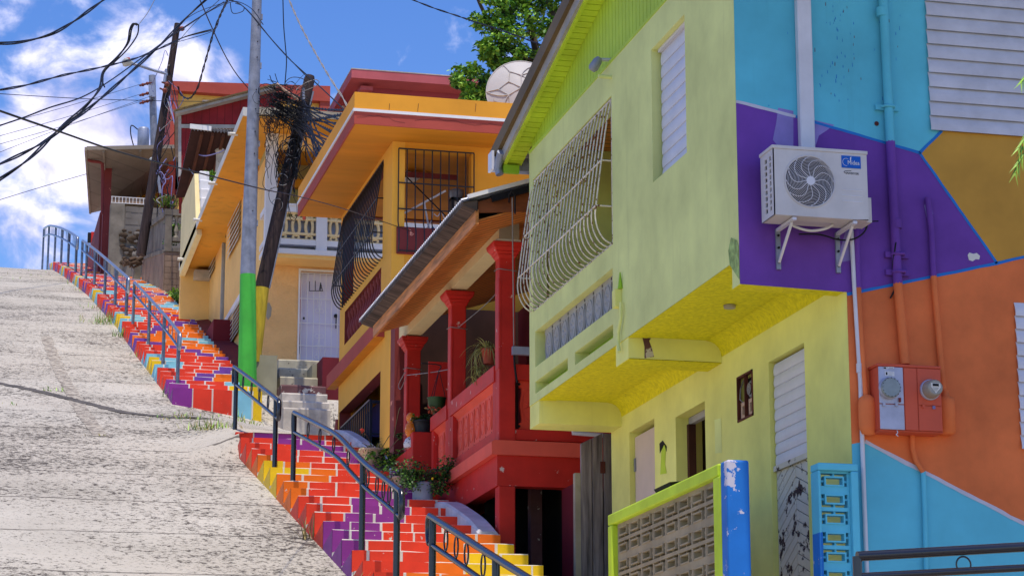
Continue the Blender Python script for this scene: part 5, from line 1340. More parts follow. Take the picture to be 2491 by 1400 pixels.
# flank along the steps, following the slope
sd.prism([(xl+.0,YB_+.02,14.6),(xl+.0,81.5,S(81.5)),(xl+.0,81.5,S(81.5)+1.0),(xl+.0,YB_+.02,zb2-.1)], (.2,0,0), 'block_brown')
sd.prism([(xl-.02,YB_+.3,zb2-.1),(xl-.02,81.5,S(81.5)+1.0),(xl-.02,81.5,S(81.5)+1.12),(xl-.02,YB_+.3,zb2+.03)], (.24,0,0), 'conc_old')
sd.prism([(xl-.02,YB_+.25,zrail),(xl-.02,81.5,S(81.5)+2.0),(xl-.02,81.5,S(81.5)+2.12),(xl-.02,YB_+.25,zt2)], (.24,0,0), 'conc_old')
sd.prism([(xl+.05,YB_+.4,zb2+.0),(xl+.05,81.4,S(81.5)+1.1),(xl+.05,81.4,S(81.5)+2.0),(xl+.05,YB_+.4,zrail)], (.1,0,0), 'conc_old')
sd.build('flank_wall', bw2)
MB().box(xl-.25,xl-.02,81.6,82.4,S(81)-1.2,S(82)+.95,'conc_old').build('end_post', bw2)
pf_ = MB(); pf_.box(xl+.3,xr,YB_+.1,YB_+.2,zb2-.6,zb2-.1,'dark_room'); 
# ------------------------------------------------------------------ grey retaining wall and canopy house near the crest
rw = thing('retaining_wall', 'patched grey block retaining wall behind the leaning dark pole', 'wall', (6.5,84,19))
YR_ = 84.0
def R_(px,py,Y=YR_): return onY(px,py,Y)
w_ = MB(); xa, xb = R_(266,600).x, R_(450,600).x
w_.box(xa, xb, YR_+.03, YR_+.4, 17.5, R_(266,500).z, 'block_grey')
w_.box(xa-.01, R_(300,600).x, YR_, YR_+.42, 17.5, R_(266,493).z, 'conc_old')
rnd = random.Random(3)
z = R_(300,545).z; row = 0
while z < R_(300,500).z:
    x = R_(302,600).x-(.25 if row%2 else 0)
    while x < xb-.4:
        if rnd.random() < .9: w_.box(max(x,R_(302,600).x)+.01, x+.47, YR_+.004+rnd.random()*.02, YR_+.031, z+.01, z+.22, 'block_grey')
        x += .49
    z += .23; row += 1
w_.build('block_wall', rw)
lat = MB(); z0, z1 = R_(268,492).z, R_(268,476).z
lat.box(xa, R_(356,480).x, YR_+.06, YR_+.2, z0, z1, 'block_brown')
for i in range(10): x = xa+.02+i*.125; lat.box(x, x+.02, YR_+.03, YR_+.06, z0, z1, 'white_paint')
for z in (z0, z1-.02): lat.box(xa, xa+1.26, YR_+.028, YR_+.059, z, z+.02, 'white_paint')
lat.build('tile_band', rw)
rub = MB(); rnd = random.Random(5)
for i in range(60):
    px, py = rnd.uniform(296,345), rnd.uniform(560,640)
    if py < 575 and rnd.random() < .6: continue
    c = R_(px,py,YR_-.05); rub.ball(c, rnd.uniform(.06,.14), 'soil' if rnd.random() < .75 else 'block_grey', 6, 4, (1.2,.6,.8))
rub.build('rubble', rw)
ch_ = thing('canopy_house', 'house with a big corrugated canopy on maroon posts by the crest', 'house', (6,88,20))
cm = MB(); a, b = R_(211,364), R_(436,360); c, d = R_(430,470,91), R_(222,518,91)
cm.hexa([a,b,c,d]+[v+Vector((0,0,.06)) for v in (a,b,c,d)], 'roof_metal'); cm.build('canopy', ch_)
fr = MB(); fr.bar(a+Vector((0,-.03,.04)), b+Vector((0,-.03,.04)), .08, .14, 'roof_metal'); fr.bar(a+Vector((-.04,0,.03)), d+Vector((-.04,0,.03)), .08, .14, 'roof_metal')
for t in (.18,.58): fr.bar(a.lerp(b,t)-Vector((0,0,.05)), d.lerp(c,t)-Vector((0,0,.05)), .07, .1, 'roof_metal')
fr.build('canopy_frame', ch_)
pst = MB(); p = R_(250,520,86); q = R_(268,520,86); pst.box(p.x, q.x, 86, 86.3, 19.5, R_(258,378,86).z, 'maroon'); pst.build('post', ch_)
MB().box(R_(254,370,86).x,R_(262,370,86).x,86,86.2,R_(258,378,86).z,R_(258,366,86).z,'white_wall').build('post_top', ch_)
pst = MB(); p = R_(424,460,86); pst.box(p.x,p.x+.22,86,86.2,R_(424,462,86).z,R_(424,372,86).z,'rust_dark'); pst.box(p.x-.2,p.x+.5,85.9,86.3,R_(424,474,86).z,R_(424,462,86).z,'maroon'); pst.build('post', ch_)
gp = MB(); gp.tube([R_(215,382,85),R_(216,390,85),R_(222,392,85),R_(240,394,85),R_(249,398,85),R_(250,420,85),R_(249,520,85)], .06, 'maroon', 8); gp.build('downpipe', ch_)
MB().box(R_(268,470,90).x, R_(412,470,90).x, 90, 90.3, R_(268,474,90).z, R_(268,462,90).z, 'orange_low').box(R_(266,480,90).x,R_(420,480,90).x,90.3,90.5,R_(300,640,90).z,R_(300,474,90).z,'conc').build('beam', ch_)
MB().box(R_(240,600,88).x,R_(266,600,88).x,88,95,19.5,R_(240,515,88).z,'maroon').build('wall', ch_)
# white and red stepped fence along the top of the steps
fe_ = thing('boundary_fence', 'white panelled fence with dark red posts along the top of the steps', 'fence', (6.9,92,22))
for i in range(5):
    y = 85.0+i*3.3; zz = nose_up(y)
    MB().box(6.86,7.1,y-.14,y+.14,zz-.4,zz+1.9-.12*i,'maroon').box(6.82,7.14,y-.2,y+.2,zz+1.9-.12*i,zz+2.0-.12*i,'maroon').build('post', fe_)
    if i < 4:
        pn = MB(); q = []
        for k in range(9):
            yy = y+.15+(3.0)*k/8; q.append((6.95,yy,nose_up(yy)+1.55-.45*math.sin(PI*k/8)))
        q = [(6.95,y+.15,zz-.3)]+q+[(6.95,y+3.15,nose_up(y+3.15)-.3)]
        pn.prism(q[::-1], (.1,0,0), 'white_wall'); pn.build('panel', fe_)
# red pillar with a mailbox at the crest
mp = thing('gate_pillar', 'red gate pillar with a dark letter box on the crest', 'pillar', (6.6,103,24.5))
a = onY(222,566,103); b = onY(236,566,103); MB().box(a.x,b.x,103,103.25,nose_up(103)-.2,a.z+.05,'red').build('pillar', mp); MB().box(onY(214,566,103).x,a.x-.003,102.95,103.2,onY(214,588,103).z,a.z+.0,'black_mat').build('letter_box', mp)

# ------------------------------------------------------------------ tree behind the dish
def leafy(mb, c, r, n, size, mats_, rnd, flat=1.0, droop=.3):
    for i in range(n):
        while True:
            v = Vector((rnd.uniform(-1,1),rnd.uniform(-1,1),rnd.uniform(-1,1)))
            if v.length < 1: break
        if v.length > .01: v *= (.45+.55*rnd.random()**.4)/max(v.length,.3)*v.length**.3
        p = c+Vector((v.x*r[0],v.y*r[1],v.z*r[2]))
        d = Vector((rnd.gauss(0,1),rnd.gauss(0,1),rnd.gauss(-droop,.6))).normalized(); u = d.cross(Vector((rnd.gauss(0,.5),rnd.gauss(0,.5),1))).normalized()
        L_ = size*rnd.uniform(.7,1.3); wv = u*L_*.32; nrm = d.cross(u)*L_*.08
        m = rnd.choice(mats_)
        mb.add([p,p+d*L_*.5+wv-nrm,p+d*L_,p+d*L_*.5-wv-nrm], [(0,1,2,3)], m)
tr_ = thing('tree', 'leafy green tree rising behind the dish and the lime gable', 'tree', onY(1300,300,58))
YTR = 58.0
tk = MB(); base = onY(1330,420,YTR); 
def limb(pts, r0, r1):
    P3 = smooth_path([onY(px,py,YTR+dy) for px,py,dy in pts], 5); n = len(P3); tk.tube(P3, [r0+(r1-r0)*i/(n-1) for i in range(n)], 'bark', 7)
limb([(1330,700,0),(1325,420,0),(1320,250,0),(1318,150,.2)], .28, .12)
limb([(1320,200,0),(1290,60,.3),(1262,-20,.3),(1235,-90,0)], .12, .04)
limb([(1318,160,0),(1350,60,-.2),(1335,10,0),(1300,-80,0)], .1, .04)
limb([(1318,180,0),(1250,130,.3),(1195,60,.2),(1165,5,0),(1150,-40,0)], .09, .03)
limb([(1318,160,.2),(1215,100,-.3),(1190,50,-.2)], .05, .02)
limb([(1300,200,0),(1200,215,-.3),(1130,210,-.5)], .08, .02)
limb([(1300,80,0),(1245,90,.4),(1200,140,.2)], .05, .015)
tk.build('trunk', tr_)
cr2 = MB(); rnd = random.Random(11)
clumps = [(1195,60,.42),(1230,25,.45),(1270,5,.5),(1310,-10,.55),(1350,20,.5),(1215,105,.42),(1250,80,.48),(1300,60,.5),(1340,80,.45),(1180,110,.34),(1185,130,.28),(1215,140,.38),(1265,130,.45),(1310,130,.45),(1150,185,.34),(1135,205,.30),(1165,215,.38),(1190,190,.34),(1160,240,.30),(1185,235,.35),(1120,200,.2),(1215,170,.28),(1240,150,.35),(1340,-50,.6),(1270,-60,.6),(1210,-10,.38),(1370,50,.5),(1390,-20,.6),(1235,50,.4),(1170,255,.25),(1320,170,.5),(1195,-50,.25)]
for px,py,r in clumps:
    for s in range(4):
        c = onY(px+rnd.gauss(0,14), py+rnd.gauss(0,12), YTR+rnd.uniform(-.8,.8)); rr = r*rnd.uniform(.4,.75)
        leafy(cr2, c, (rr,rr,rr*.7), 95, .135, rnd.choice([['leaf','leaf_light'],['leaf','leaf','leaf_light'],['leaf','leaf_dark'],['leaf_light','leaf']]), rnd)
cr2.build('crown', tr_)
# ------------------------------------------------------------------ air conditioner on the purple wall
ac = thing('air_conditioner', 'white outdoor air conditioner unit with round fan grille bracketed to the purple wall', 'air conditioner', (7.3,18.8,5.2))
YF_ = 18.56
x0, x1 = onY(1881,440,YF_).x, onY(2110,440,YF_).x; z0, z1 = onY(1990,528,YF_).z, onY(1990,368,YF_).z
fc = onY(1970,441,YF_); fr_ = .222
cs_ = MB()
# casing as panels; the front has a round opening
n = 48
def ringface(mb, cx_, cz, r, X0, X1, Z0, Z1, y, m):
    outer = []
    for k in range(n):
        a = 2*PI*k/n; dx, dz = math.cos(a), math.sin(a)
        t = min((X1-cx_)/dx if dx > 1e-6 else 9, (X0-cx_)/dx if dx < -1e-6 else 9, (Z1-cz)/dz if dz > 1e-6 else 9, (Z0-cz)/dz if dz < -1e-6 else 9)
        outer.append((cx_+dx*t, y, cz+dz*t))
    inner = [(cx_+r*math.cos(2*PI*k/n), y, cz+r*math.sin(2*PI*k/n)) for k in range(n)]
    mb.add(outer+inner, [(k,(k+1)%n,n+(k+1)%n,n+k) for k in range(n)], m)
    for X in (X0, X1):
        for Z in (Z0, Z1):
            ks = sorted(range(n), key=lambda k: (outer[k][0]-X)**2+(outer[k][2]-Z)**2)[:2]
            mb.add([outer[ks[0]], outer[ks[1]], (X,y,Z)], [(0,1,2)], m)
    deep = [(x,y+.06,z) for x,_,z in inner]
    mb.add(inner+deep, [(k,(k+1)%n,n+(k+1)%n,n+k) for k in range(n)], m)
ringface(cs_, fc.x, fc.z, fr_, x0, x1, z0, z1, YF_, 'cream_metal')
YBk = 18.87
cs_.add([(x1,YF_,z0),(x1,YBk,z0),(x1,YBk,z1),(x1,YF_,z1)], [(0,1,2,3)], 'cream_metal')
cs_.add([(x0,YF_,z1),(x1,YF_,z1),(x1,YBk,z1),(x0,YBk,z1)], [(0,1,2,3)], 'cream_metal')
cs_.add([(x0,YF_,z0),(x1,YF_,z0),(x1,YBk,z0),(x0,YBk,z0)], [(3,2,1,0)], 'cream_metal')
cs_.add([(x0,YBk,z0),(x1,YBk,z0),(x1,YBk,z1),(x0,YBk,z1)], [(3,2,1,0)], 'cream_metal')
cs_.wall('X', x0, .012, YF_, YBk, z0, z1, [(YF_+.05+.10*j, YF_+.05+.10*j+(.055 if j else .04), z0+.05+i*(z1-z0-.09)/9, z0+.05+(i+.72)*(z1-z0-.09)/9) for i in range(9) for j in (0,1)] , 'cream_metal')
cs_.box(x0-.008, x1+.008, YF_-.008, YBk+.01, z1+.001, z1+.03, 'cream_metal')
cs_.box(x0+.012, x1-.01, YBk-.03, YBk-.001, z0+.01, z1-.01, 'black_mat')
for i in range(3): z = onY(2050,462+i*14,YF_).z; cs_.box(onY(2048,460,YF_).x, onY(2098,460,YF_).x, YF_-.004, YF_-.0005, z, z+.008, 'white_plastic')
cs_.box(x1+.001, x1+.055, YF_+.06, YBk-.02, z0+.0, z0+.22, 'cream_metal')
for dz in (.33,.40): cs_.ball((x1+.01,YF_+.18,z0+dz), .025, 'white_plastic', 8, 6)
cs_.build('casing', ac, .006)
fan = MB(); fan.lathe([(.0,0),(.05,.0),(.05,.03)], (fc.x,YF_+.075,fc.z), 'black_mat', 16, axis=(0,1,0))
fan.lathe([(.215,.2),(.215,.201)], (fc.x,YF_,fc.z), 'black_mat', 24, axis=(0,1,0))
for k in range(3):
    a = 2*PI*k/3+.3; vs = []
    for i in range(6):
        r = .04+.16*i/5
        for s in (-.35,.35): t = a+s+.25*i/5; vs.append((fc.x+r*math.cos(t), YF_+.10+.03*s, fc.z+r*math.sin(t)))
    fan.add(vs, [(2*i,2*i+1,2*i+3,2*i+2) for i in range(5)], 'black_mat', True)
fan.build('fan', ac)
gr = MB()
def dome(r): return YF_-.004-.012*(1-(r/fr_)**2)
for i in range(15):
    r = .048+(fr_-.05)*i/14*1.0
    gr.tube([(fc.x+r*math.cos(2*PI*k/40), dome(r), fc.z+r*math.sin(2*PI*k/40)) for k in range(40)], .0022, 'white_plastic', 4, closed=True)
for k in range(12):
    a0 = 2*PI*k/12; pts = []
    for i in range(9):
        t = i/8; r = .04+(fr_-.038)*t; pts.append((fc.x+r*math.cos(a0-.55*t*t+.25*math.sin(PI*t)), dome(r)-.003, fc.z+r*math.sin(a0-.55*t*t+.25*math.sin(PI*t))))
    gr.tube(pts, .0034, 'white_plastic', 4)
gr.lathe([(.04,0),(.04,.006)], (fc.x,dome(0)-.008,fc.z), 'white_plastic', 24, axis=(0,1,0))
gr.tube([(fc.x+(fr_+.006)*math.cos(2*PI*k/48), YF_-.004, fc.z+(fr_+.006)*math.sin(2*PI*k/48)) for k in range(48)], .006, 'cream_metal', 6, closed=True)
gr.build('fan_grille', ac)
# badge with the maker's lettering
b0, b1 = onY(2046,378,YF_), onY(2094,411,YF_); bd_ = MB(); bd_.box(b0.x, b1.x, YF_-.006, YF_-.0008, b1.z, b0.z, 'blue_plate'); bp_ = bd_.build('badge', ac, .004, 2)
h = b0.z-b1.z; yb = YF_-.0075
text_mesh('Midea', h*.50, .0006, (b0.x+(b1.x-b0.x)*.30,yb-.0005,b1.z+h*.28), 'white_paint', 'lettering', bp_, sx=.84)
sw_ = MB(); cx_, cz_ = b0.x+(b1.x-b0.x)*.24, b1.z+h*.47
sw_.tube([(cx_+h*.30*math.cos(a), yb, cz_+h*.30*math.sin(a)) for a in [PI*.32+PI*1.25*i/16 for i in range(17)]], .0018, 'white_paint', 5)
sw_.add([(cx_+h*.32,yb,b1.z+h*.62),(cx_+h*.40,yb,b1.z+h*.62),(cx_+h*.44,yb,b1.z+h*.95),(cx_+h*.33,yb,b1.z+h*.85)], [(0,1,2,3)], 'white_paint'); sw_.build('emblem', bp_)
iv = onY(2055,420,YF_); text_mesh('INVERTER', .026, .0006, (iv.x+.01,YF_-.002,iv.z-.012), 'black_mat', 'lettering', ac, shear=.25)
MB().tube(smooth_path([(iv.x+.06,YF_-.002,iv.z+.020),(iv.x-.0,YF_-.002,iv.z+.013),(iv.x-.004,YF_-.002,iv.z+.002),(iv.x+.012,YF_-.002,iv.z-.006)],5), .0022, 'black_mat', 4).build('emblem', ac)
for i, px in enumerate((1893,2038)):
    br_ = MB(); p = onY(px,590,Y0-.02); xx = onY(px+22,535,18.75).x; zt_ = z0-.012
    br_.box(p.x-.02,p.x+.02,Y0-.025,Y0-.001,zt_-.36,zt_,'galv'); br_.bar((p.x,Y0-.02,zt_-.012),(p.x,YF_-.0,zt_-.012),.035,.025,'white_plastic'); br_.bar((p.x,Y0-.03,zt_-.30),(p.x,YF_+.07,zt_-.025),.02,.02,'white_plastic')
    for dz in (.06,.17,.3): br_.lathe([(.011,0),(.011,.012)], (p.x,Y0-.026,zt_-dz), 'black_mat', 8, axis=(0,-1,0))
    br_.build('bracket', ac)
hs_ = MB(); hs_.tube(smooth_path([(onY(1915,535,18.75).x,18.74,z0-.01),(onY(1935,545,18.75).x,18.74,z0-.05),(onY(1970,552,18.75).x,18.74,z0-.075),(onY(2005,545,18.75).x,18.74,z0-.05),(onY(2025,535,18.75).x,18.74,z0-.01)],6), .012, 'cream_metal', 8); hs_.build('drain_hose', ac)
cb2 = MB(); cb2.tube(smooth_path([(x1+.02,18.75,z0+.30),(x1+.09,18.8,z0+.2),(x1+.10,18.85,z0+.02),(x1+.02,18.9,z0-.07),(x1-.12,18.93,z0-.09),(x1-.3,18.94,z0-.05),(x1-.5,18.93,z0-.06)],6), .007, 'cable', 6); cb2.tube(smooth_path([(x1+.1,18.88,z0+.02),(x1+.16,18.94,z0+.09),(x1+.24,18.92,z0+.1)],5), .006, 'cable', 5)
cb2.build('power_cable', ac)
lc = MB(); lc.tube(smooth_path([onY(2184,560,Y0-.06),onY(2178,600,Y0-.09),onY(2172,650,Y0-.05),onY(2180,690,Y0-.05),onY(2166,725,Y0-.03)],6), .008, 'cable', 6); lc.build('loose_cable', gh)
# ------------------------------------------------------------------ electricity meter cabinet
mt_ = thing('meter_box', 'double electricity meter cabinet, one steel door and one orange, on the orange wall', 'meter box', (8.3,18.9,3.3))
YM_ = 18.80
def M(px,py,d=0): return onY(px,py,YM_-d)
mx0, mx1 = M(2137,960).x, M(2290,960).x; mz0, mz1 = M(2200,1046).z, M(2200,893).z
bx = MB(); bx.box(mx0, mx1, YM_, Y0-.002, mz0, mz1, 'orange_box'); bx.box(mx0-.01,mx1+.005,YM_-.012,Y0-.003,mz1+.001,mz1+.025,'orange_box'); bx.box(mx0-.005,mx1+.005,YM_-.008,Y0-.003,mz0-.012,mz0-.001,'orange_box'); bx.build('cabinet', mt_, .006)
xa, xb, xc2 = mx0+(mx1-mx0)*.40, mx0+(mx1-mx0)*.615, mx1
zm = M(2160,982).z
def plate(name, X0, X1, Z0, Z1, m): return MB().box(X0+.004, X1-.004, YM_-.01, YM_-.001, Z0+.003, Z1-.003, m).build(name, mt_, .003)
plate('cover', mx0, xa, zm, mz1, 'steel_plate'); plate('door', mx0, xa, mz0, zm, 'steel_plate'); plate('cover', xa, xb, mz0, mz1, 'orange_box'); plate('cover', xb, xc2, zm, mz1, 'orange_box'); plate('door', xb, xc2, mz0, zm, 'orange_box')
for px, py, rr, glass, dep in ((2162,944,27,'glass_grey',.03),(2261,948,26,'glass_warm',.10)):
    c = M(px,py,.011); r = rr*18.9/FPX*1.02; dl = MB()
    dl.lathe([(r*1.05,0),(r*1.05,.025),(r*.97,.03)], c, 'steel_plate', 32, axis=(0,-1,0)); md = dl.build('meter', mt_)
    gl = MB(); gl.lathe([(r*.96,.0),(r*.96 if dep < .05 else r*.8,dep),(r*.9 if dep < .05 else r*.7,dep+.008)], c+Vector((0,-.026,0)), glass, 32, axis=(0,-1,0)); 
    if dep < .05:
        for k in range(16): a = 2*PI*k/16; gl.bar(c+Vector((r*.86*math.cos(a),-.068,r*.86*math.sin(a))), c+Vector((r*.95*math.cos(a),-.066,r*.95*math.sin(a))), .006, .004, 'black_mat')
    gl.build('glass_cover', md)
    if dep > .05:
        q = c+Vector((0,-.026-dep-.009,0)); fc2 = MB(); fc2.add([q+Vector((dx*r,0,dz*r)) for dx,dz in ((-.5,.42),(.5,.42),(.55,.0),(.0,-.6),(-.5,.05))], [(4,3,2,1,0)], 'white_wall'); fc2.box(q.x-r*.32,q.x+r*.32,q.y-.003,q.y-.0005,q.z+.12*r,q.z+.36*r,'black_mat')
        for i in range(3): fc2.box(q.x-r*(.34-.08*i),q.x+r*(.30-.08*i),q.y-.002,q.y-.0004,q.z-(.08+.14*i)*r,q.z-(.03+.14*i)*r,'cable_grey')
        fc2.build('display', md)
sk = MB(); p = M(2151,895,.012); 
for (px,py,w_,h_) in ((2150,891,9,6),(2160,891,15,5),(2152,902,24,12)):
    a = M(px,py,.0125); b = M(px+w_,py+h_,.0125); sk.box(a.x,b.x,a.y,a.y+.001,b.z,a.z,'white_paint')
for (px,py,w_,h_,m) in ((2150,892,6,4,'black_mat'),(2162,893,11,1.5,'black_mat'),(2155,904,4,7,'black_mat'),(2161,904,12,1.2,'cable_grey'),(2161,907,14,1.2,'cable_grey'),(2161,910,9,1.2,'cable_grey')):
    a = M(px,py,.0135); b = M(px+w_,py+h_,.0135); sk.box(a.x,b.x,a.y,a.y+.0008,b.z,a.z,m)
sk.build('sticker', mt_)
for px,py in ((2150,983),(2180,983),(2246,987),(2271,990)):
    a = M(px,py,.012); MB().box(a.x-.012,a.x+.012,a.y-.012,a.y+.0,a.z-.016,a.z+.012,'steel_plate' if px < 2200 else ('orange_box' if px < 2260 else 'cable_lilac')).build('latch', mt_)
MB().box(M(2188,972,.012).x-.008,M(2188,972,.012).x+.008,YM_-.03,YM_-.011,M(2188,978).z,M(2188,968).z,'maroon').build('seal', mt_)
MB().tube(smooth_path([M(2182,1046,.015),M(2184,1052,.02),M(2180,1056,.02),M(2185,1060,.02)],4), .004, 'white_plastic', 5).build('wire_seal', mt_)
# ------------------------------------------------------------------ breeze block screens of the porch
def breeze(parent, axis, pos, th, u0, u1, z0, z1, nc, nr, m, sign=-1):
    """lattice of cast blocks: each cell has a rectangular ring held by four short webs"""
    mb = MB(); cw = (u1-u0)/nc; chh = (z1-z0)/nr
    B3 = (lambda a,b,c,d,e=0,f=th: mb.box(pos+e,pos+f,a,b,c,d,m)) if axis == 'X' else (lambda a,b,c,d,e=0,f=th: mb.box(a,b,pos+e,pos+f,c,d,m))
    t = .022
    for j in range(nr+1):
        z = z0+chh*j; tt = t*(1.6 if j % 2 == 0 else .75); B3(u0, u1, max(z-tt,z0-.01), min(z+tt,z1+.01), .0, th)
    for i in range(nc+1):
        u = u0+cw*i; 
        for j in range(nr): B3(u-t*.8, u+t*.8, z0+chh*j+t*(1.6 if j%2==0 else .75)+.001, z0+chh*(j+1)-t*(1.6 if (j+1)%2==0 else .75)-.001, .003, th-.003)
    for i in range(nc):
        for j in range(nr):
            uc, zc = u0+cw*(i+.5), z0+chh*(j+.5)+(.004 if j%2 else -.004); ru, rz2 = cw*.33, chh*.27; w = .014
            for (a,b,c,d) in ((uc-ru,uc+ru,zc+rz2-w,zc+rz2),(uc-ru,uc+ru,zc-rz2,zc-rz2+w),(uc-ru,uc-ru+w,zc-rz2+w,zc+rz2-w),(uc+ru-w,uc+ru,zc-rz2+w,zc+rz2-w)): B3(a,b,c,d,-.008,th-.02)
            B3(uc-.009,uc+.009,zc+rz2,zc+chh*.48,.012,th-.02); B3(uc-.009,uc+.009,zc-chh*.48,zc-rz2,.012,th-.02)
            B3(uc+ru,uc+cw*.47,zc-.009,zc+.009,.012,th-.02); B3(uc-cw*.47,uc-ru,zc-.009,zc+.009,.012,th-.02)
    return mb.build('block_lattice', parent)
bs1 = thing('porch_screen', 'grey breeze block screen in a lime frame with a chipped blue end pier', 'block screen', (6.6,20.5,1.5))
XS = onY(1752,1200,19.2).x; zt1 = onX(1750,1124,XS).z; yf = onX(1478,1270,XS).y
fr1 = MB(); fr1.box(XS, XS+.2, 19.26, yf, zt1-.11, zt1, 'lime_bright'); fr1.box(XS,XS+.2,19.203,19.40,.5,zt1-.111,'lime_bright'); fr1.box(XS,XS+.2,yf-.14,yf,.5,zt1-.111,'lime_bright'); fr1.build('frame', bs1, .015, 2)
MB().box(XS+.003, XS+.205, 19.02, 19.2, .5, zt1-.0, 'blue_pier').build('end_pier', bs1, .02, 2)
breeze(bs1, 'X', XS+.06, .09, 19.41, yf-.15, zt1-.11-.164*8, zt1-.112, 8, 8, 'breeze')
cvb = MB(); a = onX(1600,1186,XS); cvb.hexa([(XS+.05,a.y-.25,zt1+.001),(XS+.2,a.y-.25,zt1+.001),(XS+.2,a.y+.2,zt1+.001),(XS+.05,a.y+.2,zt1+.001),(XS+.03,a.y-.28,zt1+.05),(XS+.2,a.y-.28,zt1+.07),(XS+.2,a.y+.22,zt1+.07),(XS+.03,a.y+.22,zt1+.05)], 'black_mat')
tag(cvb.build('shoe'), 'black shoe left on the sloping top of the lime framed screen', 'shoe')
bs2 = thing('gate_screen', 'narrow light blue breeze block screen with a darker blue chipped corner', 'block screen', (7.6,18.9,1.5))
YS = 18.80
def S2(px,py,d=0): return onY(px,py,YS-d)
sx0, sx1 = S2(1992,1200).x, S2(2090,1200).x; sz1 = S2(2030,1125).z; ox0, ox1 = S2(1998,1200).x, S2(2072,1200).x; oz = S2(2030,1143).z
f_ = MB(); f_.box(sx0, sx1, YS, YS+.19, oz, sz1, 'sky_paint'); f_.box(sx0, ox0, YS, YS+.19, .4, oz-.001, 'sky_paint'); f_.box(ox1, sx1, YS, YS+.19, .4, oz-.001, 'sky_paint'); f_.build('frame', bs2, .015, 2)
MB().box(sx0-.004, sx0+.03, YS-.004, YS+.18, .4, S2(1992,1290).z, 'blue_pier').build('corner', bs2, .015)
breeze(bs2, 'Y', YS+.05, .09, ox0+.002, ox1-.002, oz-.161*9, oz-.002, 1, 9, 'sky_paint')
# ------------------------------------------------------------------ poles
gpz = thing('utility_pole', 'tall grey steel utility pole with its foot painted bright green', 'utility pole', (5.9,47.1,8.6))
Yp = 47.1
pb_, pg_, pt_ = onY(602,925,Yp), onY(603,668,Yp), onY(629,-120,Yp)
MB().tube([pg_-Vector((0,0,.0)), pg_.lerp(pt_,.5), pt_], [.158,.125,.09], 'galv', 20).build('shaft', gpz)
MB().tube([pb_-Vector((0,0,.3)), pb_.lerp(pg_,.5), pg_], [.195,.177,.161], 'pole_green', 20).build('painted_foot', gpz)
bo = MB()
for py in (32,70,110,149,228,275,330,383,520): 
    t = (668-py)/788; c = pg_.lerp(pt_,t); r = .158-.068*t; bo.lathe([(.011,0),(.011,.02)], c+Vector((.25*r,-r*.95,0)), 'black_mat', 8, axis=(.25,-1,0))
for py in (45,165,355,400,545):
    t = (668-py)/788; c = pg_.lerp(pt_,t); r = .158-.068*t; bo.box(c.x+r*.95,c.x+r*.95+.03,c.y-.03,c.y+.03,c.z-.06,c.z+.06,'galv')
bo.build('bolts', gpz)
z_ = onY(615,190,Yp); 
wp = thing('wooden_pole', 'dark leaning wooden pole smothered in cables, its foot painted yellow', 'utility pole', onY(622,850,47.4))
Yw = 47.4
a, b, c, d = onY(616,880,Yw), onY(637,700,Yw), onY(694,450,Yw), onY(753,192,Yw)
MB().tube([b,c,d,d+(d-c)*.03], [.148,.135,.115,.09], 'pole_wood', 14).build('shaft', wp)
MB().tube([a,b+Vector((0,0,.0))], [.153,.150], 'pole_yellow', 14).build('painted_foot', wp)
cd = MB(); cd.tube([b+Vector((.15,-.04,0)),c+Vector((.135,-.04,0)),d+Vector((.07,-.1,-.3))], .018, 'galv', 6); cd.tube([onY(738,215,Yw-.1),onY(742,300,Yw-.14)], .03, 'galv', 8); cd.build('riser_conduit', wp)
fp = thing('wooden_pole', 'slender dark wooden pole leaning right, high on the hill, with a street lamp', 'utility pole', onY(345,610,78))
a, b = onY(343,620,78), onY(432,58,78); MB().tube([a,a.lerp(b,.5),b], [.17,.145,.105], 'pole_wood', 10).build('shaft', fp)
st = MB(); q = onY(404,180,77.8); e = onY(320,155,77.6); st.tube(smooth_path([onY(400,200,77.8),onY(402,185,77.8),q,onY(370,170,77.7),onY(340,160,77.6),e],5), .05, 'zinc', 6); st.tube([q,onY(404,168,77.8)], .04, 'zinc', 6); st.build('lamp_arm', fp)
sl = MB(); u = (e-onY(298,150,77.6)); sl.lathe([(.05,0),(.10,.12),(.17,.25),(.16,.34),(.05,.40)], e+Vector((.08,0,.0)), 'lamp_shell', 10, axis=onY(296,150,77.6)-e, sx=.55); sl.box(onY(311,146,77.6).x-.06,onY(311,146,77.6).x+.06,77.5,77.6,onY(311,148,77.6).z,onY(311,142,77.6).z,'lamp_orange'); sl.build('lamp_head', fp)
for px,py in ((443,70),(406,205),(401,220)): MB().ball(onY(px,py,77.7), .09, 'insulator', 8, 6).tube([onY(px-12,py-5,77.85),onY(px,py,77.7)], .03, 'rust_dark', 6).build('insulator', fp)
rd = MB(); rnd = random.Random(4)
for i in range(26):
    p = onY(418-rnd.random()*20, 120+rnd.random()*380, 77.8); pts = [p]; 
    for k in range(5): p = p+Vector((rnd.gauss(0,.18),rnd.gauss(0,.1),rnd.gauss(-.35,.3))); pts.append(p)
    rd.tube(smooth_path(pts,4), rnd.choice([.012,.016,.02]), rnd.choice(['cable','cable_grey','cable_lilac','cable']), 4)
rd.build('loose_cables', fp)
bp2 = thing('transformer_pole', 'grey steel pole with a transformer drum and red-brown insulators on the hilltop', 'utility pole', onY(383,500,95))
a, b = onY(380,520,95), onY(370,184,95); MB().tube([a,b], [.17,.14], 'galv', 10).build('shaft', bp2)
c = onY(348,356,94.6); MB().lathe([(.16,-.1),(.24,.0),(.24,.70),(.2,.78),(.1,.82)], c, 'zinc', 14).build('transformer', bp2)
ii = MB()
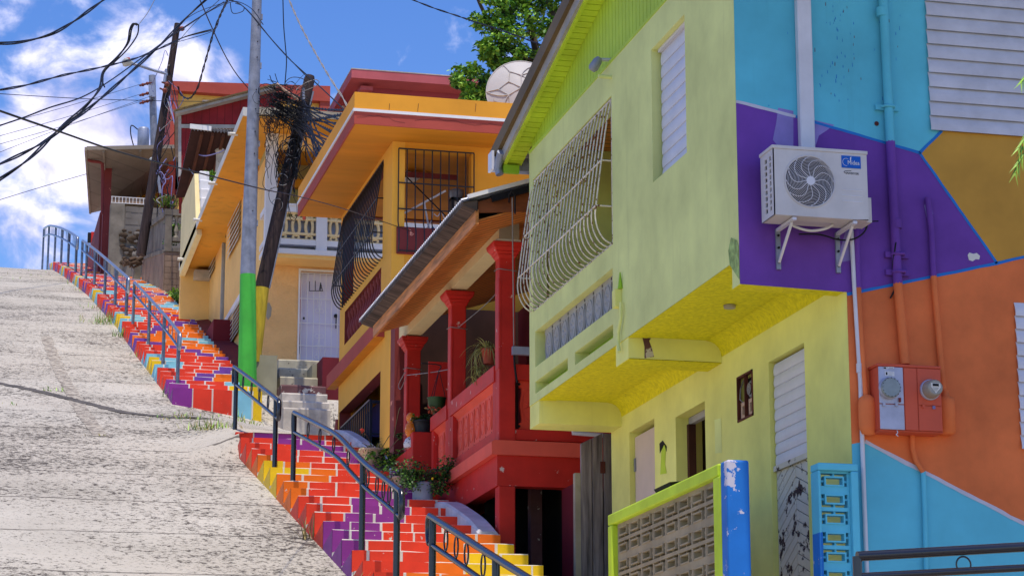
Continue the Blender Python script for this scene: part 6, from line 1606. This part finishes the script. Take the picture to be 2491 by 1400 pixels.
for py in (203,227,246):
    for k in range(5): ii.ball(onY(342+k*5.5, py+5-k*1.6, 94.8), .075 if k % 2 else .05, 'insulator', 8, 5)
    ii.tube([onY(338,py+6,94.8),onY(372,py-3,94.8)], .02, 'rust_dark', 5)
ii.bar(onY(362,222,94.7),onY(378,222,94.7),.1,.5,'zinc'); ii.build('insulators', bp2)
wt = MB(); wt.tube(smooth_path([onY(335,315,94.6),onY(320,305,94.6),onY(318,325,94.6),onY(325,355,94.6)],5), .025, 'cable', 5); wt.build('lead_cable', bp2)
rm = thing('riser_mast', 'thin grey riser mast topped by a weatherhead, in front of the block wall', 'mast', onY(388,480,80))
MB().tube([onY(390,470,80),onY(380,392,80)], .05, 'galv', 8).build('mast', rm); MB().ball(onY(377,388,80), .13, 'lamp_shell', 10, 6, (1.5,1,.8)).build('weatherhead', rm)
# ------------------------------------------------------------------ overhead wires
NW = [0]
def overhead(label, pts, r=.012, m='cable', twist=0, group='overhead wires and cables', name='overhead_cable', n=8):
    """pts: (px, py, distance y)"""
    path = smooth_path([onY(px,py,Y) for px,py,Y in pts], n); mb = MB()
    if twist:
        dense = []
        for i in range(len(path)-1):
            for k in range(4): dense.append(path[i].lerp(path[i+1], k/4))
        dense.append(path[-1]); acc = 0; prev = dense[0]
        for s in (0, PI):
            q = []; acc = 0; prev = dense[0]
            for p in dense:
                acc += (p-prev).length; prev = p; q.append(p+Vector((math.cos(acc/twist+s)*r*1.1, 0, math.sin(acc/twist+s)*r*1.1)))
            mb.tube(q, r, m, 5)
    else: mb.tube(path, r, m, 6)
    return tag(mb.build(name), label, 'cable', group)
overhead('thick twisted cable sweeping across the top left corner', [(-30,105,14.4),(40,104,14.8),(120,85,15.1),(175,55,15.5),(215,27,15.8),(262,-8,16.2)], 0.0059, twist=0.202)
overhead('thin pale wire holding up the looped cable at the top left', [(380,-8,18.0),(360,30,18.0),(339,58,18.0)], 0.0027, 'cable_grey')
overhead('doubled cable hanging in a narrow loop and running down to the left edge', [(336,62,18.0),(326,58,18.0),(318,72,18.0),(311,105,18.0),(285,140,18.0),(252,175,18.0),(243,215,17.6),(205,262,17.3),(150,308,16.9),(70,387,16.2),(-20,448,15.8)], 0.0070, twist=0.288)
overhead('second strand of the looped cable, ending in a loose tail', [(337,60,18.0),(334,85,18.0),(312,118,18.0),(280,150,18.0),(258,168,18.0),(247,190,18.0),(255,213,18.0)], 0.0055)
overhead('heavy cable running from the top centre down to the middle of the left edge', [(512,-10,21.6),(455,42,21.6),(395,105,20.9),(330,165,20.2),(245,240,19.1),(165,303,18.0),(90,355,17.3),(-20,408,16.2)], 0.0070, twist=0.346)
overhead('sagging twisted cable from the left edge under the street lamp', [(-20,222,18.0),(60,208,18.7),(150,184,19.8),(240,165,20.9),(330,142,22.3),(400,113,23.4),(450,90,23.8),(515,73,23.8)], 0.0055, twist=0.259)
overhead('sagging cable crossing below the street lamp from the left edge', [(-20,312,17.3),(60,285,18.0),(120,262,18.4),(200,236,19.4),(270,195,20.5),(360,130,22.0),(450,65,23.0),(545,5,23.8)], 0.0062)
overhead('thin straight wire from the left edge behind the leaning wooden pole', [(-20,227,60),(200,240,65),(420,246,70),(640,248,75)], .010)
overhead('long black cable slanting across the grey pole towards the orange balcony', [(-20,263,11),(130,315,12),(300,373,14),(450,412,17),(640,460,23),(735,480,27),(850,512,31),(1000,562,35)], .006)
for i, (ya, yb) in enumerate(((305,205),(332,229),(352,247),(374,232))):
    overhead('thin high voltage wire running to the brown insulators on the hilltop', [(-20,ya+4,70),(160,(ya+yb)/2+5,82),(342 if i < 3 else 372,yb,94.8)], .009, 'cable', group='high voltage wires')
overhead('lone thin wire low on the left, ending behind the canopy', [(-20,492,90),(100,455,91),(214,422,92)], .012, 'cable')
overhead('brownish guy wire dropping from the top left of the grey pole to the roof', [(482,-10,52),(510,55,55),(545,130,58),(575,180,62),(606,217,66)], .014, 'cable')
overhead('black cable draped over the grey pole and down to the orange balcony', [(545,-2,46),(580,8,45.6),(610,35,44.5),(640,72,44),(700,140,42),(775,208,40),(860,290,38),(960,400,36),(1085,526,35)], .011)
overhead('second black cable slung from the top centre to the leaning pole', [(548,-8,47),(590,15,46),(620,45,44.3),(660,95,44),(720,160,46),(755,195,47)], .010)
overhead('pale twisted cable dropping from the top to the orange roof corner', [(698,-12,44),(730,60,43),(765,125,42),(800,185,41),(835,240,40.5),(848,268,40.3)], .010, 'cable_grey', twist=.12)
overhead('vertical black cable dropping into the tangle beside the grey pole', [(688,-12,47),(690,60,47),(694,110,47),(697,150,47),(693,206,47)], .011)
overhead('twisted cable bundle curling down to the red house behind the grey pole', [(556,-5,58),(535,40,60),(520,78,61),(508,120,62),(494,170,63),(480,215,64),(460,240,65),(440,230,66),(433,210,66)], .016, twist=.16)
overhead('twisted cable coming in from the top to the green tree', [(985,-8,50),(1050,18,50),(1110,38,50),(1160,55,49),(1215,72,48),(1270,92,47),(1325,112,46)], .010, twist=.12)
overhead('lilac cable sagging from the hill pole to the yellow parapet', [(412,235,74),(425,300,72),(450,350,68),(490,378,63),(530,372,60),(545,365,58)], .016, 'cable_lilac')
overhead('white cable running down behind the yellow parapet', [(408,245,76),(424,300,72),(440,370,68),(462,412,64),(480,432,62)], .016, 'cable_grey')
overhead('dark cable hanging beside the white cable on the hill', [(416,180,77),(428,240,77),(436,290,76),(430,400,75),(436,470,74)], .014)
for k_, pts in enumerate(([(430,62,60),(480,30,58),(548,6,56)],[(432,80,60),(500,34,57),(560,2,55)],[(400,110,64),(455,96,62),(520,74,60),(535,40,58),(552,8,56)],[(545,12,50),(575,4,48),(612,22,46),(640,60,45)],[(560,6,50),(566,32,50),(590,28,50),(592,16,50),(572,8,50)],[(418,120,76),(470,60,66),(540,-6,56)])):
    overhead(['thin cable from the hill pole top to the top centre','second thin cable from the hill pole top to the top centre','thin cable looping from the hill pole up to the top centre','short thin cable from the top centre to the grey pole','small loose loop of cable left of the grey pole top','thin cable rising steeply from the hill pole'][k_], pts, .009, 'cable')
# tangle of cables between the poles: slack runs and hanging loops
tg = MB(); rnd = random.Random(21)
def slack(p, q, sag, r, m, wob=.03):
    n = 7; pts = []
    for i in range(n+1):
        t = i/n; c = p.lerp(q, t)-Vector((0,0,sag*4*t*(1-t))); pts.append(c+Vector((rnd.gauss(0,wob),rnd.gauss(0,wob),rnd.gauss(0,wob))) if 0 < i < n else c)
    tg.tube(smooth_path(pts,4), r, m, 4)
def loop(c, rx, rz_, r, m, a0=None, a1=None):
    a0 = rnd.uniform(0,2*PI) if a0 is None else a0; a1 = a0+rnd.uniform(3.5,8) if a1 is None else a1; n = 12; t0 = rnd.uniform(-.5,.5); dr = rnd.uniform(-.25,.25)
    pts = []
    for i in range(n+1):
        a = a0+(a1-a0)*i/n; k = 1+dr*i/n; x, z = rx*k*math.cos(a), rz_*k*math.sin(a)
        pts.append(c+Vector((x*math.cos(t0)-z*math.sin(t0), rnd.gauss(0,.02), x*math.sin(t0)+z*math.cos(t0))))
    tg.tube(smooth_path(pts,3), r, m, 4)
CM = ['cable']*7+['cable_grey']
for i in range(38):
    p = onY(rnd.uniform(638,670), rnd.gauss(238,32), 46.6+rnd.random()*.5); q = onY(rnd.uniform(700,760), rnd.gauss(262,32), 47.1+rnd.random()*.2)
    slack(p, q, rnd.uniform(-.06,.28), rnd.choice([.005,.006,.008]), rnd.choice(CM))
for i in range(26):
    loop(onY(rnd.gauss(692,32), rnd.gauss(245,26), 46.5+rnd.random()*.6), rnd.uniform(.06,.26), rnd.uniform(.05,.2), rnd.choice([.005,.006,.008]), rnd.choice(CM))
for i in range(30):
    w_, h_ = rnd.uniform(.05,.13), rnd.uniform(.10,.36); c = onY(rnd.uniform(642,745), rnd.uniform(262,300), 46.7+rnd.random()*.4)
    loop(c-Vector((0,0,h_*.6)), w_, h_, rnd.choice([.005,.007]), 'cable', PI*rnd.uniform(.3,.6), PI*rnd.uniform(2.2,2.8))
for i in range(9):
    p = onY(640+rnd.random()*14, 275+rnd.random()*60, 46.8); slack(p, p+Vector((rnd.uniform(-.05,.3),0,-rnd.uniform(.5,1.2))), -.05, .006, 'cable', .06)
tag(tg.build('cable_tangle'), 'dense tangle of black cable loops between the grey pole and leaning wooden pole', 'cables', kind='stuff')
# wraps around the wooden pole
tg = MB()
P0, P1 = onY(736,262,Yw), onY(684,500,Yw)
for i in range(44):
    t = min(1,max(0,rnd.gauss(.40,.26))); c = P0.lerp(P1,t)+Vector((rnd.gauss(-.02,.05),-.13,rnd.gauss(0,.04)))
    loop(c, rnd.uniform(.05,.15), rnd.uniform(.05,.18), rnd.choice([.006,.008,.011]), rnd.choice(CM))
for i in range(14):
    t = rnd.uniform(.05,.4); c = P0.lerp(P1,t); d = c+Vector((-rnd.uniform(.0,.1),0,-rnd.uniform(.5,1.3))); slack(c+Vector((rnd.gauss(0,.08),-.15,0)), d+Vector((rnd.gauss(-.05,.08),-.16,0)), 0, .012, 'cable', .03)
for i in range(16):
    c = P0.lerp(P1, rnd.uniform(.4,.95)); w_, h_ = rnd.uniform(.08,.2), rnd.uniform(.2,.55); loop(c+Vector((-.16 if rnd.random() < .7 else .2,-.1,-h_*.5)), w_, h_, .007, 'cable')
tag(tg.build('cable_wraps'), 'black cables wound thickly round the upper part of the leaning wooden pole', 'cables', kind='stuff')
# fan of cables from the leaning pole to the orange roof
for i in range(22):
    t = i/21; ya = 232+rnd.random()*75; ye = 268+t*170; xe = 846-t*62-(4 if i%2 else 0); 
    xs = 738-(ya-232)*.25; st_x = 652+rnd.random()*30
    pts = [(st_x,ya-40+rnd.random()*30,46.9),(xs,ya+5+8*t,46.7),((xs+xe)/2,(ya+ye)/2+6,44),(xe,ye,40.6-.6*t)]
    overhead('black service cable fanning from the leaning pole to the orange roof edge', pts, rnd.choice([.010,.013,.016]), 'cable', twist=rnd.choice([0,.14]), group='service cables to the orange roof', name='service_cable')
sp2 = MB(); a_, b_ = onY(672,205,46.8), onY(735,250,46.9); sp2.tube([a_, a_.lerp(b_,.3), b_], [.045,.03,.02], 'pot_clay', 8); tag(sp2.build('cable_splice'), 'pale splice sleeve sticking up out of the cable tangle', 'cable splice')
# ------------------------------------------------------------------ pots and plants on the right of the lower flight
def onL(px, py, off=0):            # sight line against the tread of the lower flight
    d = ray(px, py); best = None; y = 25.0
    while y < 38:
        z = d[2]/d[1]*y; k = math.floor((y-25.862)/TREAD+1e-6); zt = 2.983+RISE*k
        if abs(z-zt) < .012: best = Vector((d[0]/d[1]*y, y, zt)); break
        y += .01
    return best or Vector((d[0]/d[1]*30, 30, d[2]/d[1]*30))
def px2m(n, y): return n*y*1.0/FPX*1.03
def strap(mb, base, az, L_, rise, m, w=.012, droop=1.0):
    d = Vector((math.cos(az),math.sin(az),0)); n = 6; vs = []; s = d.cross(Vector((0,0,1)))
    for i in range(n+1):
        t = i/n; p = base+d*(L_*t)+Vector((0,0,rise*t-droop*L_*t*t)); ww = w*(1-t**1.6)+.001; vs += [p+s*ww, p-s*ww]
    mb.add(vs, [(2*i,2*i+1,2*i+3,2*i+2) for i in range(n)], m, True)
rnd = random.Random(31)
def pot_thing(name, label, base, r0, r1, h, m, rim=True, lean=0):
    t = thing(name, label, 'potted plant', base, 'potted plants by the red porch'); pb = MB()
    pr_ = [(r0,0),(r0+(r1-r0)*.6,h*.5),(r1,h*.86)]+([(r1*1.06,h*.87),(r1*1.06,h)] if rim else [(r1,h)])+[(r1*.88,h),(r1*.86,h*.9)]
    pb.lathe(pr_, base, m, 20); pb.build('pot', t); MB().lathe([(r1*.85,0),(r1*.4,.02)], base+Vector((0,0,h*.9)), 'soil', 14).build('soil', t); return t
# grey bucket with a dense shrub
c = onL(1033,1213); YB2 = c.y; s = px2m(1, YB2)
t = pot_thing('potted_shrub', 'dense dark green shrub in a grey bucket on the steps', c+Vector((0,.14,0)), 25*s, 25*s, 45*s, 'pot_grey', False)
fo = MB(); sm2 = MB(); top = c+Vector((0,.14,45*s))
for i in range(26):
    a = rnd.uniform(0,2*PI); rr = rnd.uniform(.15,.48); e = top+Vector((math.cos(a)*rr, math.sin(a)*rr*.7, rnd.uniform(-.12,.30)*(1.2-rr)))
    sm2.tube(smooth_path([top, top.lerp(e,.5)+Vector((0,0,.10)), e],4), .006, 'stem', 4)
    leafy(fo, e, (.13,.11,.09), 75, .045, ['leaf_dark','leaf','leaf_dark'], rnd)
for i in range(5): leafy(fo, onY(1085+rnd.gauss(0,12),1140+rnd.gauss(0,18),YB2+.15), (.12,.1,.12), 70, .045, ['leaf_dark','leaf_dark','leaf'], rnd)
for i in range(4): leafy(fo, onY(992+rnd.gauss(0,8),1160+rnd.gauss(0,14),YB2+.1), (.10,.1,.10), 60, .045, ['leaf_dark','leaf'], rnd)
fo.build('foliage', t); sm2.build('branches', t)
fl_ = MB(); fl_.ball(onY(1052,1163,YB2-.05), .018, 'flower_yellow', 6, 4); fl_.build('flower', t)
# carved clay bowl with bromeliad-like straps and a red bloom
c = onL(912,1128); s = px2m(1, c.y); base = c+Vector((.0,.2,-.0))
t = pot_thing('potted_bromeliad', 'spiky plant with a small red bloom in a weathered clay bowl', base, 15*s, 33*s, 42*s, 'pot_clay')
st2 = MB(); tp = base+Vector((0,0,38*s))
for i in range(46): strap(st2, tp+Vector((rnd.gauss(0,.05),rnd.gauss(0,.04),0)), rnd.uniform(0,2*PI), rnd.uniform(.15,.5), rnd.uniform(.1,.42), rnd.choice(['leaf_dry','leaf_spider','leaf','leaf_dark']), .011, 1.0)
st2.build('leaves', t); bl2 = MB(); e = onY(882,1046,c.y+.1); bl2.tube(smooth_path([tp,tp.lerp(e,.6)+Vector((.03,0,0)),e],5), .007, 'stem', 5); leafy(bl2, e, (.03,.03,.03), 30, .03, ['flower_red'], rnd); bl2.build('bloom', t)
# thin dead stalks beside it
dsk = MB(); 
for q in ([(945,1095),(962,1075),(985,1050)],[(940,1098),(975,1110),(985,1100)],[(925,1095),(940,1070),(950,1055)],[(958,1062),(970,1000),(975,990)]):
    dsk.tube(smooth_path([onY(a,b,c.y+.2) for a,b in q],5), .006, 'leaf_dry', 4)
leafy(dsk, onY(972,1058,c.y+.2), (.06,.05,.04), 40, .05, ['leaf_dark','leaf'], rnd); dsk.build('dry_stalks', t)
# black pot and small clay pot between them
c = onL(948,1158); s = px2m(1, c.y)
t = pot_thing('potted_plant', 'leafy plant in a small black pot between the clay bowl and the bucket', c+Vector((.02,.14,0)), 16*s, 20*s, 26*s, 'pot_black')
f3 = MB(); 
for k in range(7): leafy(f3, c+Vector((rnd.gauss(0,.12),.15,26*s+rnd.uniform(0,.22))), (.09,.08,.08), 45, .07, ['leaf','leaf_dark','leaf_light'], rnd)
for i in range(18): strap(f3, c+Vector((.02,.14,25*s)), rnd.uniform(0,2*PI), rnd.uniform(.15,.34), rnd.uniform(.1,.4), 'leaf_dark', .010)
f3.build('leaves', t)
c = onL(980,1192); s = px2m(1, c.y)
t = pot_thing('potted_plant', 'trailing green plant in a small pinkish clay pot left of the grey bucket', c+Vector((0,.14,0)), 17*s, 24*s, 34*s, 'pot_clay')
f3 = MB()
for k in range(6): leafy(f3, c+Vector((rnd.gauss(.05,.1),.1,34*s+rnd.uniform(-.05,.12))), (.08,.07,.06), 45, .05, ['leaf','leaf_dark'], rnd)
f3.build('leaves', t)
# black pot on the red pedestal
c = onY(1029,1060,32.95); s = px2m(1, 32.95); c.z = 5.625
t = pot_thing('potted_plant', 'low green plant in a wide black pot on the red porch pedestal', c, 20*s, 25*s, 32*s, 'pot_black')
f3 = MB(); 
for k in range(6): leafy(f3, c+Vector((rnd.gauss(0,.1),0,33*s+rnd.uniform(0,.05))), (.09,.08,.04), 45, .06, ['leaf_dark','leaf'], rnd)
f3.build('leaves', t)
og = thing('ceramic_figure', 'orange and white glazed ceramic figure beside the black pot on the pedestal', 'ornament', onY(1000,1065,33.0))
c = onY(999,1066,33.0); o_ = MB(); o_.lathe([(.03,0),(.075,.06),(.09,.13),(.07,.2),(.045,.23),(.07,.28),(.065,.33),(.03,.37)], c+Vector((0,0,.0)), 'glaze_orange', 14); o_.build('body', og)
ow = MB(); ow.lathe([(.10,-.16),(.11,-.1),(.08,-.03),(.04,.0)], c+Vector((-.0,-.02,.02)), 'glaze_white', 12); ow.build('base', og)
# hanging basket, spider plant on the rail
hb2 = thing('hanging_basket', 'dark green hanging basket on thin cords inside the red porch', 'hanging basket', onY(1062,1000,32.0))
c = onY(1062,998,32.0); bk2 = MB(); bk2.lathe([(.07,0),(.12,.08),(.13,.17),(.14,.18),(.11,.18)], c, 'leaf_dark', 16); bk2.build('basket', hb2)
cd2 = MB(); ap = onY(1068,900,32.0); 
for k in range(3): a = 2*PI*k/3; cd2.tube([c+Vector((.13*math.cos(a),.13*math.sin(a),.17)), ap], .005, 'cable', 4)
cd2.tube(smooth_path([ap, ap+Vector((.03,0,.05)), ap+Vector((-.03,0,.08)), ap+Vector((-.25,0,.09))],5), .008, 'black_iron', 5); cd2.build('cords', hb2)
f3 = MB(); leafy(f3, c+Vector((-.03,-.02,.02)), (.12,.1,.06), 60, .05, ['leaf_dry','pot_terra'], rnd); f3.build('moss', hb2)
sp3 = thing('spider_plant', 'straggly spider plant in a terracotta pot hanging beside the nearest red column', 'potted plant', onY(1192,880,29.6))
c = onY(1190,885,29.6); pp3 = MB(); pp3.lathe([(.07,0),(.10,.16),(.11,.16),(.11,.2),(.09,.2)], c, 'pot_terra', 16); pp3.build('pot', sp3)
f3 = MB(); tp = c+Vector((0,0,.19))
for i in range(50): strap(f3, tp+Vector((rnd.gauss(0,.03),rnd.gauss(0,.03),0)), rnd.uniform(PI*.55,PI*1.6), rnd.uniform(.15,.42), rnd.uniform(.12,.35), 'leaf_spider', .009, 1.15)
for k in range(9):
    q = onY(rnd.uniform(1145,1180), rnd.uniform(870,930), 29.55+rnd.random()*.1); f3.tube(smooth_path([tp, tp.lerp(q,.5)+Vector((-.1,0,.1)), q],5), .003, 'leaf_spider', 4)
    for i in range(14): strap(f3, q, rnd.uniform(0,2*PI), rnd.uniform(.06,.13), rnd.uniform(.02,.12), 'leaf_spider', .006, 1.2)
f3.build('leaves', sp3)
pdr = MB(); q = onY(1062,950,32.6); pdr.box(q.x-.12,q.x+.22,32.6,32.62,q.z-.25,q.z+.42,'red'); tag(pdr.build('cloth'), 'red cloth hanging in the shade behind the dark basket', 'cloth')
# ------------------------------------------------------------------ weeds along the kerb line and the crack
wd = MB(); rnd = random.Random(41)
def tuft(c, n, h, mats_, sp=.12):
    for i in range(n):
        b_ = c+Vector((rnd.gauss(0,sp),rnd.gauss(0,sp),0)); strap(wd, b_, rnd.uniform(0,2*PI), h*rnd.uniform(.2,.6), h*rnd.uniform(.5,1.1), rnd.choice(mats_), .008, .5)
GM = ['leaf','leaf_light','leaf_dry','leaf_spider']
for px,py,n,h,sp in ((262,785,120,.34,.3),(250,790,60,.25,.25),(298,820,50,.28,.12),(322,838,30,.2,.1),(520,1068,70,.22,.22),(505,1064,40,.15,.2),(450,1026,40,.10,.3),(480,1030,40,.1,.3),(425,1020,25,.08,.2),(128,952,22,.14,.14),(190,692,40,.22,.3),(205,708,30,.22,.3),(120,655,30,.18,.4),(20,680,20,.12,.4),(70,672,16,.1,.4),(238,752,24,.2,.2),(405,955,20,.25,.06),(408,965,16,.2,.06),(620,1012,16,.2,.12),(590,1005,12,.3,.1),(30,985,10,.06,.1),(235,1062,12,.07,.12),(340,868,14,.14,.1)):
    c = onS(px,py); c.z = roadz(c.x,c.y); tuft(c, n, h, GM, sp)
for px,py in ((745,1245),(748,1262),(872,1335),(868,1380)):     # dry stalks by the lower flight
    c = onX(px,py,4.5); c.z = roadz(c.x,c.y); tuft(c, 7, .35, ['leaf_dry'], .05)
tag(wd.build('weeds'), 'weeds and dry grass growing along the kerb line and the road seam', 'weeds', kind='stuff')
wd = MB()
for px,py,r in ((285,625,.25),(300,640,.3),(318,648,.3),(335,612,.25),(350,605,.22),(340,628,.3),(365,640,.25),(380,655,.2),(428,716,.28),(440,722,.25),(447,730,.2),(360,655,.22),(392,668,.18)):
    c = onS(px,py,.35); leafy(wd, onY(px,py,c.y+.3), (r*1.3,r*1.2,r*.7), 110, .13, ['leaf','leaf_light','leaf_light'], rnd)
for i in range(7):
    a = onY(300+rnd.random()*25, 650-rnd.random()*20, 80.5); b = onY(338+rnd.random()*10, 625+rnd.random()*15, 80.8); wd.tube([a,a.lerp(b,.5)+Vector((0,0,rnd.gauss(0,.08))),b], rnd.uniform(.04,.09), 'stem', 6)
tag(wd.build('verge_plants'), 'leafy creepers and dead stems on the verge right of the upper flight', 'plants', kind='stuff')
sh2 = MB(); 
for i in range(46):
    b_ = onY(410+rnd.gauss(0,6),512,73.15); e = b_+Vector((rnd.gauss(0,.16),rnd.gauss(0,.1),rnd.uniform(.2,.52)))
    sh2.tube([b_,e], .006, 'stem', 4)
    for k in range(12): p = b_.lerp(e,.3+.7*k/12); strap(sh2, p, rnd.uniform(0,2*PI), .06, .05, rnd.choice(['leaf_light','leaf']), .012, .3)
tag(sh2.build('shrub'), 'bright green feathery shrub on top of the grey baluster wall', 'shrub')
bp3 = MB(); 
for i in range(10): leafy(bp3, onY(rnd.uniform(408,445), rnd.uniform(540,590), 73.5), (.15,.1,.15), 45, .09, ['leaf','leaf_light','leaf_dark'], rnd)
tag(bp3.build('shrub'), 'green shrub seen through the balusters of the grey wall', 'shrub')
bp3 = MB()
for i in range(7): leafy(bp3, onY(rnd.uniform(498,520), rnd.uniform(425,445), 60.5), (.16,.12,.13), 50, .1, ['leaf','leaf_light'], rnd)
bp3.box(onY(496,440,60.6).x,onY(522,440,60.6).x,60.5,60.7,15.6,onY(500,446,60.6).z,'conc'); tag(bp3.build('planter'), 'small green plant in a planter behind the white parapet blocks', 'planter')
# palm at the right edge
pm = thing('palm', 'palm fronds hanging into the picture at the right edge', 'palm', (9.9,17.4,4))
fr2 = MB()
for (b0_, e0_) in (((2560,180),(2470,420)),((2560,150),(2484,200)),((2570,260),(2478,360)),((2575,300),(2474,400))):
    a, b = onY(*b0_,17.4), onY(*e0_,17.2); pts = smooth_path([a, a.lerp(b,.5)+Vector((0,0,.06)), b],6); fr2.tube(pts, .005, 'leaf_light', 4)
    for i in range(3,len(pts)):
        for s in (-1,1):
            d = (pts[i]-pts[i-1]).normalized(); v = (d+Vector((s*.5,0,-.35))).normalized(); L_ = .20*(1-.4*i/len(pts)); w_ = d.cross(v).normalized().cross(v)*.008
            fr2.add([pts[i]-w_,pts[i]+w_,pts[i]+v*L_], [(0,1,2)], 'leaf' if i % 2 else 'leaf_light')
fr2.build('fronds', pm)
MB().tube([(11.2,17.4,-1),(11.0,17.4,3),(10.75,17.4,5.6)], [.16,.13,.1], 'bark', 10).build('trunk', pm)
